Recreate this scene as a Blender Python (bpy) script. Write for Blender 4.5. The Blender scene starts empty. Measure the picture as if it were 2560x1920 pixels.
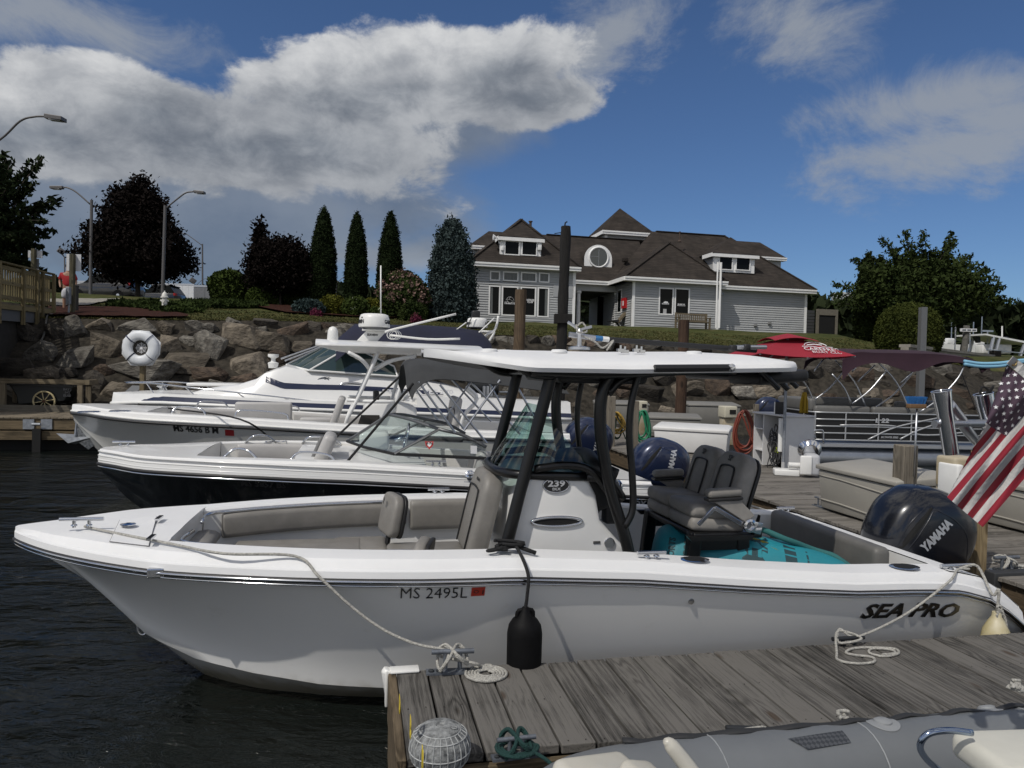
import bpy,bmesh,math,random
import numpy as np
from mathutils import Vector as V,Matrix as M,noise as mnoise
R=random.Random(7)
rad=math.radians
sc=bpy.context.scene
COL=sc.collection
FPX=1800.0;HCAM=2.3
PITCH=math.atan(40/1800);ROLL=rad(1.4)
cam_d=bpy.data.cameras.new("camera");cam=bpy.data.objects.new("camera",cam_d);COL.objects.link(cam)
cam_d.sensor_fit='HORIZONTAL';cam_d.sensor_width=36;cam_d.lens=36*FPX/2560
cam_d.clip_start=0.05;cam_d.clip_end=6000
CR=M.Rotation(math.pi/2-PITCH,3,'X')@M.Rotation(ROLL,3,'Z')
CP=V((0,0,HCAM))
cam.matrix_world=M.Translation(CP)@CR.to_4x4()
sc.camera=cam
SUN=V((-0.643,-0.766,0)).normalized()*math.cos(rad(51));SUN.z=math.sin(rad(51))
sun_d=bpy.data.lights.new("sun",'SUN');sun_d.energy=3.1;sun_d.angle=rad(0.5);sun_d.color=(1,.95,.87)
sun=bpy.data.objects.new("sun",sun_d);COL.objects.link(sun)
sun.rotation_euler=(-SUN).to_track_quat('-Z','Y').to_euler();sun.location=(-20,-20,40)
sc.view_settings.view_transform='Standard';sc.view_settings.look='None'
sc.view_settings.gamma=1;sc.view_settings.use_curve_mapping=False
sc.view_settings.exposure=-0.25
sc.cycles.max_bounces=7;sc.cycles.transparent_max_bounces=12
W=bpy.data.worlds.new("World");sc.world=W;W.use_nodes=True
nt=W.node_tree;N=nt.nodes;LK=nt.links;N.clear()
def nd(t,**k):
 n=N.new(t)
 for a,b in k.items():setattr(n,a,b)
 return n
def mth(op,a,b=None,c=None):
 n=nd('ShaderNodeMath',operation=op)
 for i,v in enumerate((a,b,c)):
  if v is None:continue
  if isinstance(v,(int,float)):n.inputs[i].default_value=v
  else:LK.new(v,n.inputs[i])
 return n.outputs[0]
def mixc(f,a,b):
 n=nd('ShaderNodeMix',data_type='RGBA')
 for i,v in((0,f),(6,a),(7,b)):
  if isinstance(v,(int,float)):n.inputs[i].default_value=v
  elif isinstance(v,tuple):n.inputs[i].default_value=v+(1,)
  else:LK.new(v,n.inputs[i])
 return n.outputs[2]
sky=nd('ShaderNodeTexSky',sky_type='NISHITA',sun_disc=False)
sky.sun_elevation=rad(51);sky.sun_rotation=math.atan2(SUN.x,SUN.y);sky.ozone_density=2.2;sky.air_density=.9;sky.dust_density=.6
tc=nd('ShaderNodeTexCoord');sp=nd('ShaderNodeSeparateXYZ');LK.new(tc.outputs['Generated'],sp.inputs[0])
az=mth('ARCTAN2',sp.outputs[0],sp.outputs[1]);el=mth('ARCSINE',sp.outputs[2])
cb=nd('ShaderNodeCombineXYZ');LK.new(mth('MULTIPLY',az,1.0),cb.inputs[0]);LK.new(mth('MULTIPLY',el,1.5),cb.inputs[1])
def nz(scale,detail,rough,off=0.0,dist=0.0):
 mp=nd('ShaderNodeMapping');LK.new(cb.outputs[0],mp.inputs[0]);mp.inputs['Location'].default_value=(off,off*1.7,0)
 n=nd('ShaderNodeTexNoise');LK.new(mp.outputs[0],n.inputs['Vector'])
 n.inputs['Scale'].default_value=scale;n.inputs['Detail'].default_value=detail;n.inputs['Roughness'].default_value=rough;n.inputs['Distortion'].default_value=dist
 return n.outputs['Fac']
def px_ae(px,py):
 d=(CR@V(((px-1280)/FPX,(960-py)/FPX,-1))).normalized()
 return math.atan2(d.x,d.y),math.asin(d.z)
def blob(px,py,rx,ry,tilt=0):
 """soft ellipse in the sky, centred where the photograph has a cloud bank"""
 a0,e0=px_ae(px,py);rx/=FPX;ry/=FPX;ct,s_=math.cos(rad(tilt)),math.sin(rad(tilt))
 u=mth('SUBTRACT',az,a0);v=mth('SUBTRACT',el,e0)
 uu=mth('DIVIDE',mth('ADD',mth('MULTIPLY',u,ct),mth('MULTIPLY',v,s_)),rx)
 vv=mth('DIVIDE',mth('SUBTRACT',mth('MULTIPLY',v,ct),mth('MULTIPLY',u,s_)),ry)
 d2=mth('ADD',mth('MULTIPLY',uu,uu),mth('MULTIPLY',vv,vv))
 return mth('SUBTRACT',1.0,mth('SQRT',d2))
def mx(*a):
 r=a[0]
 for b in a[1:]:r=mth('SMOOTH_MAX',r,b,0.25)
 return r
bank=mx(blob(1220,185,300,105,16),blob(930,215,420,135,10),blob(330,270,300,105,2),blob(60,330,260,100,0),blob(640,370,560,120,4),blob(1330,250,240,80,0))
thin=mx(blob(1980,60,240,140,-20),blob(2430,350,460,130,10),blob(60,30,420,90,0),blob(1500,120,330,130,30),blob(2320,260,300,90,0),blob(900,640,500,50,0))
veil=mx(blob(380,520,800,260,4),blob(950,330,520,150,10),blob(60,430,500,240,0))
n1=nz(4.6,12,.58,3.1,.2);n2=nz(13,12,.62,7.7,.3);n3=nz(5.0,8,.55,1.3)
base=mth('ADD',mth('MULTIPLY',mth('SUBTRACT',n1,.5),2.6),mth('MULTIPLY',mth('SUBTRACT',n2,.5),1.5))
gate=nd('ShaderNodeMapRange',interpolation_type='SMOOTHSTEP');LK.new(mth('MAXIMUM',mth('ABSOLUTE',az),mth('MULTIPLY',el,1.35)),gate.inputs[0]);gate.inputs[1].default_value=.62;gate.inputs[2].default_value=1.1
gen=mth('SUBTRACT',mth('MULTIPLY',nz(2.2,3,.5,11.3),1.6),mth('SUBTRACT',1.25,mth('MULTIPLY',gate.outputs[0],.62)))  # cover thickens out of view, added for softer fill light
dens=mth('ADD',mth('MAXIMUM',mth('MULTIPLY',bank,1.25),mth('MULTIPLY',gen,1.0)),mth('MULTIPLY',base,.62))
def ramp(v,a,b):
 n=nd('ShaderNodeMapRange',interpolation_type='SMOOTHSTEP');LK.new(v,n.inputs[0]);n.inputs[1].default_value=a;n.inputs[2].default_value=b
 return n.outputs[0]
cmask=ramp(dens,.03,.30)
strk=nz(4.5,12,.7,5.5,.9)
tdens=mth('ADD',mth('MULTIPLY',thin,.9),mth('MULTIPLY',mth('SUBTRACT',strk,.5),2.0))
tmask=mth('MULTIPLY',ramp(mth('ADD',tdens,mth('MULTIPLY',mth('SUBTRACT',n2,.5),.8)),.05,.85),.80)
vmask=mth('MULTIPLY',ramp(mth('ADD',mth('MULTIPLY',veil,1.1),mth('MULTIPLY',mth('SUBTRACT',n1,.5),1.3)),-.05,.55),.82)
shelf=ramp(mth('ADD',mth('SUBTRACT',el,mth('MULTIPLY_ADD',az,.17,.415)),mth('MULTIPLY',mth('SUBTRACT',n1,.5),.34)),-.075,.06)
rim=ramp(mth('ADD',dens,mth('MULTIPLY',mth('SUBTRACT',n2,.5),-2.4)),.25,1.25)
hgt=ramp(el,.10,.42)
grey=mixc(mth('MULTIPLY',rim,mth('SUBTRACT',1.0,mth('MULTIPLY',shelf,.75))),(6.2,6.25,6.3),(2.2,2.45,2.8))
grey=mixc(mth('MULTIPLY',mth('SUBTRACT',1.0,shelf),.5),grey,(1.8,2.05,2.45))
low=mixc(mth('MAXIMUM',hgt,gate.outputs[0]),(1.25,1.5,1.9),grey)
billow=mixc(gate.outputs[0],mixc(mth('ADD',mth('MULTIPLY',ramp(n3,.35,.72),.6),.4),low,grey),(7.8,7.4,6.8))  # unseen clouds beyond the view brightened and warmed to lift shaded sides
SK=nd('ShaderNodeMix',data_type='RGBA',blend_type='MULTIPLY');SK.inputs[0].default_value=1;LK.new(sky.outputs[0],SK.inputs[6]);SK.inputs[7].default_value=(.47,.60,.77,1)
c1=mixc(tmask,SK.outputs[2],(3.1,3.35,3.7))
vcol=mixc(ramp(n3,.3,.7),(1.25,1.55,2.05),(2.1,2.4,2.85))
puff=nd('ShaderNodeMix',data_type='RGBA',blend_type='MULTIPLY');puff.inputs[0].default_value=1;LK.new(billow,puff.inputs[6]);LK.new(mixc(ramp(mth('ADD',mth('MULTIPLY',n2,.6),mth('MULTIPLY',nz(6.5,6,.6,4.4,.4),.6)),.42,.78),(.72,.74,.78),(1.12,1.12,1.12)),puff.inputs[7])
c2=mixc(cmask,mixc(vmask,c1,vcol),puff.outputs[2])
bg=nd('ShaderNodeBackground');LK.new(c2,bg.inputs[0]);bg.inputs[1].default_value=0.12
wo=nd('ShaderNodeOutputWorld');LK.new(bg.outputs[0],wo.inputs[0])
ANG=rad(12)
AX=V((math.cos(ANG),math.sin(ANG),0));CX=V((-math.sin(ANG),math.cos(ANG),0))
def ray(px,py):return CR@V(((px-1280)/FPX,(960-py)/FPX,-1))
def at(px,py,Y):
 d=ray(px,py);return CP+d*(Y/d.y)
def gz(px,py,z):
 d=ray(px,py);return CP+d*((z-HCAM)/d.z)
def proj(p):
 q=CR.transposed()@(V(p)-CP);return 1280+FPX*q.x/-q.z,960-FPX*q.y/-q.z
def st(s,t,z=0.0):return AX*s+CX*t+V((0,0,z))
class Fr:
 """a local frame turned with the slips: x along the boats' axis (to the stern), y away, z up"""
 def __init__(f,s0,t0):f.s0=s0;f.t0=t0;f.o=st(s0,t0)
 def loc(f,p):return V((p.dot(AX)-f.s0,p.dot(CX)-f.t0,p.z))
 def wld(f,q):return st(q[0]+f.s0,q[1]+f.t0,q[2])
 def y(f,px,py,y=0.0):
  d=ray(px,py);k=(f.t0+y-CP.dot(CX))/d.dot(CX);return f.loc(CP+d*k)
 def x(f,px,py,x):
  d=ray(px,py);k=(f.s0+x-CP.dot(AX))/d.dot(AX);return f.loc(CP+d*k)
 def z(f,px,py,z):return f.loc(gz(px,py,z))
 def pj(f,q):return proj(f.wld(q))
 def zc(f,x,y,cx,cy):
  """height at local x,y so that the point falls on a pixel curve"""
  z=.8
  for _ in range(8):
   px,py=f.pj((x,y,z));ty=float(np.interp(px,cx,cy));z=f.x(px,ty,x).z if abs(y)>1e9 else f.y(px,ty,y).z
  return z
def lerp(x,xs,ys):return float(np.interp(x,xs,ys))
MATS={}
def mat(name,col=(.5,.5,.5),rough=.5,metal=0.0,var=0.0,vs=6.0,bump=0.0,bs=40.0,spec=.5,coat=0.0,stretch=(1,1,1),col2=None,det=6,trans=0.0,rnd=0.0,sub=0.0,dirt=None):
 if name in MATS:return MATS[name]
 m=bpy.data.materials.new(name);m.use_nodes=True;MATS[name]=m
 t=m.node_tree;b=t.nodes['Principled BSDF'];L=t.links.new
 b.inputs['Roughness'].default_value=rough;b.inputs['Metallic'].default_value=metal
 b.inputs['Specular IOR Level'].default_value=spec;b.inputs['Coat Weight'].default_value=coat;b.inputs['Coat Roughness'].default_value=.06
 b.inputs['Base Color'].default_value=(*col,1)
 if trans:b.inputs['Transmission Weight'].default_value=trans;b.inputs['IOR'].default_value=1.2
 if var or bump or col2 or rnd or dirt:
  tc=t.nodes.new('ShaderNodeTexCoord');mp=t.nodes.new('ShaderNodeMapping');L(tc.outputs['Object'],mp.inputs[0]);mp.inputs['Scale'].default_value=stretch
  oi=t.nodes.new('ShaderNodeObjectInfo')
  ad=t.nodes.new('ShaderNodeVectorMath');ad.operation='ADD';L(mp.outputs[0],ad.inputs[0])
  mu=t.nodes.new('ShaderNodeVectorMath');mu.operation='SCALE';mu.inputs[0].default_value=(17,31,23);L(oi.outputs['Random'],mu.inputs['Scale']);L(mu.outputs[0],ad.inputs[1])
  def noise(s,d=det,r=.6):
   n=t.nodes.new('ShaderNodeTexNoise');L(ad.outputs[0],n.inputs['Vector']);n.inputs['Scale'].default_value=s;n.inputs['Detail'].default_value=d;n.inputs['Roughness'].default_value=r
   return n.outputs['Fac']
  c2=col2 or tuple(c*(1-var)for c in col);c1=col if col2 else tuple(min(1,c*(1+var))for c in col)
  cr=t.nodes.new('ShaderNodeValToRGB');cr.color_ramp.elements[0].position=.34;cr.color_ramp.elements[1].position=.66
  cr.color_ramp.elements[0].color=(*c2,1);cr.color_ramp.elements[1].color=(*c1,1);L(noise(vs),cr.inputs[0]);out=cr.outputs[0]
  if rnd:
   hv=t.nodes.new('ShaderNodeHueSaturation');L(out,hv.inputs['Color'])
   r_=t.nodes.new('ShaderNodeMapRange');L(oi.outputs['Random'],r_.inputs[0]);r_.inputs[3].default_value=1-rnd;r_.inputs[4].default_value=1+rnd;L(r_.outputs[0],hv.inputs['Value']);out=hv.outputs[0]
  if dirt:
   dr=t.nodes.new('ShaderNodeMapRange');L(noise(dirt[1],8,.7),dr.inputs[0]);dr.inputs[1].default_value=dirt[2];dr.inputs[2].default_value=dirt[2]+.18;dr.inputs[4].default_value=dirt[3]
   mx_=t.nodes.new('ShaderNodeMix');mx_.data_type='RGBA';L(dr.outputs[0],mx_.inputs[0]);L(out,mx_.inputs[6]);mx_.inputs[7].default_value=(*dirt[0],1);out=mx_.outputs[2]
  L(out,b.inputs['Base Color'])
  if bump:
   bp=t.nodes.new('ShaderNodeBump');bp.inputs['Strength'].default_value=bump;bp.inputs['Distance'].default_value=.02;L(noise(bs,5),bp.inputs['Height']);L(bp.outputs[0],b.inputs['Normal'])
 return m
def wood(name,dark,light,axis=0,gscale=1.0,rnd=.25,warm=None):
 """weathered board: long grain lines, knots, board to board differences"""
 if name in MATS:return MATS[name]
 m=bpy.data.materials.new(name);m.use_nodes=True;MATS[name]=m
 t=m.node_tree;b=t.nodes['Principled BSDF'];L=t.links.new;nn=t.nodes.new
 b.inputs['Roughness'].default_value=.85;b.inputs['Specular IOR Level'].default_value=.25
 tc=nn('ShaderNodeTexCoord');oi=nn('ShaderNodeObjectInfo');mu=nn('ShaderNodeVectorMath');mu.operation='SCALE';mu.inputs[0].default_value=(13.7,41.3,27.1);L(oi.outputs['Random'],mu.inputs['Scale'])
 ad=nn('ShaderNodeVectorMath');ad.operation='ADD';L(tc.outputs['Object'],ad.inputs[0]);L(mu.outputs[0],ad.inputs[1])
 st_=[24*gscale]*3;st_[axis]=.75*gscale
 mp=nn('ShaderNodeMapping');L(ad.outputs[0],mp.inputs[0]);mp.inputs['Scale'].default_value=st_
 kn=nn('ShaderNodeTexVoronoi');ks=[9*gscale]*3;ks[axis]=3.2*gscale
 km=nn('ShaderNodeMapping');L(ad.outputs[0],km.inputs[0]);km.inputs['Scale'].default_value=ks;L(km.outputs[0],kn.inputs['Vector']);kn.inputs['Scale'].default_value=.55
 kr=nn('ShaderNodeMapRange');kr.interpolation_type='SMOOTHSTEP';L(kn.outputs['Distance'],kr.inputs[0]);kr.inputs[1].default_value=.42;kr.inputs[2].default_value=0.02;kr.inputs[3].default_value=0;kr.inputs[4].default_value=1
 n0=nn('ShaderNodeTexNoise');L(mp.outputs[0],n0 .inputs['Vector']);n0 .inputs['Scale'].default_value=.35;n0 .inputs['Detail'].default_value=2
 hgt=nn('ShaderNodeMath');hgt.operation='MULTIPLY_ADD';L(n0 .outputs['Fac'],hgt.inputs[0]);hgt.inputs[1].default_value=9;
 k2=nn('ShaderNodeMath');k2 .operation='MULTIPLY';L(kr.outputs[0],k2 .inputs[0]);k2 .inputs[1].default_value=1.7;L(k2 .outputs[0],hgt.inputs[2])
 sn=nn('ShaderNodeMath');sn.operation='SINE';m6=nn('ShaderNodeMath');m6 .operation='MULTIPLY';L(hgt.outputs[0],m6 .inputs[0]);m6 .inputs[1].default_value=6.3;L(m6 .outputs[0],sn.inputs[0])
 f1=nn('ShaderNodeTexNoise');L(mp.outputs[0],f1 .inputs['Vector']);f1 .inputs['Scale'].default_value=8;f1 .inputs['Detail'].default_value=5;f1 .inputs['Roughness'].default_value=.7
 mixv=nn('ShaderNodeMath');mixv.operation='MULTIPLY_ADD';L(sn.outputs[0],mixv.inputs[0]);mixv.inputs[1].default_value=.11;L(f1 .outputs['Fac'],mixv.inputs[2])
 big=nn('ShaderNodeTexNoise');L(ad.outputs[0],big.inputs['Vector']);big.inputs['Scale'].default_value=2.6;big.inputs['Detail'].default_value=4
 mv=nn('ShaderNodeMath');mv.operation='MULTIPLY_ADD';L(big.outputs['Fac'],mv.inputs[0]);mv.inputs[1].default_value=.5;L(mixv.outputs[0],mv.inputs[2])
 rp=nn('ShaderNodeMath');rp.operation='MULTIPLY_ADD';L(oi.outputs['Random'],rp.inputs[0]);rp.inputs[1].default_value=rnd;L(mv.outputs[0],rp.inputs[2])
 cr=nn('ShaderNodeValToRGB');L(rp.outputs[0],cr.inputs[0]);e=cr.color_ramp.elements;e[0].position=.48;e[0].color=(*dark,1);e[1].position=1.15 if False else 1.0;e[1].color=(*light,1)
 out=cr.outputs[0]
 kd=nn('ShaderNodeMapRange');L(kr.outputs[0],kd.inputs[0]);kd.inputs[1].default_value=.78;kd.inputs[2].default_value=.95;kd.inputs[4].default_value=.75
 mk=nn('ShaderNodeMix');mk.data_type='RGBA';L(kd.outputs[0],mk.inputs[0]);L(out,mk.inputs[6]);mk.inputs[7].default_value=(*(warm or tuple(c*.6 for c in dark)),1);out=mk.outputs[2]
 L(out,b.inputs['Base Color'])
 bp=nn('ShaderNodeBump');bp.inputs['Strength'].default_value=.5;bp.inputs['Distance'].default_value=.004;L(mixv.outputs[0],bp.inputs['Height']);L(bp.outputs[0],b.inputs['Normal'])
 return m
gel=mat("white_gelcoat",(.74,.74,.73),.28,coat=.35,var=.03,vs=1.2)
gelt=mat("white_nonskid",(.71,.715,.72),.6,var=.03,vs=2,bump=.15,bs=220)
gel2=mat("cream_gelcoat",(.76,.75,.72),.35,coat=.2,var=.03,vs=1.5)
chrome=mat("polished_steel",(.62,.63,.65),.12,1.0)
alu=mat("aluminium_tube",(.55,.56,.58),.35,1.0)
galv=mat("galvanised_steel",(.28,.30,.33),.55,.6,var=.2,vs=14)
blackp=mat("black_powder_coat",(.004,.004,.0045),.3)
blackm=mat("black_plastic",(.012,.012,.013),.5)
dark=mat("dark_void",(.004,.004,.004),.8)
rubber=mat("black_rubber",(.005,.005,.0055),.6,spec=.12,var=.2,vs=20)
vinyl=mat("taupe_vinyl",(.205,.195,.18),.5,var=.1,vs=7,bump=.12,bs=160)
vinyld=mat("charcoal_vinyl",(.24,.228,.212),.55,var=.14,vs=7,bump=.12,bs=160)
vinylg=mat("pale_grey_vinyl",(.42,.41,.40),.45,var=.05,vs=4)
glassy=mat("green_tint_glass",(.04,.07,.065),.03,spec=.8)
navy=mat("navy_stripe",(.012,.018,.05),.3,coat=.3)
navyc=mat("navy_canvas",(.006,.008,.026),.85,var=.2,vs=2,bump=.3,bs=6)
whitepl=mat("white_plastic",(.74,.74,.72),.4,var=.04,vs=5)
whitet=mat("white_painted_trim",(.80,.80,.79),.5,var=.04,vs=3)
letter_black=mat("black_lettering",(.012,.012,.013),.4)
letter_white=mat("white_lettering",(.72,.72,.73),.45)
letter_silver=mat("silver_lettering",(.55,.56,.58),.35,.4)
ropew=mat("white_rope",(.56,.55,.50),.85,col2=(.30,.29,.27),vs=70,bump=.8,bs=120)
def glass_mat(name,tint,a):
 if name in MATS:return MATS[name]
 m=bpy.data.materials.new(name);m.use_nodes=True;MATS[name]=m;t=m.node_tree;t.nodes.clear()
 o=t.nodes.new('ShaderNodeOutputMaterial');tr=t.nodes.new('ShaderNodeBsdfTransparent');tr.inputs[0].default_value=(*tint,1)
 g=t.nodes.new('ShaderNodeBsdfGlossy');g.inputs['Roughness'].default_value=.03;lw=t.nodes.new('ShaderNodeLayerWeight');lw.inputs[0].default_value=.5
 pw=t.nodes.new('ShaderNodeMath');pw.operation='POWER';t.links.new(lw.outputs['Facing'],pw.inputs[0]);pw.inputs[1].default_value=4;fr=t.nodes.new('ShaderNodeMath');fr.operation='MULTIPLY_ADD';t.links.new(pw.outputs[0],fr.inputs[0]);fr.inputs[1].default_value=.55;fr.inputs[2].default_value=a
 mx_=t.nodes.new('ShaderNodeMixShader');t.links.new(fr.outputs[0],mx_.inputs[0]);t.links.new(tr.outputs[0],mx_.inputs[1]);t.links.new(g.outputs[0],mx_.inputs[2]);t.links.new(mx_.outputs[0],o.inputs[0])
 return m
clearg=glass_mat("clear_windscreen",(.80,.86,.85),.05)
greeng=glass_mat("green_windscreen",(.50,.66,.62),.07)
def cat_rom(pts,n=6,closed=False):
 P=[V(p)for p in pts];out=[];k=len(P)
 if k<3:return P
 rng=range(k)if closed else range(k-1)
 for i in rng:
  p0=P[(i-1)%k]if(closed or i>0)else P[0]*2-P[1];p1=P[i];p2=P[(i+1)%k]
  p3=P[(i+2)%k]if(closed or i+2<k)else P[-1]*2-P[-2]
  for j in range(n):
   t=j/n;out.append(.5*((2*p1)+(p2-p0)*t+(2*p0-5*p1+4*p2-p3)*t*t+(3*p1-p0-3*p2+p3)*t**3))
 if not closed:out.append(P[-1])
 return out
class MB:
 def __init__(s):s.v=[];s.f=[];s.mi=[];s.cur=0
 def add(s,vs,fs,mi=None):
  o=len(s.v);s.v+=[tuple(p)for p in vs];s.f+=[tuple(i+o for i in f)for f in fs];s.mi+=[s.cur if mi is None else mi]*len(fs);return s
 def box(s,c,d,rot=None,mi=None):
  x,y,z=(q/2 for q in d);vs=[V((i,j,k))for i in(-x,x)for j in(-y,y)for k in(-z,z)]
  if rot is not None:vs=[rot@p for p in vs]
  c=V(c);return s.add([p+c for p in vs],[(0,1,3,2),(4,6,7,5),(0,4,5,1),(2,3,7,6),(0,2,6,4),(1,5,7,3)],mi)
 def bx(s,x0,x1,y0,y1,z0,z1,mi=None):return s.box(((x0+x1)/2,(y0+y1)/2,(z0+z1)/2),(x1-x0,y1-y0,z1-z0),None,mi)
 def bar(s,a,b,w,h,up=(0,0,1),mi=None):
  a,b=V(a),V(b);d=b-a;L=d.length;x=d.normalized();u=V(up)
  if abs(x.dot(u))>.98:u=V((0,1,0))
  y=u.cross(x).normalized();z=x.cross(y);m=M((x,y,z)).transposed();return s.box((a+b)/2,(L,w,h),m,mi)
 def tube(s,pts,r,n=8,closed=False,smooth=0,caps=True,flat=1.0,mi=None):
  P=cat_rom(pts,smooth,closed)if smooth else[V(p)for p in pts];k=len(P);rr=r if isinstance(r,(list,tuple))else None
  t0=(P[1]-P[0]).normalized();u=V((0,0,1))if abs(t0 .z)<.9 else V((0,1,0));u=(u-t0*u.dot(t0)).normalized();vs=[]
  for i in range(k):
   if closed:t=(P[(i+1)%k]-P[i-1])
   else:t=P[min(i+1,k-1)]-P[max(i-1,0)]
   if t.length<1e-9:t=t0 .copy()
   t.normalize();u=u-t*u.dot(t)
   if u.length<1e-6:u=t.orthogonal()
   u.normalize();w=t.cross(u);ri=(lerp(i/(k-1),np.linspace(0,1,len(rr)),rr)if rr else r)
   for j in range(n):
    a=2*math.pi*j/n;vs.append(P[i]+u*(math.cos(a)*ri*flat)+w*(math.sin(a)*ri))
  fs=[]
  for i in range(k if closed else k-1):
   for j in range(n):
    a=i*n+j;b=i*n+(j+1)%n;c=((i+1)%k)*n;fs.append((a,b,c+(j+1)%n,c+j))
  if caps and not closed:fs+=[tuple(range(n-1,-1,-1)),tuple((k-1)*n+j for j in range(n))]
  return s.add(vs,fs,mi)
 def lathe(s,prof,n=24,mat4=None,mi=None):
  vs=[V((r*math.cos(2*math.pi*j/n),r*math.sin(2*math.pi*j/n),z))for r,z in prof for j in range(n)]
  if mat4 is not None:vs=[mat4@p for p in vs]
  fs=[(i*n+j,i*n+(j+1)%n,(i+1)*n+(j+1)%n,(i+1)*n+j)for i in range(len(prof)-1)for j in range(n)]
  fs+=[tuple(range(n-1,-1,-1)),tuple((len(prof)-1)*n+j for j in range(n))]
  return s.add(vs,fs,mi)
 def prism(s,poly,d,mi=None):
  """polygon (3D points) pushed along vector d"""
  P=[V(p)for p in poly];d=V(d);k=len(P);vs=P+[p+d for p in P]
  return s.add(vs,[tuple(range(k-1,-1,-1)),tuple(range(k,2*k))]+[(i,(i+1)%k,(i+1)%k+k,i+k)for i in range(k)],mi)
 def grid(s,rows,mi=None,closeu=False,closev=False):
  h=len(rows);w=len(rows[0]);vs=[p for r in rows for p in r]
  fs=[(i*w+j,i*w+(j+1)%w,((i+1)%h)*w+(j+1)%w,((i+1)%h)*w+j)for i in range(h if closev else h-1)for j in range(w if closeu else w-1)]
  return s.add(vs,fs,mi)
 def mesh(s,name):
  me=bpy.data.meshes.new(name);me.from_pydata(s.v,[],s.f);me.update();return me
 def build(s,name,mt,parent=None,smooth=False,bevel=0,fix=True,solid=0,segs=2,ang=35):
  me=s.mesh(name);mts=mt if isinstance(mt,(list,tuple))else[mt]
  for m_ in mts:me.materials.append(m_)
  if len(mts)>1:me.polygons.foreach_set('material_index',s.mi)
  return fin(me,name,parent,smooth,bevel,fix,solid,segs,ang)
def fin(me,name,parent=None,smooth=False,bevel=0,fix=True,solid=0,segs=2,ang=35):
 if fix or bevel or solid:
  bm=bmesh.new();bm.from_mesh(me);bmesh.ops.remove_doubles(bm,verts=bm.verts,dist=1e-5)
  if fix:bmesh.ops.recalc_face_normals(bm,faces=bm.faces)
  if solid:bmesh.ops.solidify(bm,geom=bm.faces[:],thickness=solid)
  if bevel:
   es=[e for e in bm.edges if len(e.link_faces)==2 and e.calc_face_angle(0)>rad(ang)]
   bmesh.ops.bevel(bm,geom=es,offset=bevel,segments=segs,profile=.5,affect='EDGES',clamp_overlap=True)
  bm.to_mesh(me);bm.free()
 if smooth:
  me.polygons.foreach_set('use_smooth',[True]*len(me.polygons))
  if smooth is not True:
   me.set_sharp_from_angle(angle=rad(smooth))
 o=bpy.data.objects.new(name,me);COL.objects.link(o)
 if parent:o.parent=parent
 return o
def tag(o,label,cat,group=None,kind=None):
 if label:o['label']=label
 if cat:o['category']=cat
 if group:o['group']=group
 if kind:o['kind']=kind
 return o
def thing(name,label,cat,loc=(0,0,0),rz=0.0,group=None):
 o=bpy.data.objects.new(name,None);COL.objects.link(o);o.location=loc;o.rotation_euler=(0,0,rz);o.empty_display_size=.2
 return tag(o,label,cat,group)
def fthing(name,label,cat,fr,group=None):return thing(name,label,cat,fr.o,ANG,group)
KID={}
def copy_thing(o,loc=None,rz=None,label=None,parent=None):
 c=o.copy();COL.objects.link(c)
 if parent:c.parent=parent
 if loc is not None:c.location=loc
 if rz is not None:c.rotation_euler=(0,0,rz)
 if label:c['label']=label
 for ch in o.children:copy_thing(ch,parent=c)
 return c
def rbox(name,parent,mt,c,d,r=.03,rot=None,segs=3,taper=None):
 b=MB();b.box((0,0,0),d)
 if taper:b.v=[(x*(taper if z>0 else 1),y*(taper if z>0 else 1),z)for x,y,z in b.v]
 if rot is not None:b.v=[tuple(rot@V(p))for p in b.v]
 b.v=[tuple(V(p)+V(c))for p in b.v]
 return b.build(name,mt,parent,smooth=40,bevel=r,segs=segs)
def rot(x=0,y=0,z=0):return M.Rotation(rad(z),3,'Z')@M.Rotation(rad(y),3,'Y')@M.Rotation(rad(x),3,'X')
def textmesh(s,size=1.0,ext=0.0,bold=0.0,space=1.0,align='CENTER'):
 cu=bpy.data.curves.new("t",'FONT');cu.body=s;cu.size=size;cu.align_x=align;cu.align_y='CENTER';cu.extrude=ext;cu.offset=bold;cu.space_character=space;cu.resolution_u=2
 o=bpy.data.objects.new("t",cu);COL.objects.link(o);dg=bpy.context.evaluated_depsgraph_get();me=bpy.data.meshes.new_from_object(o.evaluated_get(dg))
 bpy.data.objects.remove(o);bpy.data.curves.remove(cu);return me
def text(name,s,parent,mt,o,xd,yd,size,ext=.002,bold=0.0,space=1.0,fit=None,shear=0.0,fn=None,align='CENTER'):
 """lettering standing on the plane spanned by xd (reading direction) and yd; fn maps (u, v) onto a curved surface"""
 me=textmesh(s,size,ext,bold,space,align);xd=V(xd).normalized();yd=V(yd);yd=(yd-xd*yd.dot(xd)).normalized();zd=xd.cross(yd);o=V(o)
 xs=[v.co.x for v in me.vertices];k=1.0
 if fit and xs:k=fit/(max(xs)-min(xs))
 for v in me.vertices:
  u,w,h=v.co.x*k+v.co.y*shear,v.co.y,v.co.z
  v.co=fn(u,w,h)if fn else o+xd*u+yd*w+zd*h
 me.materials.clear();me.materials.append(mt);ob=bpy.data.objects.new(name,me);COL.objects.link(ob)
 if parent:ob.parent=parent
 return ob
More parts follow.
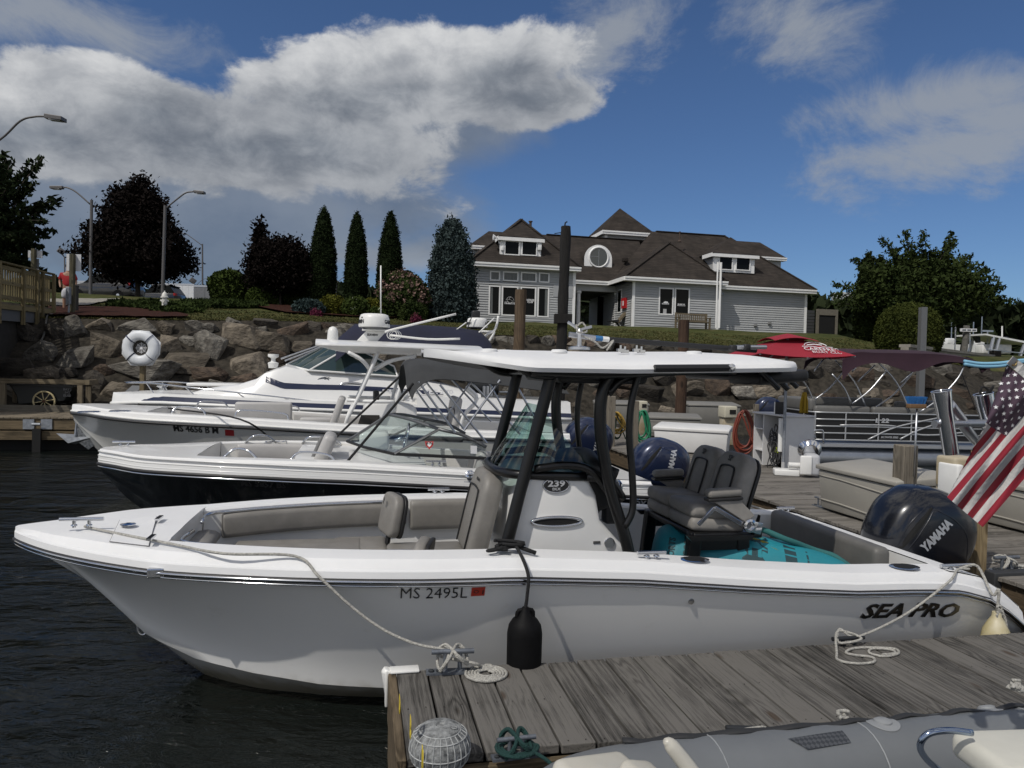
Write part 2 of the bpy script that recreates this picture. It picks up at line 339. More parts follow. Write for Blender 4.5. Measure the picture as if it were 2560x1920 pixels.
def np_mesh(name,verts,faces,mt,parent=None,midx=None,smooth=False):
 """fast mesh from numpy: faces (n,4)"""
 me=bpy.data.meshes.new(name);n=len(verts);k=faces.shape[1];me.vertices.add(n);me.vertices.foreach_set('co',verts.astype(np.float32).ravel())
 me.loops.add(faces.size);me.loops.foreach_set('vertex_index',faces.astype(np.int32).ravel());me.polygons.add(len(faces))
 me.polygons.foreach_set('loop_start',np.arange(0,faces.size,k,dtype=np.int32));me.polygons.foreach_set('loop_total',np.full(len(faces),k,np.int32))
 for m_ in(mt if isinstance(mt,(list,tuple))else[mt]):me.materials.append(m_)
 if midx is not None:me.polygons.foreach_set('material_index',midx.astype(np.int32))
 me.update(calc_edges=True);me.validate()
 o=bpy.data.objects.new(name,me);COL.objects.link(o)
 if parent:o.parent=parent
 return o
def water_mat():
 m=bpy.data.materials.new("harbour_water");m.use_nodes=True;t=m.node_tree;b=t.nodes['Principled BSDF'];L=t.links.new
 b.inputs['Base Color'].default_value=(.006,.008,.007,1);b.inputs['Roughness'].default_value=.045;b.inputs['IOR'].default_value=1.33
 g=t.nodes.new('ShaderNodeNewGeometry');mp=t.nodes.new('ShaderNodeMapping');L(g.outputs['Position'],mp.inputs[0]);mp.inputs['Scale'].default_value=(1,1.9,1);mp.inputs['Rotation'].default_value=(0,0,rad(14))
 def n(s,d,r,dist=0):
  q=t.nodes.new('ShaderNodeTexNoise');L(mp.outputs[0],q.inputs['Vector']);q.inputs['Scale'].default_value=s;q.inputs['Detail'].default_value=d;q.inputs['Roughness'].default_value=r;q.inputs['Distortion'].default_value=dist;return q.outputs['Fac']
 a=n(1.1,3,.5,.4);c=n(5.5,4,.6,.6);e=n(17,3,.55,.3)
 amp=t.nodes.new('ShaderNodeMapRange');L(n(.45,2,.5),amp.inputs[0]);amp.inputs[1].default_value=.35;amp.inputs[2].default_value=.68;amp.inputs[3].default_value=.25;amp.inputs[4].default_value=1
 m1=t.nodes.new('ShaderNodeMath');m1 .operation='MULTIPLY_ADD';L(c,m1 .inputs[0]);m1 .inputs[1].default_value=.30;
 m0=t.nodes.new('ShaderNodeMath');m0 .operation='MULTIPLY';L(e,m0 .inputs[0]);m0 .inputs[1].default_value=.05;L(m0 .outputs[0],m1 .inputs[2])
 m3=t.nodes.new('ShaderNodeMath');m3 .operation='MULTIPLY';L(m1 .outputs[0],m3 .inputs[0]);L(amp.outputs[0],m3 .inputs[1])
 m2=t.nodes.new('ShaderNodeMath');m2 .operation='MULTIPLY_ADD';L(a,m2 .inputs[0]);m2 .inputs[1].default_value=.9;L(m3 .outputs[0],m2 .inputs[2])
 bp=t.nodes.new('ShaderNodeBump');bp.inputs['Strength'].default_value=1;bp.inputs['Distance'].default_value=.19;L(m2 .outputs[0],bp.inputs['Height']);L(bp.outputs[0],b.inputs['Normal'])
 return m
b=MB();b.bx(-300,300,-60,1600,-.5,0);tag(b.build("water",water_mat()),"dark rippled harbour water between the docks",None,kind="structure")
TL=[(-420,800,22),(-150,798,22.5),(150,795,23),(400,800,24),(640,801,25),(850,805,26),(1250,838,29),(1600,852,31),(1900,872,32),(2200,893,33),(2275,879,33.6),(2380,910,35),(2480,928,37),(2900,935,44)]
TP=[at(*q)for q in TL];TS=[p.dot(AX)for p in TP];TT=[p.dot(CX)for p in TP];TZ=[p.z for p in TP]
def ground(s,t):
 tt=lerp(s,TS,TT);tz=lerp(s,TS,TZ);z34=lerp(s,[-25,-8,6,16,27,34],[4.75,4.6,4.2,4.05,3.75,3.5]);z41=lerp(s,[-25,-8,4,30,36],[5.75,5.5,5.0,4.95,4.0])
 zf=lerp(s,[-25,-2,6,34,40],[5.95,5.8,5.05,4.95,3.9])
 t34=max(34,tt+1.5)
 z=lerp(t,[tt,t34,max(41,t34+2),52,140,500],[tz,max(z34,tz-.3),z41,zf,zf-.4,zf-.8])
 return z
def gnd(px,py,y0=20.0,y1=140.0):
 d=ray(px,py);pv=None;Y=y0
 while Y<y1:
  p=CP+d*(Y/d.y)
  if p.z<ground(p.dot(AX),p.dot(CX))and p.dot(CX)>=lerp(p.dot(AX),TS,TT):return V((p.x,p.y,ground(p.dot(AX),p.dot(CX))))
  Y+=.12
 p=CP+d*(50/d.y);p.z=ground(p.dot(AX),p.dot(CX));return p
def gat(px,Y,py=760):
 p=at(px,py,Y);p.z=ground(p.dot(AX),p.dot(CX));return p
grass=mat("mown_dry_lawn",(.075,.078,.026),.95,col2=(.030,.042,.012),vs=1.3,det=10,bump=1.0,bs=9,spec=.1,dirt=((.13,.10,.05),.55,.52,.75))
rows=[]
for tv in[0,.02,.08,.18,.3,.45,.6,.8,1.0,1.3,1.8,2.6,6,20]:
 r=[]
 for s in np.linspace(-60,70,131):
  tt=lerp(s,TS,TT);t=tt+tv*(41-tt)
  p=st(s,t,ground(s,t)+(.06*mnoise.noise(V((s*.5,t*.5,0)))if tv<1.5 else 0));r.append(p)
 rows.append(r)
b=MB();b.grid(rows);o=b.build("lawn",grass,smooth=True);tag(o,"mown lawn sloping up from the boulder bank to the clubhouse",None,kind="structure")
mulch=mat("red_bark_mulch",(.052,.019,.013),.95,col2=(.020,.010,.007),vs=9,det=8,bump=1,bs=16,spec=.1)
conc=mat("pale_concrete",(.24,.225,.195),.9,var=.14,vs=2.2,bump=.2,bs=30)
def patch(name,label,cols,m,dz):
 rws=[]
 for px in np.linspace(cols[0][0],cols[-1][0],36):
  t0=lerp(px,[c[0]for c in cols],[c[1]for c in cols]);t1=lerp(px,[c[0]for c in cols],[c[2]for c in cols]);a=gnd(px,t0);e=gnd(px,t1);r=[]
  for k in range(9):
   q=e.lerp(a,k/8);q.z=ground(q.dot(AX),q.dot(CX))+dz+.05*abs(mnoise.noise(q*1.5));r.append(q)
  rws.append(r)
 bb=MB();bb.grid(rws);tag(bb.build(name,m,smooth=True),label,None,kind="structure")
patch("mulch_bed","red bark mulch bed above the boulders on the left",[(120,772,797),(250,773,797),(380,778,799),(450,788,799),(470,794,800)],mulch,.10)
patch("mulch_bed","red bark mulch bed under the shrubs below the arborvitae",[(640,762,770),(720,754,786),(900,756,796),(1100,768,802),(1200,780,806)],mulch,.10)
patch("path","concrete path rising from the gangway to the parking lot",[(90,752,770),(150,751,768),(220,751,766),(260,750,758),(300,749,751)],conc,.07)
asph=mat("parking_asphalt",(.06,.06,.06),.9,var=.2,vs=3,bump=.2,bs=40)
rws=[[st(s,t,ground(s,t)+.012)for s in np.linspace(-60,1,40)]for t in(43.5,47,52,60,80,110)]
b=MB();b.grid(rws);tag(b.build("parking_lot",asph,smooth=True),"asphalt parking lot behind the dark red maples",None,kind="structure")
soil=mat("shelly_bank_soil",(.055,.048,.038),.95,col2=(.018,.016,.013),vs=5,det=10,bump=1,bs=14,spec=.15,dirt=((.32,.30,.26),26,.66,.8))
BANKD=5.2
rows=[]
for v in np.linspace(0,1,16):
 r=[]
 for s in np.linspace(-60,70,261):
  tt=lerp(s,TS,TT);tz=lerp(s,TS,TZ);zz=-.6+(tz+.6)*(v**.9);t=tt-BANKD*(1-v)+.02
  n=.16*mnoise.noise(V((s*.9,t*.9,zz)))+.07*mnoise.noise(V((s*3,t*3,zz)));r.append(st(s,t-(n if v<.98 else 0),zz+(n*.4 if v<.98 else 0)))
 rows.append(r)
b=MB();b.grid(rows);bank=b.build("stone_embankment",soil,smooth=True);tag(bank,"sloping shore bank faced with big tan and grey boulders",None,kind="structure")
def bankpt(px,py):
 d=ray(px,py);Y=14.0
 while Y<50:
  p=CP+d*(Y/d.y);s=p.dot(AX);tt=lerp(s,TS,TT);tz=lerp(s,TS,TZ);v=1-(tt-p.dot(CX))/BANKD
  if 0<=v<=1 and p.z<=-.6+(tz+.6)*v**.9+1e-3:return p
  if v>1:return p
  Y+=.1
 return p
rockm=[mat("tan_granite",(.21,.18,.14),.9,col2=(.075,.064,.052),vs=4.2,det=14,bump=.8,bs=9,rnd=.35,spec=.2,dirt=((.025,.022,.02),9,.60,.7)),mat("grey_granite",(.24,.225,.195),.9,col2=(.075,.068,.06),vs=4.6,det=12,bump=.8,bs=9,rnd=.4,spec=.2,dirt=((.03,.028,.024),8,.60,.7)),mat("rusty_granite",(.125,.092,.068),.9,col2=(.045,.036,.03),vs=4.2,det=12,bump=.8,bs=9,rnd=.35,spec=.2),mat("dark_granite",(.075,.066,.055),.9,col2=(.03,.027,.024),vs=2.6,det=12,bump=.8,bs=9,rnd=.4,spec=.2,dirt=((.25,.23,.2),30,.68,.6))]
for m_ in rockm:
 for q in m_.node_tree.nodes:
  if q.type=='BUMP':q.inputs['Distance'].default_value=.09;q.inputs['Strength'].default_value=1
ROCKS=[]
for k in range(14):
 rr=random.Random(40+k);bm=bmesh.new();ps=[]
 for _ in range(14):
  u=V((rr.gauss(0,1),rr.gauss(0,1),rr.gauss(0,1))).normalized();e=.78
  u=V([math.copysign(abs(c)**e,c)for c in u]);u=u/max(abs(c)for c in u)*rr.uniform(.72,1)
  ps.append(bm.verts.new((u.x*.5,u.y*.5,u.z*.5)))
 bmesh.ops.convex_hull(bm,input=ps)
 bmesh.ops.delete(bm,geom=[v for v in bm.verts if not v.link_faces],context='VERTS')
 bmesh.ops.bevel(bm,geom=bm.edges[:],offset=.03,segments=1,affect='EDGES',clamp_overlap=True)
 bmesh.ops.triangulate(bm,faces=bm.faces);bmesh.ops.subdivide_edges(bm,edges=[e for e in bm.edges if e.calc_length()>.22],cuts=1);bmesh.ops.triangulate(bm,faces=bm.faces)
 for v in bm.verts:v.co+=v.normal*(.035*mnoise.noise(v.co*4+V((k*9,0,0)))+.018*mnoise.noise(v.co*11+V((k*5,3,0))))
 for m_ in rockm:
  me=bpy.data.meshes.new("rock");bm.to_mesh(me);me.materials.append(m_);ROCKS.append(me)
 bm.free()
placed=[]
def rock(px,py,w,h,kind=None,ang=None):
 p=bankpt(px,py);sc_=p.y/FPX;w*=sc_;h*=sc_;kind=R.choice([0,0,1,1,2,3])if kind is None else kind
 o=bpy.data.objects.new("rock",ROCKS[4*R.randrange(14)+kind]);COL.objects.link(o);o.parent=bank
 d=(w+h)*.5*R.uniform(.8,1.0);o.location=p+V((0,-.10*d,0));o.scale=(w*1.17,d,h*1.18);o.rotation_euler=(R.uniform(-.25,.15),R.uniform(-.2,.2)if ang is None else ang,R.uniform(-.3,.3)+R.choice([0,math.pi]))
 placed.append((px,py,w/sc_,h/sc_))
Z1=[(85,265,210,190,1),(300,240,220,130,0),(590,255,350,130,1),(815,275,110,140,0),(1040,240,150,95,1),(1160,255,130,95,1),(1325,225,215,90,1),(1430,330,300,250,0),(1600,225,200,80,3),(1560,290,100,90,1),(1640,370,255,215,0),(1820,280,215,150,2),(1975,265,150,110,3),(2120,285,170,100,1),(2060,250,90,80,2),(120,490,280,190,1),(360,420,250,210,0),(850,405,180,180,0),(995,370,115,110,1),(1170,430,215,270,1),(970,535,345,200,0),(1450,545,315,220,0),(640,590,505,195,1),(1160,625,300,125,2),(1700,490,160,130,2),(1880,400,170,90,0),(240,670,220,170,3),(450,770,270,190,0),(1440,660,200,90,2),(2010,390,120,80,3),(1060,310,120,80,3),(-60,300,140,150,3),(-160,440,250,170,1),(-300,300,250,160,3),(-380,560,300,180,3),(-150,620,260,130,0),(40,610,160,110,3),(700,740,230,120,3),(900,715,200,90,0),(1250,725,220,90,1),(600,860,240,130,3),(120,800,200,130,3),(-100,800,240,140,3),(-330,760,260,160,1),(330,590,130,120,2),(760,470,110,120,3),(510,470,140,130,2)]
for x,y,w,h,k in Z1:rock(160+.3165*x,740+.3165*y,w*.3165,h*.3165,k)
for ox,oy,lst in((1380,880,[(550,250,150,110,2),(1060,300,270,140,0),(1300,270,210,200,2),(1490,330,180,130,1),(1690,330,230,130,0),(1900,230,200,140,3),(2150,370,130,90,2),(870,220,190,130,3),(750,340,240,150,3),(1900,350,180,110,0),(560,340,120,90,2),(140,270,150,120,3),(1560,160,200,120,3),(1200,150,180,110,3),(380,330,130,100,2),(1100,200,120,90,3)]),(1860,880,[(150,330,235,130,0),(640,360,160,85,2),(870,180,240,170,2),(1060,110,150,120,1),(1330,170,130,130,1),(1490,115,260,130,1),(1360,250,210,130,2),(1000,330,160,90,0),(1150,335,150,85,2),(930,365,150,50,1),(520,170,170,120,3),(420,320,170,110,0),(700,120,180,110,3),(1700,330,190,80,2),(1640,210,160,110,3),(1850,180,180,120,3),(1960,280,170,100,1),(1780,90,150,90,3)])):
 for x,y,w,h,k in lst:rock(ox+.3165*x,oy+.3165*y,w*.3165,h*.3165,k)
for px in range(870,1640,38):rock(px+R.uniform(-10,10),lerp(px,[850,1250,1600,1700],[818,848,862,868])+R.uniform(-2,9),R.uniform(34,62),R.uniform(20,36))
n0=0
while n0<170:
 px=R.uniform(-60,2520);lo=lerp(px,[q[0]for q in TL],[q[1]for q in TL])+12;py=R.uniform(lo,lo+180);sz=R.uniform(14,48)
 if any(abs(px-q[0])<(sz+q[2])*.42 and abs(py-q[1])<(sz*.7+q[3])*.42 for q in placed):n0+=.2;continue
 rock(px,py,sz,sz*R.uniform(.55,.85));n0+=1
swp=[V((gat(2240,32.4).x,32.4,0)),at(2475,886,44)];swp=[at(2262,859,34.2),at(2478,888,46)]
for p in swp:p.z=3.75
rt=thing("sea_wall","long concrete sea wall running back behind the maroon canopy","wall",swp[0])
b=MB();b.bar(V((0,0,-1.6)),swp[1]-swp[0]+V((0,0,-1.6)),.35,3.2);b.build("wall",mat("stained_concrete",(.20,.185,.155),.9,var=.25,vs=1.2,bump=.3,bs=20),rt)
b=MB();b.bar(V((0,0,.06)),swp[1]-swp[0]+V((.3,.3,.06)),.5,.14);b.build("coping",conc,rt)
b=MB();q=swp[1]-swp[0];b.box(q+V((.25,0,-1.1)),(.45,.5,3.0));b.build("end_post",mat("creosote_timber",(.022,.018,.014),.9,var=.3),rt)
H=Fr(0,41.6);ZB=4.98
siding=mat("grey_clapboard",(.37,.38,.385),.75,var=.04,vs=2)
def shingle():
 m=bpy.data.materials.new("brown_shingle");m.use_nodes=True;t=m.node_tree;b=t.nodes['Principled BSDF'];L=t.links.new;b.inputs['Roughness'].default_value=.95;b.inputs['Specular IOR Level'].default_value=.1
 tc=t.nodes.new('ShaderNodeTexCoord');sp=t.nodes.new('ShaderNodeSeparateXYZ');L(tc.outputs['Object'],sp.inputs[0]);cb=t.nodes.new('ShaderNodeCombineXYZ')
 a=t.nodes.new('ShaderNodeMath');a.operation='ADD';L(sp.outputs[0],a.inputs[0]);L(sp.outputs[1],a.inputs[1]);L(a.outputs[0],cb.inputs[0]);L(sp.outputs[2],cb.inputs[1])
 br=t.nodes.new('ShaderNodeTexBrick');L(cb.outputs[0],br.inputs['Vector']);br.inputs['Scale'].default_value=1;br.inputs['Brick Width'].default_value=.42;br.inputs['Row Height'].default_value=.13;br.inputs['Mortar Size'].default_value=.012
 br.inputs['Color1'].default_value=(.050,.043,.038,1);br.inputs['Color2'].default_value=(.036,.031,.028,1);br.inputs['Mortar'].default_value=(.024,.021,.019,1)
 n=t.nodes.new('ShaderNodeTexNoise');L(tc.outputs['Object'],n.inputs['Vector']);n.inputs['Scale'].default_value=1.1;n.inputs['Detail'].default_value=8
 mx_=t.nodes.new('ShaderNodeMix');mx_.data_type='RGBA';mx_.blend_type='MULTIPLY';mx_.inputs[0].default_value=.55;L(br.outputs[0],mx_.inputs[6]);rp=t.nodes.new('ShaderNodeValToRGB');L(n.outputs['Fac'],rp.inputs[0]);rp.color_ramp.elements[0].position=.3;rp.color_ramp.elements[0].color=(.5,.5,.5,1);rp.color_ramp.elements[1].position=.7;rp.color_ramp.elements[1].color=(1.35,1.3,1.25,1);L(rp.outputs[0],mx_.inputs[7]);L(mx_.outputs[2],b.inputs['Base Color'])
 return m
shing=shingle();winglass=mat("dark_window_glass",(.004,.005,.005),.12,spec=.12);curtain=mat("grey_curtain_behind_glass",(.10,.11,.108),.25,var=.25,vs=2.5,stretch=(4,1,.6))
house=fthing("clubhouse","grey clapboard harbour clubhouse with brown hipped roofs and white trim","building",H)
def hx(px,py,y=0.0):return H.y(px,py,y)
def wall(x0,x1,z0,z1,y,name="wall",holes=()):
 """clapboard wall: sawtooth courses, cut round the window openings"""
 b=MB();n=int((z1-z0)/.142)
 for i in range(n):
  a=z0+(z1-z0)*i/n;c=z0+(z1-z0)*(i+1)/n;segs=[(x0,x1)]
  for hx0,hx1,hz0,hz1 in holes:
   if hz0<(a+c)/2<hz1:segs=[q for s_ in segs for q in((s_[0],min(s_[1],hx0)),(max(s_[0],hx1),s_[1]))if q[1]-q[0]>.01]
  for u,v in segs:b.add([(u,y-.045,a),(v,y-.045,a),(v,y,c),(u,y,c)],[(0,1,2,3)]);b.add([(u,y,a),(v,y,a),(v,y-.045,a),(u,y-.045,a)],[(0,1,2,3)])
 b.bx(x0,x1,y+.14,y+.18,z0,z1);return b.build(name,siding,house,fix=False)
def sidewall(x,y0,y1,z0,z1):
 b=MB();n=int((z1-z0)/.142)
 for i in range(n):
  a=z0+(z1-z0)*i/n;c=z0+(z1-z0)*(i+1)/n
  b.add([(x-.045,y1,a),(x-.045,y0,a),(x,y0,c),(x,y1,c)],[(0,1,2,3)]);b.add([(x,y0,a),(x-.045,y0,a),(x-.045,y1,a),(x,y1,a)],[(0,1,2,3)])
 b.bx(x+.1,x+.14,y0+.05,y1,z0,z1);return b.build("wall",siding,house,fix=False)
def rect(px0,py0,px1,py1,y=0.0):
 a=hx(px0,py0,y);c=hx(px1,py1,y);return a.x,c.x,c.z,a.z
def window(r,y=0.0,glass=winglass,w=.075,sash=False):
 x0,x1,z0,z1=r;b=MB();f=MB()
 for q in((x0,x1,z0,z0+w),(x0,x1,z1-w,z1),(x0,x0+w,z0+w,z1-w),(x1-w,x1,z0+w,z1-w)):f.bx(q[0],q[1],y-.055,y+.02,q[2],q[3])
 wo=f.build("window",whitet,house,fix=False);b.bx(x0+w,x1-w,y+.0,y+.015,z0+w,z1-w);b.build("pane",glass,wo,fix=False);return wo
def z1p(x,y):return 1160+x*.22904,500+y*.22904
def z2p(x,y):return 1640+x*.22904,500+y*.22904
Lx0=hx(1176,700).x;Lx1=hx(1431,740).x;zeL=hx(1300,664).z
holes=[]
for q in((283,773,392,886),(424,778,592,893),(621,785,790,901),(817,791,930,906)):holes.append((rect(*z1p(q[0],q[1]),*z1p(q[2],q[3])),curtain))
for q in((272,930,390,1258),(414,938,585,1268),(618,945,780,1275),(804,951,922,1283)):holes.append((rect(*z1p(q[0],q[1]),*z1p(q[2],q[3])),winglass))
wall(Lx0,Lx1,ZB,zeL,0,holes=[h[0]for h in holes])
for r,g in holes:window(r,0,g)
b=MB()
for r,k in((holes[4][0],.62),(holes[7][0],.65)):
 x0,x1,z0,z1=r;b.bx(x0+(.1 if k<.63 else(x1-x0)*k),x0+(x1-x0)*(.35 if k<.63 else .93),.017,.022,z0+.1,z1-.1)
b.v=[(x,y-.03,z)for x,y,z in b.v];b.build("curtain",curtain,house)
b=MB();b.bx(Lx1,Lx1+.17,-.05,.12,ZB,zeL);b.build("corner_board",whitet,house);b=MB();b.bx(Lx0-.02,Lx0+.15,-.05,-.028,ZB,zeL);b.build("corner_board",whitet,house)
def fascia(x0,x1,y,zt,h=.24,name="fascia"):
 b=MB();b.bx(x0,x1,y-.03,y+.05,zt-h,zt-h*.45);b.bx(x0,x1,y-.07,y+.05,zt-h*.45+.004,zt);b.bx(x0+.02,x1-.02,y+.05,y+.5,zt-h,zt-h+.03);return b.build(name,whitet,house)
OV=.45
def roof(polys,name="roof",th=.10):
 b=MB()
 for P in polys:
  P=[V(p)for p in P];n=(P[1]-P[0]).cross(P[2]-P[0]);n=n if n.z>0 else-n;n.normalize();b.prism(P,-n*th)
 return b.build(name,shing,house,fix=True)
def e(px,py,y):q=hx(px,py,y);return(q.x,y,q.z)
ex0=hx(1172,655,-OV).x;ex1=hx(1453,668,-OV).x;zf=hx(1300,660,-OV).z;fascia(ex0,ex1,-OV,zf)
cx_=(ex0+ex1)/2;dp=ex1-ex0;ap=hx(1303,549,dp*.5-OV)
zt=zf+.02;A=(ap.x,dp*.5-OV,ap.z)
roof([[(ex0,-OV,zt),(ex1,-OV,zt),A],[(ex1,-OV,zt),(ex1,dp-OV,zt),A],[(ex0,-OV,zt),(ex0,dp-OV,zt),A],[(ex0,dp-OV,zt),(ex1,dp-OV,zt),A]])
b=MB();b.bx(Lx0,Lx1,1.0,dp-1,ZB,zeL-.1);b.build("inner_wall",siding,house)
def ridge(a,c):
 b=MB();b.bar(V(a)+V((0,0,.03)),V(c)+V((0,0,.03)),.26,.05);b.build("ridge_cap",shing,house)
for q in((ex0,-OV,zt),(ex1,-OV,zt)):ridge(q,A)
def dormer(px0,py0,px1,py1,y,apx,apy,depth,panes,left_side=False,ov=.16):
 x0,x1,z0,z1=rect(px0,py0,px1,py1,y);b=MB();b.bx(x0,x1,y,y+.12,z0,z1);d=b.build("dormer",whitet,house)
 b=MB();b.bx(x0+.05,x1-.05,y+.121,y+depth,z0,z1-.02);b.build("dormer_side",siding,house)
 f=MB();f.bx(x0-ov,x1+ov,y-.22,y-.14,z1-.12,z1+.13);f.bx(x0-ov,x0-ov+.06,y-.139,y+depth*.6,z1-.12,z1+.13);f.bx(x1+ov-.06,x1+ov,y-.139,y+depth*.6,z1-.12,z1+.13);f.bx(x0-ov+.06,x1+ov-.06,y-.139,y-.01,z1-.1,z1-.06);f.build("dormer_fascia",whitet,house)
 q=hx(apx,apy,y+depth);zt=z1+.12;A=(q.x,y+depth,q.z);P=[(x0-ov,y-.24,zt),(x1+ov,y-.24,zt),(x1+ov,y+depth*2,zt),(x0-ov,y+depth*2,zt)]
 roof([[P[0],P[1],A],[P[1],P[2],A],[P[0],P[3],A]],"dormer_roof",.06)
 for pr in panes:window(rect(*pr,y),y-.02,winglass,.06)
 return d
def yroof(px,py,e0,zt_,slope):return 0
sl=(A[2]-zt)/(dp*.5)
def yon(z):return-OV+(z-zt)/sl
zd=hx(1300,646,.5).z
dormer(*z1p(395,420),*z1p(838,648),max(.15,yon(zd)+.0),*z1p(610,262),1.6,[(*z1p(440,440),*z1p(604,608)),(*z1p(628,445),*z1p(795,614))])
y2=dp+.5;q0=hx(*z1p(58,490),y2);q1=hx(*z1p(270,340),y2+2.5);q2=hx(*z1p(900,376),y2+2.5)
fascia(q0 .x,q0 .x+3.5,y2,q0 .z);roof([[(q0 .x,y2,q0 .z),(q2 .x+6,y2,q0 .z),(q2 .x+6,y2+2.5,q1 .z),(q1 .x,y2+2.5,q1 .z)],[(q0 .x,y2,q0 .z),(q1 .x,y2+2.5,q1 .z),(q0 .x,y2+5,q0 .z)]])
b=MB();b.bx(q0 .x+.4,q0 .x+4,y2+.4,y2+1.4,ZB,q0 .z-.15);b.build("rear_wall",siding,house)
R0=hx(1580,760).x;R1=hx(1797,770).x;fx0=hx(1562,697,-OV).x;fx1=hx(1820,706,-OV).x;zr=hx(1690,697,-OV).z
w1=rect(*z2p(32,955),*z2p(184,1258));w2=rect(*z2p(205,960),*z2p(360,1263))
wall(R0+.16,R1-.17,ZB,zr-.24,0,holes=[w1,w2]);window(w1);window(w2)
for x_ in(R0,R1-.17):b=MB();b.bx(x_,x_+.16,-.05,.1,ZB,zr-.25);b.build("corner_board",whitet,house)
b=MB()
for px,w in((1783,.05),(1791,.07)):q=hx(px,760,-.12);b.tube([(q.x,-.56,ZB+.1),(q.x,-.56,hx(1785,655,-.56).z)],w,8)
b.build("vent_pipe",whitet,house)
fascia(fx0,fx1,-OV,zr)
REC=2.9;RC2=.75
sidewall(R0,.1,REC+2.2,ZB,zr-.25)
zm=zr;mx0=hx(1437,705,REC-OV).x-.4;mx1=fx0+.05
fascia(mx0,mx1-.02,REC-OV,zm)
b=MB();b.bx(fx0-.04,fx0+.05,-OV+.051,REC-OV-.032,zm-.24,zm);b.build("fascia",whitet,house)
yr=REC+4.6;r0=hx(1366,587,yr);zr2=r0 .z;rx1=hx(1640,594,yr).x
roof([[(ex1-2.4,REC-OV,zm+.02),(fx0+3,REC-OV,zm+.02),(fx0+4,yr,zr2),(r0 .x-1.5,yr,zr2)],[(r0 .x-1.5,yr,zr2),(rx1+2,yr,zr2),(rx1+2,yr+4.6,zm),(r0 .x-1.5,yr+4.6,zm)]]);ridge((r0 .x,yr,zr2),(rx1,yr,zr2))
b=MB();b.bx(mx0+.4,R0,REC-.1,REC+.25,zm-.62,zm-.245);b.build("porch_beam",mat("grey_trim_paint",(.42,.43,.43),.6),house)
for px in(1446,1542):
 q=hx(px,760,REC+.05);b=MB();b.lathe([(.19,ZB),(.19,ZB+.1),(.145,ZB+.14),(.125,zm-.82),(.19,zm-.76),(.19,zm-.63)],16,M.Translation((q.x,REC+.06,0)));b.build("column",whitet,house,smooth=40)
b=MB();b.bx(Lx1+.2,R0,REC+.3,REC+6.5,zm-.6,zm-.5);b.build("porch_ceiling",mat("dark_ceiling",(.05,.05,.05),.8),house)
pw=hx(1494,780,REC+6).x;b=MB();b.bx(pw,R0+1.0,REC+5.8,REC+6,ZB-.3,zm-.5);b.bx(Lx1+.12,Lx1+.24,REC+.3,REC+6,ZB-.3,zm-.5);b.bx(hx(1434,700,REC+6).x,pw,REC+5.85,REC+5.95,hx(1470,752,REC+5.9).z,zm-.5);b.build("passage_wall",mat("passage_shadow_wall",(.13,.135,.14),.8),house)  # grey siding colour darkened here to paint in the passage's shade
b=MB();b.bx(pw+.1,R0-.2,REC+3.0,REC+3.06,ZB-.02,zm-.62);b.build("passage_dark_sheet",winglass,house);b=MB();b.bx(pw,pw+.1,REC+2.98,REC+5.79,ZB-.02,zm-.6);b.build("passage_partition",mat("passage_shadow_wall"),house)  # near-black glass sheet put in for the shaded recess
b=MB();b.bx(Lx1,R0+1,-.2,REC+7,ZB-.12,ZB-.02);b.build("passage_floor",conc,house)
b=MB()
for i in range(18):x=hx(1443,790,REC+6.5).x+i*.125;b.bx(x,x+.025,REC+6.5,REC+6.53,ZB,ZB+1.25)
b.bx(x-2.2,x,REC+6.49,REC+6.54,ZB+1.2,ZB+1.24);b.build("railing",blackm,house)
S0=R1+.01;S1=hx(2016,780,RC2).x;gx1=hx(2042,717,RC2-OV).x;zs=hx(1900,718,RC2-OV).z
wall(S0,S1-.17,ZB-.1,zs-.24,RC2);b=MB();b.bx(S1-.17,S1,RC2-.05,RC2+.1,ZB-.1,zs-.25);b.build("corner_board",whitet,house);fascia(R1+.02,gx1,RC2-OV,zs)
b=MB();b.bx(S0+.05,S1-.02,RC2+.2,RC2+9,ZB-.1,zs-.1);b.bx(R0+.2,S0,.3,9,ZB-.1,zr-.1);b.build("inner_wall",siding,house)
ym=RC2+5.2;m0=hx(1640,579,ym);m1=hx(1812,582,ym);zmn=m0 .z;zs_=zs+.02
roof([[(R1-1,RC2-OV,zs_),(gx1,RC2-OV,zs_),(m1 .x,ym,zmn),(m0 .x-.3,ym,zmn),(hx(1560,690,REC-OV).x-.5,REC-OV+.6,zm+.25)],[(gx1,RC2-OV,zs_),(gx1,2*ym-RC2+OV,zs_),(m1 .x,ym,zmn)],[(gx1,2*ym-RC2+OV,zs_),(m0 .x-.3,2*ym-RC2+OV,zs_),(m0 .x-.3,ym,zmn),(m1 .x,ym,zmn)],[(m0 .x-.3,ym,zmn),(m0 .x-.3,2*ym,zs_),(fx0+.4,REC+.2,zm+.3)]])
ridge((m0 .x,ym,zmn),(m1 .x,ym,zmn));ridge((m1 .x,ym,zmn),(gx1,RC2-OV,zs_))
f_=hx(1673,607,2.75);F_=(f_.x,2.75,f_.z);zq=zr+.02
roof([[(fx0,-OV,zq),(fx1,-OV,zq),F_],[(fx0,-OV,zq),F_,(F_[0],4.3,F_[2]),(fx0,3.2,zq)],[(fx1,-OV,zq),(fx1,3.2,zq),(F_[0],4.3,F_[2]),F_]]);ridge((fx0,-OV,zq),F_);ridge((fx1,-OV,zq),F_)
sl2=(zmn-zs_)/(ym-RC2+OV);zd2=hx(1840,684,1.2).z;yd=RC2-OV+(zd2-zs_)/sl2
dormer(*z2p(632,600),*z2p(1072,803),yd,*z2p(815,405),2.0,[(*z2p(683,612),*z2p(832,770)),(*z2p(868,618),*z2p(1024,776))],ov=.22)
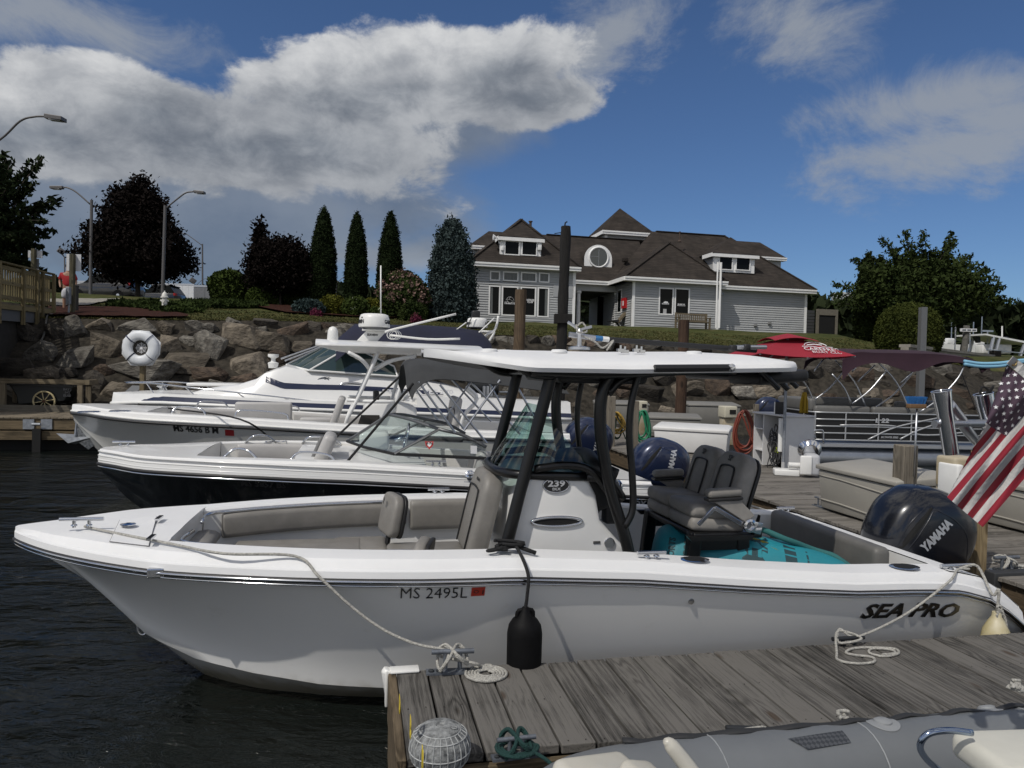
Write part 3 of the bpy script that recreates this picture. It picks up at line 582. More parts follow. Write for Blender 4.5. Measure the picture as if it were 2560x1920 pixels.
y3=9.0;u0=hx(1855,605,y3+2.5);u1=hx(1900,606,y3+2.5);u2=hx(1967,645,y3)
roof([[(u0 .x-6,y3,u2 .z),(u2 .x,y3,u2 .z),(u1 .x,y3+2.5,u1 .z),(u0 .x-6,y3+2.5,u1 .z)],[(u2 .x,y3,u2 .z),(u2 .x,y3+5,u2 .z),(u1 .x,y3+2.5,u1 .z)]]);fascia(u2 .x-4,u2 .x,y3,u2 .z)
b=MB();b.bx(u2 .x-4,u2 .x-.3,y3+.3,y3+3,ZB,u2 .z-.2);b.build("rear_wall",siding,house)
yc=8.6;c0=hx(1506,575,yc);c1=hx(1638,580,yc);ca=hx(1569,522,yc+(c1 .x-c0 .x)/2);cw=c1 .x-c0 .x;cm=(c0 .x+c1 .x)/2;A2=(cm,yc+cw/2,ca.z)
roof([[(c0 .x,yc,c0 .z),(c1 .x,yc,c0 .z),A2],[(c0 .x,yc,c0 .z),(c0 .x,yc+cw,c0 .z),A2],[(c1 .x,yc,c0 .z),(c1 .x,yc+cw,c0 .z),A2]]);fascia(c0 .x,c1 .x,yc,c0 .z,.26)
b=MB();b.bx(c0 .x,c0 .x+.06,yc+.06,yc+cw,c0 .z-.26,c0 .z);b.build("fascia",whitet,house)
b=MB();b.bx(c0 .x+.3,c1 .x-.3,yc+.35,yc+cw-.35,zr2-1.5,c0 .z-.1);b.build("cupola_wall",siding,house)
b=MB();b.bx(c0 .x+.3,c0 .x+.5,yc+.30,yc+.349,zr2-1.5,c0 .z-.1);b.build("corner_board",whitet,house)
yw=REC+1.1;g0=rect(*z1p(1322,480),*z1p(1612,778),yw);cxw=(g0[0]+g0[1])/2;rw=(g0[1]-g0[0])/2;czw=g0[3]-rw
out=[(g0[0],yw,g0[2]),(g0[1],yw,g0[2])]+[(cxw+rw*math.cos(a),yw,czw+rw*math.sin(a))for a in np.linspace(0,math.pi,20)]
b=MB();b.prism(out,(0,.1,0));dm=b.build("round_dormer",whitet,house);b=MB();b.prism([(cxw+(x-cxw)*.93,.1+y,czw+(z-czw)*.93)for x,y,z in out],(0,1.6,0));b.build("dormer_side",shing,house)
gx_,gz_=hx(*z1p(1470,626),yw).x,hx(*z1p(1470,626),yw).z;gr=103*.22904/FPX*46
b=MB();b.tube([(gx_+(gr+.05)*math.cos(a),yw-.02,gz_+(gr+.05)*math.sin(a))for a in np.linspace(0,2*math.pi,33)[:-1]],.06,8,closed=True);fr_=b.build("window",whitet,house,smooth=True)
b=MB();b.prism([(gx_+gr*math.cos(a),yw-.012,gz_+gr*math.sin(a))for a in np.linspace(0,2*math.pi,33)[:-1]],(0,.01,0));b.build("pane",mat("sky_reflecting_glass",(.02,.03,.035),.04,spec=.9),fr_)
b=MB();b.bx(gx_-.02,gx_+.02,yw-.03,yw-.013,gz_-gr,gz_+gr);b.bx(gx_-gr,gx_-.02,yw-.03,yw-.013,gz_+.02,gz_+.05);b.build("muntin",mat("grey_bars",(.2,.21,.22),.5),fr_)
def fit(name,px,py,y,d,m,**k):q=hx(px,py,y);return rbox(name,house,m,(q.x,y,q.z),d,.02)
for px,py in((1889,813),(1924,808)):fit("vent_hood",px,py,RC2-.1,(.2,.14,.16),mat("grey_vent",(.2,.2,.2),.6))
fit("wall_lamp",1805,735,RC2-.12,(.16,.2,.2),galv);fit("roof_vent",1563,650,REC+.9,(.3,.4,.25),shing)
q=hx(*z2p(257,440),3.5);b=MB();b.lathe([(.16,0),(.05,.14),(.05,.62),(.07,.62),(.07,.68)],10,M.Translation((q.x,3.5,q.z-.1)));b.build("plumbing_vent",mat("rusty_pipe",(.06,.04,.03),.8),house)
q=hx(*z1p(725,290),5);b=MB();b.lathe([(.09,-.4),(.09,.3),(.14,.3),(.14,.36)],10,M.Translation((q.x,5,q.z)));b.build("plumbing_vent",mat("rusty_pipe"),house)
for x0,y0,x1,y1 in((975,925,1040,1060),(1143,932,1190,1075)):
 r=rect(*z1p(x0,y0),*z1p(x1,y1));b=MB();b.bx(r[0],r[1],-.05,-.03,r[2],r[3]);b.build("blank_notice_board",mat("grey_panel",(.36,.37,.38),.6),house)
q=hx(*z1p(1780,1118),.5);b=MB();b.bx(R0-.16,R0-.03,.75,1.45,q.z-.32,q.z+.32);b.build("fire_box",mat("fire_red",(.42,.012,.015),.4),house)
b=MB();b.bx(R0-.165,R0-.16,1.0,1.2,q.z-.15,q.z+.15);b.build("fire_box_mark",letter_white,house)
b=MB();b.bx(R0-.06,R0-.02,1.7,2.4,ZB+1,ZB+2.5);b.build("window",whitet,house);b=MB();b.bx(R0-.07,R0-.061,1.78,2.32,ZB+1.08,ZB+2.42);b.build("pane",winglass,house)
q=hx(*z1p(355,412),.2);b=MB();b.lathe([(.03,0),(.05,.15),(.17,.32),(.18,.34)],12,M.Translation((q.x+.12,.1,q.z))@M.Rotation(rad(-90),4,'Y'));b.tube([(q.x+.1,.1,q.z-.05),(q.x+.15,.12,q.z-.3),(q.x+.42,.2,q.z-.55)],.03,6);b.build("horn_speaker",whitet,house)
q=hx(*z1p(820,515),.2);rbox("alarm_box",house,whitet,(q.x,.1,q.z),(.22,.2,.4),.02);q=hx(*z1p(415,530),.2);rbox("alarm_box",house,whitet,(q.x,.1,q.z),(.16,.16,.28),.02)
def wtext(s,px,py,fit_,size,y=-.006,m=letter_white,name="lettering"):
 q=hx(px,py,0);text(name,s,house,m,(q.x,y,q.z),(1,0,0),(0,0,1),size,.002,.004,fit=fit_)
wtext("978-846-7110",1274,759,.62,.13);wtext("CAREFREE",1321,750.5,.74,.17);wtext("CLUB",1325,755.5,.34,.13)
q=hx(1275,750,0)
def arc(cx,cz,rx,rz,a0,a1,n=14):return[(cx+rx*math.cos(a),-.008,cz+rz*math.sin(a))for a in np.linspace(a0,a1,n)]
b=MB();b.tube(arc(q.x,q.z-.08,.24,.27,.2,math.pi-.2),.006,4);b.tube([(q.x-.32,-.008,q.z-.12),(q.x-.1,-.008,q.z-.12),(q.x,-.008,q.z-.2),(q.x+.12,-.008,q.z-.13),(q.x+.3,-.008,q.z-.14)],.008,4,smooth=4);b.tube([(q.x-.2,-.008,q.z+.04),(q.x+.02,-.008,q.z+.02),(q.x+.2,-.008,q.z-.08)],.006,4);b.tube([(q.x-.05,-.008,q.z+.03),(q.x-.02,-.008,q.z+.16),(q.x+.08,-.008,q.z+.16)],.007,4);b.tube([(q.x-.2,-.008,q.z+.04),(q.x-.1,-.008,q.z-.14)],.006,4);b.build("boat_emblem",letter_white,house)
wtext("ACCURATE",1663.5,759.5,.48,.12);wtext("800-888-7106",1703,761,.48,.10)
q=hx(1663,756,0);b=MB();b.prism([(q.x-.12,-.008,q.z-.04),(q.x+.2,-.008,q.z-.04),(q.x+.16,-.008,q.z+.05),(q.x+.0,-.008,q.z+.07),(q.x-.1,-.008,q.z+.02)],(0,.004,0));q=hx(1703,764.3,0);b.bx(q.x-.27,q.x+.27,-.01,-.005,q.z-.012,q.z+.012);b.build("boat_emblem",letter_white,house)
q=hx(1662,778,0);b=MB();b.bx(q.x-.11,q.x+.11,-.004,-.001,q.z-.14,q.z+.14);b.build("paper_notice",mat("grey_paper",(.42,.42,.42),.8),house)
oak=wood("teak_weathered",(.05,.04,.026),(.17,.14,.095),0,.8)
q=hx(1735,822,-1.2);bw=2.0
t_=thing("garden_bench","weathered wooden slat bench against the grey clubhouse wall","bench",H.wld((q.x,-1.0,ground(q.x,40.6))),ANG)
b=MB();b.bx(-bw/2,bw/2,-.25,.2,.42,.47);b.build("seat",oak,t_)
b=MB();b.bx(-bw/2,bw/2,.2,.25,.88,.98);b.bx(-bw/2,bw/2,.2,.25,.50,.56);b.build("back_rail",oak,t_)
for i in range(15):x=-bw/2+.12+i*.125;b=MB();b.bx(x,x+.075,.21,.24,.56,.88);b.build("slat",oak,t_)
for sx in(-1,1):
 b=MB();b.bx(sx*bw/2-.05,sx*bw/2+.05,.18,.28,0,1.0);b.build("leg",oak,t_);b=MB();b.bx(sx*bw/2-.05,sx*bw/2+.05,-.28,-.18,0,.68);b.build("leg",oak,t_)
 b=MB();b.bx(sx*bw/2-.06,sx*bw/2+.06,-.32,.25,.68,.73);b.build("arm",oak,t_)
q=hx(1544,815,1.2);t_=thing("porch_chair","slatted black and tan chair standing under the porch column","chair",H.wld((q.x,1.2,ZB)),ANG)
b=MB();b.prism([(-.1,-.3,.3),(.0,-.3,.3),(.55,-.3,.95),(.45,-.3,1.0)],(0,.6,0));b.build("backrest",oak,t_)
b=MB();b.bar((-.5,0,.42),(.15,0,.3),.6,.05);b.build("seat",blackm,t_)
for yy in(-.28,.28):b=MB();b.prism([(-.62,yy,.42),(-.05,yy,.5),(.4,yy,0),(.25,yy,0),(-.08,yy,.36),(-.62,yy,.36)],(0,.05,0));b.build("side_frame",blackm,t_)
q=H.y(2065,835,4);t_=thing("gate_enclosure","tan wooden bin enclosure with dark gate right of the clubhouse","enclosure",H.wld((q.x,4,q.z)),ANG)
w_,h_=1.6,1.75;tanp=mat("tan_paint",(.16,.145,.115),.8,var=.1)
for x in(-.8,.7):b=MB();b.bx(x,x+.16,-.08,.08,-.3,h_);b.build("post",tanp,t_)
b=MB();b.bx(-.64,.7,-.06,.06,h_-.42,h_);b.build("lintel",tanp,t_);b=MB();b.bx(-.63,.69,0,.04,-.3,h_-.43);b.build("gate",dark,t_)
for i in range(9):b=MB();b.bx(-2.4,-.82,.2,.26,-.3+i*.22,-.3+i*.22+.19);b.build("slat",mat("grey_fence_board",(.05,.052,.055),.8),t_)
def leafm(name,c1,c2,vs=1.2,rough=.7):
 return mat(name,c1,.85,col2=c2,vs=vs,det=4,spec=.06)
dk_green=leafm("dark_green_leaves",(.040,.055,.016),(.016,.026,.008));md_green=leafm("mid_green_leaves",(.060,.085,.020),(.028,.045,.010));lt_green=leafm("light_green_leaves",(.055,.078,.018),(.028,.042,.011))
purple=leafm("dark_purple_leaves",(.012,.009,.008),(.006,.0045,.004));cedar=leafm("dark_cedar_foliage",(.016,.025,.009),(.010,.016,.006),2.5);bluesp=leafm("blue_spruce_needles",(.058,.078,.076),(.028,.042,.042),2.5)
yelgr=leafm("yellow_green_leaves",(.095,.095,.014),(.05,.055,.010));bluejun=leafm("blue_juniper",(.05,.075,.072),(.028,.042,.042));pinkfl=leafm("pink_flower_heads",(.26,.17,.145),(.15,.10,.08),3);whitefl=leafm("white_flower_heads",(.5,.52,.42),(.3,.34,.22),3)
bark=mat("grey_brown_bark",(.055,.045,.036),.95,var=.35,vs=8,bump=.8,bs=14)
NR=np.random.RandomState(5)
def quads(c,size,up=0.0,asp=1.5):
 n=len(c);a=NR.normal(size=(n,3));a/=np.linalg.norm(a,axis=1)[:,None];u=NR.normal(size=(n,3));u-=a*(u*a).sum(1)[:,None];u/=np.linalg.norm(u,axis=1)[:,None];w=np.cross(a,u)
 s=(size*NR.uniform(.6,1.35,n))[:,None];u=u*s*.5*asp;w=w*s*.5
 v=np.stack([c-u,c-w*.8+u*.1,c+u,c+w*.8+u*.1],1).reshape(-1,3)
 return v,np.arange(4*n).reshape(n,4)
def core(prof,n=18,k=.82,bump=.12,seed=0.0):
 """closed inner mass of a dense crown so that no daylight shows through it"""
 V_=[];F_=[]
 for i,(z,r)in enumerate(prof):
  for j in range(n):
   a=2*math.pi*j/n;rr=r*k*(1+bump*mnoise.noise(V((math.cos(a)*2,math.sin(a)*2,z*1.3+seed))));V_.append((rr*math.cos(a),rr*math.sin(a),z))
 for i in range(len(prof)-1):
  for j in range(n):F_.append((i*n+j,i*n+(j+1)%n,(i+1)*n+(j+1)%n,(i+1)*n+j))
 return np.array(V_),np.array(F_)
def prof_pts(prof,n,shell=.75,jit=.12,seed=0.0,lobes=0.0):
 zs=np.array([p[0]for p in prof]);rs=np.array([p[1]for p in prof]);zz=np.linspace(zs[0],zs[-1],60);rr=np.interp(zz,zs,rs);cdf=np.cumsum(rr+.02);cdf/=cdf[-1]
 z=np.interp(NR.uniform(size=n),cdf,zz);a=NR.uniform(0,2*math.pi,n);r=np.interp(z,zs,rs)*(1-(1-shell)*NR.uniform(size=n)**1.5)
 if lobes:
  f=np.array([1+lobes*mnoise.noise(V((math.cos(q)*1.6,math.sin(q)*1.6,h*.9+seed)))for q,h in zip(a,z)]);r=r*f
 p=np.stack([r*np.cos(a),r*np.sin(a),z],1);return p+NR.normal(size=p.shape)*jit
def plant(name,label,cat,base,prof,mt,n,leaf,group=None,trunk=None,shell=.72,jit=.05,lobes=.15,core_k=.8,clump=None,part="crown",extra=None,asp=1.5,seed=None):
 t=thing(name,label,cat,base,0,group);seed=R.uniform(0,50)if seed is None else seed
 pts=prof_pts(prof,n if not clump else n//clump[0],shell,jit,seed,lobes)
 if clump:pts=np.repeat(pts,clump[0],0)+NR.normal(size=(len(pts)*clump[0],3))*clump[1]
 v,f=quads(pts,leaf,asp=asp)
 if core_k:
  cv,cf=core(prof,18,core_k,.12+lobes*.5,seed);f=np.concatenate([f,cf+len(v)]);v=np.concatenate([v,cv])
 mi=None;ms=mt
 np_mesh(part,v,f,mt,t)
 if extra:
  ep=prof_pts(prof,extra[1],.96,.03,seed,lobes);ep=ep[ep[:,2]>extra[3]*prof[-1][0]]
  if extra[4]>1:ep=np.repeat(ep,extra[4],0)+NR.normal(size=(len(ep)*extra[4],3))*extra[2]*.5
  v,f=quads(ep,extra[2],asp=1.1);np_mesh("flowers",v,f,extra[0],t)['kind']="stuff"
 if trunk:
  b=MB()
  for pth,rr in trunk:b.tube(pth,rr,7,smooth=3)
  b.build("trunk",bark,t,smooth=True)
 return t
def hgt(px0,Y,py0,py1):return abs(py1-py0)/FPX*Y
def baseat(px,py,Y):
 p=at(px,py,Y);p.z=ground(p.dot(AX),p.dot(CX));return p
def tall(name,label,px,pytop,pybase,wpx,Y,shape,mt,n,leaf,**k):
 """a plant whose silhouette spans the given pixels at distance Y; shape = [(height share, width share)]"""
 b0=baseat(px,pybase,Y);top=at(px,pytop,Y).z;h=top-b0 .z;w=wpx/FPX*Y/2
 return plant(name,label,k.pop('cat','tree'),b0,[(a*h,max(.02,c*w))for a,c in shape],mt,n,leaf,**k)
ARB=[(0,.75),(.08,.9),(.28,.96),(.48,.92),(.66,.76),(.82,.54),(.93,.30),(.98,.13),(1,.02)]
for px,pt,w,sh in((806,516,66,None),(889,530,56,None),(973,528,62,None)):
 lab={806:"tallest columnar arborvitae, leftmost of the three dark spires",889:"narrow columnar arborvitae in the middle of the three dark spires",973:"columnar arborvitae behind the pink flowering bush"}[px]
 tall("arborvitae",lab,px,pt,752,w,40,ARB,cedar,26000,.065,group="three columnar arborvitae",jit=.03,lobes=.09,shell=.9,core_k=.93,clump=(8,.045),trunk=[([(0,0,0),(0,0,1)],.12)])
SPR=[(0,.85),(.08,1),(.25,.97),(.45,.86),(.6,.74),(.75,.62),(.88,.44),(.96,.26),(1,.06)]
tall("blue_spruce","dense blue grey spruce beside the clubhouse corner",1126,550,790,122,38,SPR,bluesp,24000,.11,lobes=.22,jit=.07,core_k=.82,clump=(14,.10),trunk=[([(0,0,0),(0,0,1.5)],.16)],shell=.8)
def branches(h,spread,n,zlo,seed):
 q=random.Random(seed);out=[([(0,0,-.1),(q.uniform(-.1,.1),0,h*.25),(q.uniform(-.15,.15),q.uniform(-.1,.1),h*.55),(0,0,h*.9)],[h*.022,h*.018,h*.012,h*.003])]
 for i in range(n):
  a=q.uniform(0,6.28);z=q.uniform(zlo,.75)*h;r=spread*q.uniform(.55,.95);out.append(([(0,0,z),(r*.5*math.cos(a),r*.5*math.sin(a),z+r*.35),(r*math.cos(a),r*math.sin(a),z+r*q.uniform(.4,.8))],[h*.009,h*.005,h*.0015]))
 return out
t=tall("purple_maple","large dark purple maple beside the two lamp posts",345,448,752,226,40,[(.17,.40),(.23,.80),(.30,.98),(.40,1.0),(.52,.85),(.63,.68),(.76,.56),(.86,.36),(.94,.18),(1,.04)],purple,26000,.15,lobes=.5,jit=.12,core_k=.55,clump=(22,.22),shell=.6,trunk=branches(6.4,2.2,12,.2,3),group="purple maples")
t=tall("purple_maple","smaller rounded purple maple with a pale trunk in the mulch bed",702,600,757,152,40,[(.28,.35),(.36,.85),(.48,1),(.62,.97),(.78,.8),(.9,.5),(1,.12)],purple,18000,.125,lobes=.28,jit=.12,core_k=.72,clump=(22,.2),shell=.65,trunk=branches(3.2,1.4,9,.35,4),group="purple maples")
pb=baseat(640,757,40.4);zt_=at(640,562,40.4).z-pb.z
v,f=quads(np.concatenate([NR.normal(size=(1300,3))*(.16,.16,.45)+(-1.36,.3,zt_-.75),NR.normal(size=(900,3))*(.35,.3,.4)+(-1.2,.3,zt_-1.9)]),.17);np_mesh("crown",v,f,purple,t)
def open_tree(name,label,base,tips,mt,leaf,trunk_r,root=(0,0,0),nl=60,spread=.3,seed=1,group=None,fill=None,cat='tree'):
 """tree built from a list of branch ends (local), each carrying leaf sprays along its outer half"""
 t=thing(name,label,cat,base,0,group);q=random.Random(seed);b=MB();pts=[]
 h=max(p[2]for p in tips);trunk=[V(root),V((root[0]+.1,0,h*.22)),V((0,0,h*.45))];b.tube(trunk,[trunk_r,trunk_r*.8,trunk_r*.5],8,smooth=4)
 for tp in tips:
  tp=V(tp);s0=trunk[1].lerp(trunk[2],q.random());mid=s0 .lerp(tp,.5)+V((q.uniform(-.2,.2),q.uniform(-.2,.2),q.uniform(.0,.35)))
  path=cat_rom([s0,mid,tp],8);b.tube(path,[trunk_r*.3,trunk_r*.16,.012],5)
  for k in range(nl):
   u=q.uniform(.2,1)**.85;f_=u*(len(path)-1);i_=min(len(path)-2,int(f_));p=path[i_].lerp(path[i_+1],f_-i_);sp=spread*(1.3-u*1.05);pts.append(p+V((q.gauss(0,sp),q.gauss(0,sp),q.gauss(-.05,sp*.8))))
 b.build("trunk",bark,t,smooth=True);pts=np.array(pts)
 if fill is not None:pts=np.concatenate([pts,fill])
 v,f=quads(pts,leaf,asp=1.8);np_mesh("crown",v,f,mt,t);return t
def tips_from(pxs,Y,base,jit=1.5,seed=2):
 q=random.Random(seed);out=[]
 for px,py in pxs:
  p=at(px,py,Y)-base;out.append((p.x,p.y+q.uniform(-jit,jit),p.z))
 return out
Bl=baseat(-70,760,27);TPX=[(50,362),(20,372),(75,405),(100,458),(118,478),(60,440),(98,545),(85,520),(90,612),(70,632),(55,650),(30,640),(95,585),(10,620),(-20,600),(40,500),(20,560),(-30,420),(30,420),(0,470),(60,590),(-60,520),(20,655),(-40,560),(-10,530),(35,580),(80,560),(10,395),(45,460),(-100,440),(-160,500),(-140,600),(-200,560)]
tp=tips_from(TPX+[(a-14,b_+12)for a,b_ in TPX],27,Bl)
open_tree("leafy_tree","dark green broadleaf tree reaching in over the gangway at the left edge",Bl,tp,leafm("dark_broad_leaves",(.022,.032,.012),(.010,.016,.007)),.15,.16,nl=130,spread=.22,seed=3)
Br=baseat(2290,850,44);q_=random.Random(8)
TP2=[(2240,582),(2275,588),(2225,625),(2305,628),(2340,610),(2370,582),(2420,592),(2455,628),(2490,668),(2480,720),(2510,742),(2525,755),(2440,740),(2400,700),(2130,672),(2110,700),(2098,730),(2105,755),(2150,640),(2180,600),(2200,660),(2260,660),(2320,680),(2380,650),(2430,680),(2350,740),(2300,720),(2230,720),(2170,720),(2410,760),(2460,770),(2200,780),(2280,790),(2390,800),(2150,770),(2330,640),(2290,650),(2215,690),(2360,690),(2445,655),(2140,745),(2250,760),(2310,770),(2370,770),(2425,720),(2265,620),(2395,630)]
fillp=NR.normal(size=(22000,3));fillp=fillp[np.linalg.norm(fillp,axis=1)<1.9]*(2.3,1.4,1.25)+(0.5,0,3.6)
open_tree("leafy_tree","wide dark green tree with upright shoots beyond the clipped hedge",Br,tips_from(TP2,44,Br,1.8,4),dk_green,.15,.22,nl=330,spread=.40,seed=9,fill=fillp)
for px,pt,w in((2163,628,50),(2193,640,40)):tall("cypress",{2163:"taller dark cypress column at the left of the wide tree",2193:"second cypress column half hidden in the wide tree"}[px],px,pt,850,w,46,ARB,leafm("olive_cypress",(.030,.042,.012),(.014,.02,.007)),7000,.14,lobes=.1,core_k=.88,clump=(8,.1),group="cypress columns",trunk=[([(0,0,0),(0,0,1)],.12)])
BALL=[(0,.72),(.08,.9),(.25,1),(.5,1),(.72,.88),(.88,.6),(.97,.28),(1,.05)]
tall("clipped_hedge","large round clipped hedge on the lawn at the right",2270,756,872,152,38,BALL,leafm("hedge_leaves",(.052,.062,.014),(.024,.032,.008),2),20000,.085,cat="hedge",lobes=.06,jit=.03,shell=.93,core_k=.94,trunk=[([(0,0,0),(0,0,.6)],.12)],part="foliage")
SH=[("rounded_shrub","light green rounded shrub left of the smaller purple maple",573,676,757,92,41,lt_green,9000,.15,.25),("boxwood_shrub","clipped yellow green boxwood right of the rounded shrub",655,716,757,74,40,md_green,6000,.09,.08),("boxwood_shrub","dark boxwood hedge under the tallest arborvitae",737,716,755,66,41,dk_green,5000,.1,.1),("yellow_shrub","bright yellow green dome shrub behind the left granite bench",831,740,774,62,35,yelgr,5000,.08,.08),("yellow_shrub","yellow green dome shrub right of the white flowers",930,748,782,46,35.5,yelgr,3500,.08,.1),("juniper_shrub","low blue grey juniper left of the yellow dome shrub",772,750,774,66,34,bluejun,5000,.10,.35),("garden_shrub","dark green shrub behind the right granite bench",1030,755,795,60,35.5,dk_green,4000,.1,.25),("garden_shrub","leafy dark shrub between pink bush and spruce",985,740,790,70,36.5,dk_green,4000,.11,.25)]
for nm,lab,px,pt,pb_,w,Y,m_,n,lf,lo in SH:tall(nm,lab,px,pt,pb_,w,Y,BALL,m_,n,lf,cat="shrub",lobes=lo,jit=.05,core_k=.85,shell=.85,part="foliage")
tall("hydrangea_bush","big pink flowering bush in front of the third arborvitae",1006,678,790,124,37,BALL,dk_green,6000,.13,cat="shrub",lobes=.25,core_k=.85,part="foliage",extra=(pinkfl,260,.13,.28,14))
tall("hydrangea_bush","low white flowering bush between the yellow shrubs",890,744,790,66,35,BALL,lt_green,5000,.10,cat="shrub",lobes=.25,core_k=.85,part="foliage",extra=(whitefl,60,.08,.3,4))
tall("hydrangea_bush","small clump of pale yellow flowers beside the right granite bench",943,772,800,40,33.5,BALL,md_green,2500,.09,cat="shrub",lobes=.3,core_k=.8,part="foliage",extra=(whitefl,26,.07,.3,3))
for px,py in((790,781),(1040,793)):tall("flower_clump",{790:"low magenta flower clump left of the left granite bench",1040:"low magenta flower clump right of the right granite bench"}[px],px,py-6,py+2,24,33,BALL,leafm("magenta_flowers",(.12,.02,.05),(.05,.03,.02)),700,.06,cat="flowers",lobes=.3,core_k=.7,part="foliage")
pts=[]
for i in range(26000):
 px=R.uniform(280,660);top=lerp(px,[280,330,420,520,660],[765,764,764,760,762]);bot=lerp(px,[280,350,420,500,505,660],[768,777,786,782,770,770]);py=top+(bot-top)*R.random()
 pts.append((px,py))
cg={}
arr=[]
for px,py in pts:
 k=(round(px/6),round(py/2))
 if k not in cg:cg[k]=gnd(k[0]*6,k[1]*2)
 p=cg[k];hh=.08+.16*(mnoise.noise(V((p.x*.9,p.y*.9,0)))+.4);arr.append((p.x+R.uniform(-.09,.09),p.y+R.uniform(-.35,.35),p.z+max(.05,hh)*R.random()+.04))
v,f=quads(np.array(arr),.13,asp=2.2);o=np_mesh("juniper_groundcover",v,f,leafm("juniper_green",(.042,.060,.016),(.016,.026,.008)));tag(o,"spreading green juniper ground cover above the mulch on the left",None,kind="stuff")
arr=[]
for i in range(45000):
 s=R.uniform(-15,30);tt=lerp(s,TS,TT);t=tt+R.random()**1.6*9;arr.append(tuple(st(s,t,ground(s,t)+.0+R.random()*.03)))
v,f=quads(np.array(arr),.05,asp=1.8);tag(np_mesh("grass_tufts",v,f,mat("dry_grass_blades",(.095,.085,.034),.9,col2=(.045,.052,.018),vs=1.3,spec=.1)),"short dry grass growing along the top of the bank",None,kind="stuff")
fwm=leafm("far_woods",(.030,.040,.018),(.014,.020,.010),.05);hill=mat("far_shore_ground",(.03,.035,.018),.95,var=.3,vs=.05)
def woods(name,lab,px0,px1,pys,Y,hpx,n,leaf,depth):
 P=[]
 for i in range(n):
  px=R.uniform(px0,px1);Yk=Y+R.random()*depth;top=lerp(px,[a for a,_ in pys],[c for _,c in pys])+10*mnoise.noise(V((px*.02,3,0)))+6*mnoise.noise(V((px*.07,9,0)));py=top+(R.random()**1.3)*hpx;P.append(tuple(at(px,py,Yk)))
 v,f=quads(np.array(P),leaf,asp=1.2);tag(np_mesh(name,v,f,fwm),lab,None,kind="stuff")
rows=[]
for px in np.linspace(1800,3000,30):rows.append([at(px,800,210)+V((0,0,-30)),at(px,770+8*math.sin(px*.03),225)])
b=MB();b.grid(rows);tag(b.build("hill",fwm),"dark wooded far shore to the right",None,kind="structure")
woods("far_wood","dark wooded hillside across the water at the right",1960,2900,[(1960,745),(2025,745),(2070,765),(2100,762),(2200,770),(2480,768),(2530,775),(2900,765)],185,130,9000,4.2,30)
woods("far_wood","distant trees seen between the shrubs and through the passage",420,1560,[(420,735),(620,720),(760,705),(850,722),(1000,735),(1260,738),(1300,745),(1440,755),(1480,735),(1560,715)],130,75,9000,2.6,25)
woods("far_wood","distant low trees at the far end of the parking lot",-200,420,[(-200,712),(95,705),(140,705),(175,716),(420,735)],150,50,3500,2.6,20)
wt=thing("water_tower","pale water tower rising over the far trees right of the clubhouse","water tower",at(2106,790,260))
k=260/FPX;pale=mat("pale_tank_paint",(.36,.38,.38),.6,var=.05)
b=MB();zt=(790-730)*k;b.lathe([(0.3,zt),(22*k,zt-1.2),(27*k,zt-4*k),(27.5*k,zt-26*k),(26*k,zt-30*k),(20*k,zt-37*k),(8*k,zt-43*k)],24);b.build("tank",pale,wt,smooth=40)
for i in range(6):a=i*1.047+.3;b=MB();b.tube([(24*k*math.cos(a),24*k*math.sin(a),-12),(24*k*math.cos(a),24*k*math.sin(a),zt-27*k)],.55,6);b.build("leg",pale,wt)
b=MB();b.tube([(29*k*math.cos(a),29*k*math.sin(a),zt-26*k)for a in np.linspace(0,6.2,24)],.4,4,closed=True);b.build("catwalk",pale,wt)
lampm=mat("bronze_grey_lamp_pole",(.105,.10,.10),.5,.3);lens=mat("lamp_lens",(.30,.31,.32),.4)
def lamp(label,base,top,arm,head,Y,r=.09,group="parking lot street lamps"):
 """base, top, arm bend and head given in the photograph's pixels, all standing at distance Y"""
 p0=at(*base,Y);p1=at(*top,Y);t=thing("street_lamp",label,"street lamp",p0,0,group);b=MB();b.tube([V((0,0,-1.5)),p1-p0],[r,r*.8],10);b.build("pole",lampm,t,smooth=40)
 a=[at(*q,Y)-p0 for q in arm];b=MB();b.tube(a,r*.42,8,smooth=5);b.build("arm",lampm,t,smooth=True)
 h0,h1=at(*head[0],Y)-p0,at(*head[1],Y)-p0;d=(h1-h0);b=MB();n=d.normalized();up=V((0,0,1));w=d.length*.27;hh=d.length*.27;s_=n.cross(up).normalized()
 b.add([h0+s_*w*k1*.6+up*z for z in(-hh*.45,hh*.45)for k1 in(-1,1)]+[h1+s_*w*k1+up*z for z in(-hh*.55,hh*.25)for k1 in(-1,1)],[(0,1,3,2),(4,6,7,5),(0,4,5,1),(2,3,7,6),(0,2,6,4),(1,5,7,3)]);ho=b.build("lamp_head",lampm,t,bevel=.02);b=MB();m_=h0 .lerp(h1,.55)-up*hh*.56;b.bar(m_-n*d.length*.3,m_+n*d.length*.32,w*1.3,.03);b.build("lens",lens,ho)
 return t
lamp("nearest street lamp, its arm reaching in at the top left edge",(-95,742),(-90,395),[(-90,400),(0,349),(50,303),(85,292),(116,291)],[(114,291),(160,297)],30,.1)
lamp("street lamp left of the large purple maple, arm to the left",(226,750),(229,500),[(227,512),(190,480),(168,469),(157,469)],[(158,469),(128,468)],37)
lamp("street lamp right of the large purple maple, arm to the right",(405,745),(413,514),[(413,522),(445,496),(465,482),(485,479)],[(485,479),(512,481)],36)
lamp("thinner farther street lamp between maple and rounded shrub, arm to the left",(507,714),(506,610),[(506,614),(480,595),(465,585),(453,583)],[(454,583),(437,583)],72)
lamp("street lamp whose head shows above the smaller purple maple",(655,740),(658,615),[(658,615),(672,602),(685,595),(692,594)],[(691,594),(708,597)],75)
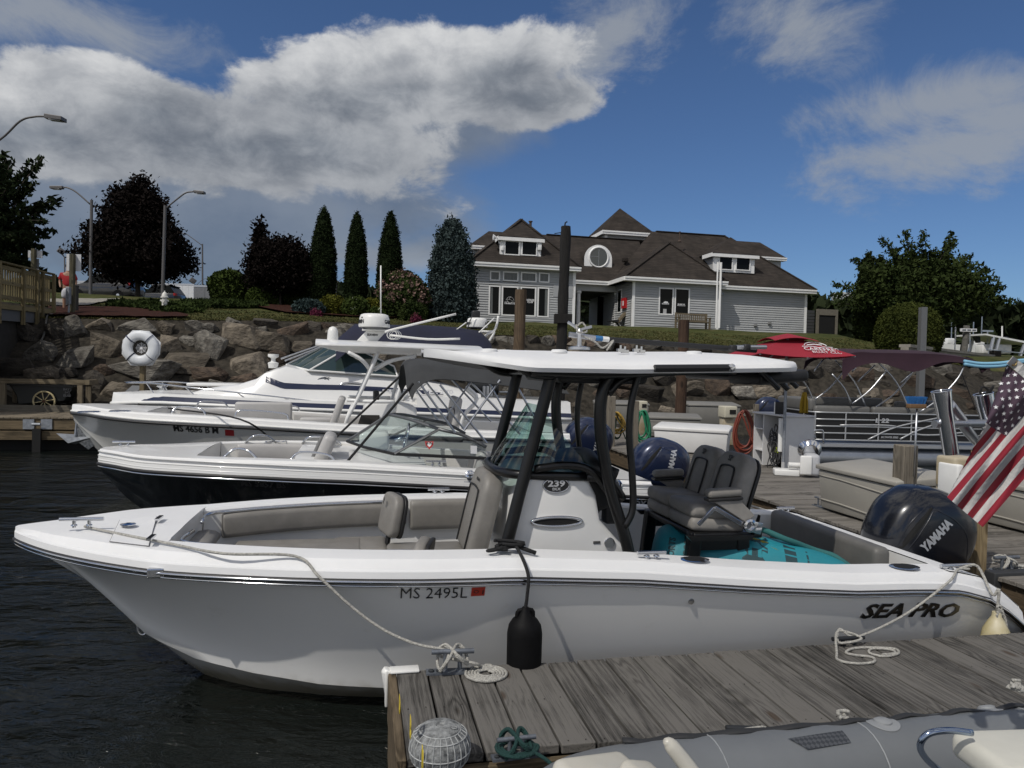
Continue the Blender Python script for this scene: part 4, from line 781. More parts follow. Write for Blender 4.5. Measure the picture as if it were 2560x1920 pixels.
lamp("small far lamp just left of the large purple maple trunk",(180,740),(180,640),[(180,640),(195,625),(208,620),(212,620)],[(210,620),(224,623)],95)
lamp("far lamp low behind the white trailer, right of the hydrant",(490,722),(490,714),[(490,714),(505,700),(516,696),(520,696)],[(518,696),(528,698)],110)
lamp("far lamp pole left of the tallest arborvitae",(762,745),(764,702),[(764,702),(772,690),(780,682),(786,680)],[(786,680),(798,682)],90)
lamp("far lamp pole between the first two arborvitae",(840,750),(841,706),[(841,708),(850,700),(858,694),(864,693)],[(862,693),(874,694)],90)
def flood(label,px,py,Y):
 p=at(px,py,Y);t=thing("flood_light",label,"flood light",p,.5,"parking lot flood lights");rbox("lamp_head",t,lampm,(0,0,0),(.75,.35,.62),.05,rot(0,35,0));b=MB();b.tube([(0,0,-.2),(.35,0,-.7),(.4,0,-6)],.07,6);b.build("pole",lampm,t)
flood("flood light tilted up left of the white sign back",153,628,85);flood("flood light behind the grey trailer",482,702,90)
ptw=wood("treated_timber",(.055,.045,.022),(.21,.17,.09),2,.9,.3);ptx=wood("treated_timber_rail",(.055,.045,.022),(.20,.165,.09),0,.9,.3)
G0=at(-40,800,19.5);G1=at(131,790,24.0);gd=(G1-G0);gd.z=0;gl=gd.length;ga=math.atan2(gd.y,gd.x);zd=at(60,766,21.8).z
gt=thing("gangway_landing","timber landing with slatted balustrade at the left edge","gangway",(G0 .x,G0 .y,zd),ga)
rise=.12
def gz_(x):return rise*x/gl
b=MB();
for i in range(int(gl/.15)):pass
b=MB();b.prism([(-3,0,gz_(-3)),(gl,0,gz_(gl)),(gl,1.9,gz_(gl)),(-3,1.9,gz_(-3))],(0,0,-.08));b.build("deck",wood("deck_boards",(.06,.05,.035),(.20,.17,.12),1,.9),gt)
b=MB();b.bar((-3,.05,gz_(-3)-.35),(gl,.05,gz_(gl)-.35),.08,.36);b.build("fascia_beam",mat("grey_steel_beam",(.10,.105,.11),.6),gt)
b=MB();b.bar((-3,-.02,gz_(-3)-.13),(gl,-.02,gz_(gl)-.13),.06,.14);b.build("edge_board",ptx,gt)
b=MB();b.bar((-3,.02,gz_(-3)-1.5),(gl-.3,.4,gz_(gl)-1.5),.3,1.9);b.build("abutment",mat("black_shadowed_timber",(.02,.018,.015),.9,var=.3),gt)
for yy in(0.0,1.85):
 b=MB();b.bar((-3,yy,1.12+gz_(-3)),(gl,yy,1.12+gz_(gl)),.16,.045);b.build("top_rail",ptx,gt)
 for hz in(.98,.56,.14):b=MB();b.bar((-3,yy,hz+gz_(-3)),(gl,yy,hz+gz_(gl)),.045,.11);b.build("rail",ptx,gt)
 for x in[gl-.05,gl-.95,gl-1.35,gl-2.35,gl-3.9,gl-5.4]:
  b=MB();b.bx(x-.05,x+.05,yy-.1,yy-.01,-.62+gz_(x),1.1+gz_(x));b.build("post",ptw,gt)
 me=None
 for i in range(30):
  x=gl-.16-i*.158
  b=MB();b.bx(x-.042,x+.042,yy+.03,yy+.055,.06+gz_(x),1.06+gz_(x));b.build("slat",ptw,gt)
b=MB();p=[gt.matrix_world.inverted()@q for q in[V((0,0,0))]]
hose=MB();hose.tube([at(133,786,23.2),at(118,790,23),at(112,830,22.2),at(98,860,21.8),at(80,880,21.5)],.03,6,smooth=5);tag(hose.build("hose",mat("grey_hose",(.07,.07,.065),.6),smooth=True),"grey hose hanging down the boulders beside the landing","hose")
gv=wood("grey_post_wood",(.035,.032,.02),(.11,.10,.065),2,.8)
def signback(label,px,pyb,pyt,panels,Y,w):
 p=at(px,pyb,Y);t=thing("sign_post",label,"sign",p,.1,"sign backs by the path");h=at(px,pyt,Y).z-p.z;b=MB();b.bx(-w/2,w/2,-.08,.08,-1,h);b.build("post",gv,t)
 for x0,y0,x1,y1,m_ in panels:a=at(x0,y0,Y)-p;c=at(x1,y1,Y)-p;b=MB();b.bx(a.x,c.x,.085,.11,c.z,a.z);b.build("panel",m_,t)
sw=mat("sign_back_white",(.55,.56,.58),.5);sg=mat("sign_back_grey",(.12,.125,.13),.5)
signback("timber sign post with a tall white sign back beside the person in red",180,768,635,[(164,634,198,677,sw)],24.5,.13)
signback("sign post with white and grey plates rising behind the balustrade",84,690,622,[(68,625,101,644,sw),(77,646,93,668,sg),(77,670,93,681,sw)],27,.12)
q=at(172,770,24.2);t=thing("utility_box","narrow grey utility box on the white sign post","utility box",q);k=24.2/FPX;b=MB();b.bx(-5*k,4*k,-.08,.05,9*k,52*k);b.build("cabinet",galv,t,bevel=.01);b=MB();b.tube([(0,0,-.3),(0,0,9*k)],.03,8);b.build("conduit",galv,t)
q=at(189,768,25.3);t=thing("waste_bin","dark slatted waste bin right of the sign post","bin",q);k=25.3/FPX;b=MB();b.lathe([(6.5*k,-.3),(6.5*k,52*k),(7*k,52*k),(7*k,54*k),(3*k,56*k)],16);b.build("body",mat("dark_bin",(.03,.028,.024),.7),t,smooth=40)
hb=at(169,766,26.5);k=26.5/FPX
pp=thing("person","person in a red t-shirt and white shorts behind the sign post","person",(hb.x,hb.y,hb.z-.25),.25)
def skinmesh(name,verts,edges,radii,m_,parent,root=0,sub=2):
 me=bpy.data.meshes.new(name);me.from_pydata(verts,edges,[]);o=bpy.data.objects.new(name,me);COL.objects.link(o);md=o.modifiers.new("s",'SKIN');md.use_smooth_shade=True
 for i,r in enumerate(radii):me.skin_vertices[0].data[i].radius=(r if isinstance(r,tuple)else(r,r))
 me.skin_vertices[0].data[root].use_root=True;ms=o.modifiers.new("u",'SUBSURF');ms.levels=sub;ms.render_levels=sub
 dg=bpy.context.evaluated_depsgraph_get();m2=bpy.data.meshes.new_from_object(o.evaluated_get(dg));bpy.data.objects.remove(o);m2 .materials.append(m_);m2 .polygons.foreach_set('use_smooth',[True]*len(m2 .polygons));ob=bpy.data.objects.new(name,m2);COL.objects.link(ob);ob.parent=parent;return ob
skin=mat("skin_tan",(.30,.17,.11),.6);redsh=mat("red_cotton",(.30,.010,.014),.85,var=.15,vs=6)
Vv=[(0,0,.95),(0,0,1.15),(0,0,1.38),(0,-.0,1.52),(.02,-.02,1.66),(.02,-.02,1.76),(-.20,0,1.42),(-.27,.02,1.14),(-.20,-.12,.92),(.20,0,1.42),(.27,.02,1.14),(.24,-.1,.9),(-.10,0,.9),(-.12,.02,.5),(-.13,.05,.08),(-.13,-.08,.04),(.10,0,.9),(.12,-.05,.5),(.13,0,.08),(.13,-.13,.04)]
Ee=[(0,1),(1,2),(2,3),(3,4),(4,5),(2,6),(6,7),(7,8),(2,9),(9,10),(10,11),(0,12),(12,13),(13,14),(14,15),(0,16),(16,17),(17,18),(18,19)]
skinmesh("body",Vv,Ee,[(.15,.11),(.15,.11),(.16,.11),.06,.09,.08,.062,.045,.03,.062,.045,.03,.09,.06,.04,.035,.09,.06,.04,.035],skin,pp)
skinmesh("shirt",[(0,0,.93),(0,0,1.15),(0,0,1.40),(0,0,1.5),(-.20,0,1.42),(-.26,.02,1.2),(.20,0,1.42),(.26,.02,1.2)],[(0,1),(1,2),(2,3),(2,4),(4,5),(2,6),(6,7)],[(.19,.14),(.18,.14),(.19,.13),.09,.085,.085,.085,.085],redsh,pp)
skinmesh("shorts",[(0,0,.97),(0,0,.86),(-.11,0,.7),(-.12,0,.52),(.11,0,.7),(.12,0,.52)],[(0,1),(1,2),(2,3),(1,4),(4,5)],[(.16,.13),(.17,.13),.115,.1,.115,.1],mat("white_shorts",(.5,.5,.52),.8),pp)
b=MB();b.lathe([(.02,.13),(.08,.1),(.105,.03),(.1,-.03),(.06,-.08)],12,M.Translation((.02,-.0,1.72)));b.build("hair",mat("dark_hair",(.02,.014,.01),.7),pp,smooth=True)
hp=gnd(411,779);k=hp.y/FPX;ht=thing("fire_hydrant","white fire hydrant in the juniper ground cover","hydrant",hp);hw=mat("hydrant_white",(.62,.61,.57),.5,var=.08)
b=MB();b.lathe([(8*k,-.05),(8*k,2*k),(6*k,3*k),(6.2*k,33*k),(9*k,34*k),(9*k,37*k),(7*k,38*k),(6*k,44*k),(3*k,48*k),(1.6*k,49*k),(1.6*k,52*k)],18);b.build("barrel",hw,ht,smooth=40)
b=MB();b.tube([(-10*k,0,27*k),(10*k,0,27*k)],2.6*k,10);b.build("side_nozzles",hw,ht);b=MB();b.tube([(0,-9*k,25*k),(0,0,25*k)],3.6*k,10);b.build("pumper_nozzle",hw,ht)
def car(name,label,px0,px1,py_road,Y,h,body,prof,cat="car",glass=winglass,n_w=2,lit=None,width=1.85,wheels=(.17,.80)):
 """side profile in lengths (0 front, 1 rear) x metres, swept across the width with tumblehome; wheels, glass and lamps are parts"""
 a=at(px0,py_road,Y);c=at(px1,py_road,Y);L=(c-a).length;a.z=ground(a.dot(AX),a.dot(CX))+.03;t=thing(name,label,cat,a,math.atan2((c-a).y,(c-a).x),"vehicles in the parking lot")
 low,up=prof;rows=[]
 for yy,k in((-width/2,.0),(-width/2+.02,1),(width/2-.02,1),(width/2,.0)):
  rows.append([V((x*L,yy,z))for x,z in low])
 b=MB();P=[V((x*L,-width/2,z))for x,z in low];b.prism(P,(0,width,0));b.build("body",body,t,smooth=30,bevel=.05)
 b=MB();k=len(up);V1=[(x*L,-width/2+.04+.16*(z-up[0][1]),z)for x,z in up];V2=[(x,-y,z)for x,y,z in V1];b.add(V1+V2,[tuple(range(k)),tuple(range(2*k-1,k-1,-1))]+[(i,(i+1)%k,(i+1)%k+k,i+k)for i in range(k)]);b.build("cabin",glass,t,bevel=.03)
 tops=sorted(up,key=lambda q:-q[1])[:2];xs=sorted(q[0]*L for q in tops);zt=max(q[1]for q in up)
 b=MB();b.bx(xs[0]-.05,xs[1]+.1,-width/2+.2,width/2-.2,zt-.01,zt+.05);b.build("roof",body,t,bevel=.02)
 for sx in wheels:
  for sy in(-1,1):
   b=MB();Mx=M.Translation((sx*L,sy*(width/2-.1),.34))@M.Rotation(math.pi/2,4,'X');b.lathe([(.2,-.11),(.34,-.11),(.36,-.06),(.36,.06),(.34,.11),(.2,.11)],22,Mx);w=b.build("wheel",rubber,t,smooth=40)
   b=MB();b.lathe([(.05,.115),(.2,.10),(.21,.06)],14,M.Translation((sx*L,sy*(width/2-.1)-.0,.34))@M.Rotation(math.pi/2*(1 if sy<0 else-1),4,'X'));b.build("rim",alu,w,smooth=40)
 b=MB();b.bx(.96*L,1.0*L+.02,-width/2-.01,-width/2+.3,.95,1.12);b.build("tail_light",mat("red_lens",(.30,.01,.01),.3),t)
 b=MB();b.bx(-.02,.06*L,-width/2-.01,-width/2+.3,.72,.86);b.build("headlight",mat("lamp_glass",(.4,.42,.45),.2),t)
 return t
SUVL=[(0,.35),(0,.75),(.04,.92),(.26,1.08),(.98,1.12),(1,.95),(1,.4),(.9,.3),(.72,.3),(.26,.3),(.08,.3)];SUVU=[(.24,1.07),(.40,1.62),(.84,1.66),(.985,1.10)]
SEDL=[(0,.3),(0,.65),(.05,.78),(.28,.9),(.8,.95),(1,.92),(1,.4),(.9,.25),(.1,.25)];SEDU=[(.26,.89),(.42,1.4),(.66,1.42),(.86,.95)]
cp=mat("dark_grey_car_paint",(.022,.022,.023),.25,.3,coat=.8);cs=mat("silver_car_paint",(.30,.31,.33),.3,.5,coat=.6);cw=mat("white_car_paint",(.66,.67,.68),.35,coat=.5);cb=mat("black_car_paint",(.012,.013,.015),.25,coat=.8)
car("parked_suv","dark grey suv parked left of the large purple maple trunk",190,345,758,46,1.6,cp,(SUVL,SUVU))
car("parked_car","black car parked right of the large purple maple trunk",352,452,757,52,1.4,cb,(SUVL,SUVU))
car("parked_car","silver car parked behind the fire hydrant",395,470,750,58,1.4,cs,(SEDL,SEDU))
car("parked_car","white car showing low behind the boxwood shrub",560,640,762,50,1.4,cw,(SEDL,SEDU))
car("parked_car","white car beyond the balustrade end, left of the person",100,156,738,62,1.4,cw,(SEDL,SEDU))
def trailer(name,label,px0,px1,pyt,pyb,Y,m_,cat,ribs=0,dep=2.4):
 a=at(px0,pyb,Y);c=at(px1,pyb,Y);z=at(px0,pyt,Y).z;a.z=ground(a.dot(AX),a.dot(CX));t=thing(name,label,cat,a,math.atan2((c-a).y,(c-a).x),"vehicles in the parking lot");L=(c-a).length;h=z-a.z
 b=MB();b.bx(0,L,0,dep,.55,h);b.build("box_body",m_,t,bevel=.05)
 b=MB();b.bx(-.02,L+.02,-.02,dep+.02,h-.12,h+.02);b.build("roof_rail",alu,t)
 for i in range(ribs):b=MB();x=L*(i+1)/(ribs+1);b.bx(x-.02,x+.02,-.015,.001,.6,h-.13);b.build("rib",m_,t)
 for sx in(.3,.45):b=MB();b.lathe([(.3,-.1),(.34,0),(.3,.1)],16,M.Translation((L*sx,.1,.33))@M.Rotation(math.pi/2,4,'X'));b.build("wheel",rubber,t,smooth=40)
wbox=mat("white_box_panel",(.60,.61,.62),.5,var=.05);gbox=mat("grey_box_panel",(.155,.16,.17),.55,var=.08)
trailer("box_truck","white box truck behind the dark grey suv",190,260,702,742,62,wbox,"truck",4)
trailer("box_trailer","white box trailer behind the fire hydrant",395,465,708,745,64,wbox,"trailer",5)
trailer("cargo_trailer","grey cargo trailer left of the light green rounded shrub",484,560,713,752,52,gbox,"trailer",2)
trailer("red_shed","dull red shed behind the pink flowering bush",1040,1072,752,785,46,mat("dull_red_paint",(.10,.02,.022),.7),"shed")
gran=mat("grey_granite_slab",(.17,.17,.165),.9,var=.2,vs=14,bump=.4,bs=30)
for px,py,wpx,lab in((856,788,60,"granite slab bench in front of the yellow dome shrub"),(986,794,62,"granite slab bench in front of the pink flowering bush")):
 p=gnd(px,py);k=p.y/FPX;t=thing("granite_bench",lab,"bench",p,ANG*.6,"granite benches on the lawn");L=wpx*k
 rbox("seat",t,gran,(0,0,.40),(L,.42,.11),.02);rbox("leg",t,gran,(-L*.3,0,.17),(.26,.32,.36),.02);rbox("leg",t,gran,(L*.3,0,.17),(.26,.32,.36),.02)
grey_plank=wood("weathered_grey_plank",(.030,.028,.025),(.25,.235,.215),1,1.0,.22,warm=(.06,.035,.018));far_plank=wood("weathered_walkway_plank",(.035,.032,.028),(.20,.185,.165),0,1.0,.22)
timber=wood("brown_fascia_timber",(.04,.032,.02),(.17,.13,.08),0,.9,.2);pile_br=wood("brown_pile_wood",(.022,.016,.011),(.12,.085,.055),2,.6,.1);pile_bk=mat("tarred_pile",(.010,.009,.008),.9,var=.5,vs=6,stretch=(6,6,.7),bump=1,bs=20)
greypost=wood("grey_post",(.035,.03,.024),(.20,.175,.14),2,.8,.2)
ZD=.5
MD=Fr(5.75,0)
md=fthing("main_dock","long weathered plank walkway running back along the sterns","dock",MD)
me=None
for i in range(178):
 t=2.6+i*.142
 if me is None:b=MB();b.bx(0,2.3,0,.134,ZD-.04,ZD);o=b.build("plank",far_plank,md,bevel=.004,segs=1);me=o.data
 else:o=bpy.data.objects.new("plank",me);COL.objects.link(o);o.parent=md
 o.location=(R.uniform(-.012,.012),t,R.uniform(-.004,.004))
for x in(.05,2.15):b=MB();b.bx(x,x+.09,2.6,27.8,ZD-.36,ZD-.045);b.build("fascia_board",wood("dark_fascia",(.03,.022,.014),(.11,.08,.05),1,.9),md)
b=MB();b.bx(.2,2.1,2.7,27.7,-.25,ZD-.3);b.build("float",blackm,md)
LD=Fr(-17,19.35);q=LD.y(100,1043);ZL=q.z
ld=fthing("timber_dock","newer brown timber dock with a kerb beam at the far left","dock",LD)
LW=13.2;me=None
for i in range(int(LW/.145)):
 if me is None:b=MB();b.bx(0,.137,0,2.0,-.04,0);o=b.build("plank",wood("brown_dock_plank",(.055,.045,.032),(.22,.185,.135),1,.9,.25),ld,bevel=.004,segs=1);me=o.data
 else:o=bpy.data.objects.new("plank",me);COL.objects.link(o);o.parent=ld
 o.location=(i*.145,0,ZL)
kz=18.6/FPX
for z0,z1 in((-.30,-.055),(-.55,-.335)):b=MB();b.bx(0,LW,.03,.11,ZL+z0,ZL+z1);b.build("fascia_board",timber,ld)
b=MB();b.bx(0,LW,1.85,2.0,ZL+.002,ZL+.17);b.build("kerb_beam",wood("grey_kerb_timber",(.05,.045,.035),(.17,.155,.125),0,.9),ld)
b=MB();b.bx(.1,LW-.1,.35,1.9,-.3,ZL-.5);b.build("float",dark,ld)
for x0,x1 in((57,85),(102,130)):a=LD.y(x0,1048);c=LD.y(x1,1073);b=MB();b.bx(a.x,c.x,0.0,.028,c.z,a.z);b.build("hinge_plate",galv,ld)
a=LD.y(83,1060);c=LD.y(104,1060);b=MB();b.bx(a.x,c.x,-.06,.0,-.4,ZL-.28);b.build("guide_post",dark,ld)
a=LD.y(93,1060);b=MB();b.tube([(a.x-.08,-.08,a.z),(a.x+.1,-.08,a.z)],.035,8);b.build("hinge_pin",galv,ld)
def lx(px,py,y):return LD.y(px,py,y)
fb=wood("frame_timber",(.06,.048,.03),(.22,.18,.12),0,.9);fbp=wood("frame_post_timber",(.055,.045,.03),(.20,.165,.115),2,.9)
q0=lx(-30,952,2.2);q1=lx(225,952,2.2);tb=fthing("timber_table","rough timber table frame over the black cart","table",LD)
for yy in(2.15,2.75):a=lx(0,946,yy);c=lx(0,958,yy);b=MB();b.bx(q0 .x,q1 .x-.1,yy,yy+.09,c.z,a.z);b.build("beam",fb,tb)
b=MB();b.bx(q1 .x-.098,q1 .x,2.15,2.84,lx(0,958,2.2).z,lx(0,946,2.2).z);b.build("beam",fb,tb)
for x0,x1,yy in((-2,12,2.16),(31,42,2.78),(193,205,2.16),(214,226,2.78)):a=lx(x0,959,yy);c=lx(x1,1020,yy);b=MB();b.bx(a.x,c.x,yy,yy+.1,ZL-.2,lx(0,958,2.2).z-.003);b.build("leg",fbp,tb)
b=MB();b.bx(-.5,LW+.3,2.0,4.6,ZL-.35,ZL-.05);ldk=b.build("shore_float",mat("dark_landing",(.04,.035,.028),.9,var=.3),ld)
ct=fthing("dock_cart","black two wheeled dock cart with a cream spoked wheel under the table frame","cart",LD);cy=2.35;blk=mat("black_cart_tub",(.010,.012,.011),.45)
P=[lx(*p,cy)for p in((20,961),(182,966),(178,975),(160,1004),(44,1012),(40,990),(30,973))]
b=MB();b.prism([(p.x,cy,p.z)for p in P],(0,.62,0));b.build("tub",blk,ct,bevel=.03)
b=MB();a,c=lx(18,960,cy),lx(184,967,cy);b.bar((a.x,cy-.03,a.z),(c.x,cy-.03,c.z),.07,.045);b.bar((a.x,cy+.65,a.z),(c.x,cy+.65,c.z),.07,.045);b.build("rim",blk,ct)
w0=lx(110,1003,cy-.08);wr=25*18.9/FPX;cream=mat("cream_wheel_paint",(.48,.40,.22),.5)
for yy in(cy-.08,cy+.72):
 b=MB();b.tube([(w0 .x+wr*math.cos(a),yy,w0 .z+wr*math.sin(a))for a in np.linspace(0,2*math.pi,29)[:-1]],.024,8,closed=True);wh=b.build("wheel",cream,ct,smooth=True)
 for k in range(8):a=k*math.pi/4+.2;b=MB();b.tube([(w0 .x+.03*math.cos(a),yy,w0 .z+.03*math.sin(a)),(w0 .x+wr*math.cos(a),yy,w0 .z+wr*math.sin(a))],.013,6);b.build("spoke",cream,wh)
b=MB();b.tube([(w0 .x,cy-.12,w0 .z),(w0 .x,cy+.75,w0 .z)],.04,10);b.build("axle",mat("rust",(.09,.04,.02),.8),ct)
b=MB();a=lx(160,1000,cy+.3);b.tube([(a.x-.2,cy+.3,a.z-.05),(a.x+.05,cy+.3,ZL+.18)],.03,6);b.build("prop_leg",blk,ct)
q=lx(168,980,cy-.02)
for k,s_ in enumerate(("BAY J","1+2","ELISE")):text("lettering",s_,ct,mat("chalk_grey_lettering",(.22,.22,.22),.7),(q.x,cy-.022,q.z+.07-k*.085),(1,0,-.02),(0,0,1),.085,.001,.002)
q0,q1=at(292,1012,18.2),at(345,966,19.2);rt=tag(MB().bar(q0,q1,.3,.05).build("ramp_board",mat("grey_ramp_board",(.13,.135,.14),.7)),"grey ramp board leaning beside the ring buoy post","board")
k=17.6/FPX;q=at(354,870,17.6);rb=thing("ring_buoy_station","white octagonal board carrying a ring buoy on a timber post","life ring stand",q,.06);pt=wood("buoy_post",(.05,.04,.02),(.19,.15,.09),2,.9)
b=MB();b.bx(-.055,.055,.03,.13,-1.9,.42);b.build("post",pt,rb)
A8=[(46,15),(17,43),(-22,44),(-46,19),(-48,-16),(-26,-44),(-6,-45),(26,-43),(44,-15)]
b=MB();b.prism([(x*k,0,z*k)for x,z in A8],(0,.025,0));b.build("board",mat("board_white",(.66,.67,.68),.5),rb)
buoy=thing("ring_buoy","white ring buoy with four navy straps on the octagonal board","life ring",q,.06);rm=mat("buoy_white",(.66,.68,.70),.45,var=.06,vs=6)
b=MB();rr0,rr1=31.5*k,12.5*k;b.tube([(rr0*math.cos(a),-.075,rr0*math.sin(a))for a in np.linspace(0,2*math.pi,41)[:-1]],rr1,14,closed=True,flat=1);b.v=[(x,-.075+(y+.075)*.62,z)for x,y,z in b.v];b.build("ring",rm,buoy,smooth=True)
for a in(45,135,225,315):
 a=rad(a+2);b=MB();b.tube([((rr0+(rr1+.006)*math.cos(u))*math.cos(a),-.075-.64*(rr1+.006)*math.sin(u),(rr0+(rr1+.006)*math.cos(u))*math.sin(a))for u in np.linspace(0,math.pi,9)],.022,4,flat=.25);b.build("strap",navy,buoy)
b=MB();b.lathe([(0.001,0),(20*k,0),(20*k,.006)],28,M.Translation((0,-.006,0))@M.Rotation(math.pi/2,4,'X'));b.build("emblem_disc",mat("dark_brown_disc",(.035,.03,.024),.6),buoy)
b=MB()
for r_ in(11.2,4.2):b.tube([(r_*k*math.cos(a),-.016,r_*k*math.sin(a))for a in np.linspace(0,6.283,25)[:-1]],.006,4,closed=True)
for i in range(8):a=i*math.pi/4+.02;b.tube([(0,-.016,0),(14.5*k*math.cos(a),-.016,14.5*k*math.sin(a))],.0055,4)
for i in range(24):a=i*math.pi/12;b.tube([(8*k*math.cos(a),-.016,8*k*math.sin(a)),(8*k*math.cos(a+.16),-.016,8*k*math.sin(a+.16))],.007,4)
b.lathe([(.001,0),(3*k,0),(3*k,.004)],12,M.Translation((0,-.02,0))@M.Rotation(math.pi/2,4,'X'));b.build("ship_wheel_emblem",letter_white,buoy)['kind']="stuff"
def pile(label,px0,px1,pyt,Y,m,rough=.02,spikes=False):
 a=at(px0,pyt,Y);c=at(px1,pyt,Y);r=(c.x-a.x)/2;t=thing("mooring_pile",label,"pile",((a.x+c.x)/2,Y,-.6),0);z=a.z+.6;rows=[];n=16
 for zz in np.linspace(0,z,26):rows.append([V(((r*(1.06-.1*zz/z)+rough*mnoise.noise(V((j,zz*2,px0))))*math.cos(2*math.pi*j/n)+(z-zz)*-.012,(r+rough*mnoise.noise(V((j+9,zz*2,px0))))*math.sin(2*math.pi*j/n),zz))for j in range(n)])
 b=MB();b.grid(rows,closeu=True);kk=len(b.v);b.add(rows[-1],[tuple(range(n))]);b.build("shaft",m,t,smooth=45)
 return t,r,z
pile("short brown mooring pile in front of the left clubhouse windows",1288,1317,724,18.6,pile_br)
t,r,z=pile("tall black ragged mooring pile rising past the clubhouse roof",1402,1428,566,19.0,pile_bk,.035)
b=MB();b.tube([(-.05,0,z-.1),(-.02,0,z+.1),(.03,0,z+.13)],.02,5);b.tube([(-.05,0,z-.15),(-.3,-.05,z-.2)],.012,4);b.build("splinter",pile_bk,t)
b=MB();b.box((-.02,0,at(1402,797,19).z+.6),(.46,.4,.24));b.build("collar",pile_bk,t)
pile("dark red brown mooring pile behind the hard top at the wooden bench",1697,1724,800,21,wood("red_pile_wood",(.018,.011,.008),(.075,.045,.03),2,.6,.1))
a=at(2303,900,30);h=at(2303,768,30).z-a.z;hb=thing("steel_pile","grey steel h section pile standing by the sea wall","pile",(a.x,30,a.z-2));b=MB();w=.12;b.bx(-w,w,-.12,-.1,0,h+2);b.bx(-w,w,.1,.12,0,h+2);b.bx(-.012,.012,-.1,.1,0,h+2);b.build("section",mat("pale_steel",(.15,.155,.16),.6,.3),hb)
beige=mat("beige_dock_box",(.31,.295,.26),.55,var=.05,vs=2,bump=.1,bs=120);greyb=mat("grey_dock_box",(.185,.18,.165),.6,var=.06,vs=2);white_b=mat("white_dock_box",(.66,.66,.65),.45,var=.04,vs=3)
def dbox(label,p,rz,L,D,Hh,m,lid_h=.12,groove=True,feet=True):
 """p = bottom corner nearest the lens; box runs L along local x, D along local y"""
 t=thing("dock_box",label,"dock box",p,rz,"dock boxes on the main walkway");b=MB();tp=.035
 b.add([(tp,tp,.03),(L-tp,tp,.03),(L-tp,D-tp,.03),(tp,D-tp,.03),(0,0,Hh-lid_h),(L,0,Hh-lid_h),(L,D,Hh-lid_h),(0,D,Hh-lid_h)],[(0,3,2,1),(4,5,6,7),(0,1,5,4),(1,2,6,5),(2,3,7,6),(3,0,4,7)]);b.build("body",m,t,bevel=.025,smooth=40)
 b=MB();o=.025;zt=Hh;b.add([(-o,-o,Hh-lid_h+.008),(L+o,-o,Hh-lid_h+.008),(L+o,D+o,Hh-lid_h+.008),(-o,D+o,Hh-lid_h+.008),(-o,-o,zt-.06),(L+o,-o,zt-.06),(L+o,D+o,zt),(-o,D+o,zt),(.06,.05,zt-.03),(L-.06,.05,zt-.03),(L-.06,D-.05,zt+.03),(.06,D-.05,zt+.03)],[(0,3,2,1),(0,1,5,4),(1,2,6,5),(2,3,7,6),(3,0,4,7),(4,5,9,8),(5,6,10,9),(6,7,11,10),(7,4,8,11),(8,9,10,11)]);b.build("lid",m,t,bevel=.012,smooth=40)
 if groove:
  for zz,am in((Hh*.70,.035),(Hh*.22,.03)):
   b=MB();b.tube([(L*u,tp*(1-zz/Hh)-.004,zz-am*(u-.35)*2 if u>.35 else zz+.002)for u in np.linspace(.01,.99,14)],.012,5);b.build("moulded_rib",m,t,smooth=True)
 return t
AZ=ANG-math.pi/2
def dock(px,py):return gz(px,py,ZD)
dbox("large beige dock box behind the grey post with the blue brush",st(6.07,8.60,ZD),AZ,1.45,.78,.66,beige)
dbox("beige dock box half hidden behind the hanging flag",st(7.62,7.9,ZD),AZ,2.2,.62,.62,beige)
p=dock(1622,1093);dbox("grey dock box with latch between the green hose and the dark pile",p,ANG-rad(20),1.38,.75,.62,greyb)
p=dock(1487,1062);dbox("grey dock box furthest back, behind the yellow hose",p,ANG-rad(14),1.75,.8,.78,greyb,groove=False)
p=dock(1722,1062);dbox("grey dock box behind the tan power pedestal and red hose",p,ANG-rad(12),1.75,.8,.76,greyb,groove=False)
p=dock(1812,1142);dbox("white fibreglass dock box beside the red hose",p+V((-1.42,.62,0)),-rad(23),1.6,.62,.62,white_b,.13,False)
cream_p=mat("weathered_cream_plastic",(.46,.42,.33),.6,col2=(.34,.27,.16),vs=3.5)
def pedestal(label,p,h,w,hood,m=cream_p,rz=ANG):
 t=thing("power_pedestal",label,"power pedestal",p,rz,"power pedestals on the docks");rbox("column",t,m,(0,0,h*.36),(w*.82,w*.8,h*.72),.02);rbox("hood",t,hood,(0,-.03,h*.85),(w*1.05,w*1.1,h*.30),.03)
 b=MB();b.box((w*.12,-w*.59-.02,h*.86),(w*.5,.02,h*.11));b.build("outlet_recess",dark,t);return t
pedestal("tan power pedestal with peeling white paint left of the red hose",st(*(lambda q:(q.dot(AX),q.dot(CX)))(dock(1815,1112)),ZD),.98,.33,mat("cream_hood",(.50,.47,.37),.5))
pedestal("power pedestal half hidden behind the green hose post",dock(1600,1085),.95,.27,mat("cream_hood"))
k=6.75/FPX;pq=at(2440,1440,6.75);pq.z=ZD
tp_=thing("timber_post","pale new timber post behind the black outboard","post",pq,ANG);b=MB();b.bx(-.055,.055,-.055,.055,-.2,1.13);b.build("shaft",wood("new_post_wood",(.10,.07,.035),(.30,.23,.13),2,.9,.1),tp_)
pp_=at(2384,1290,6.8);t=thing("power_pedestal","cream weathered power pedestal on the pale post under the rod holders","power pedestal",(pp_.x,6.8,pp_.z),ANG,"power pedestals on the docks");rbox("column",t,cream_p,(0,.03,.2),(.2,.2,.5),.02);rbox("hood",t,cream_p,(.02,0,.42),(.28,.24,.3),.03);rbox("cover",t,whitepl,(-.1,-.05,.34),(.07,.24,.34),.02)
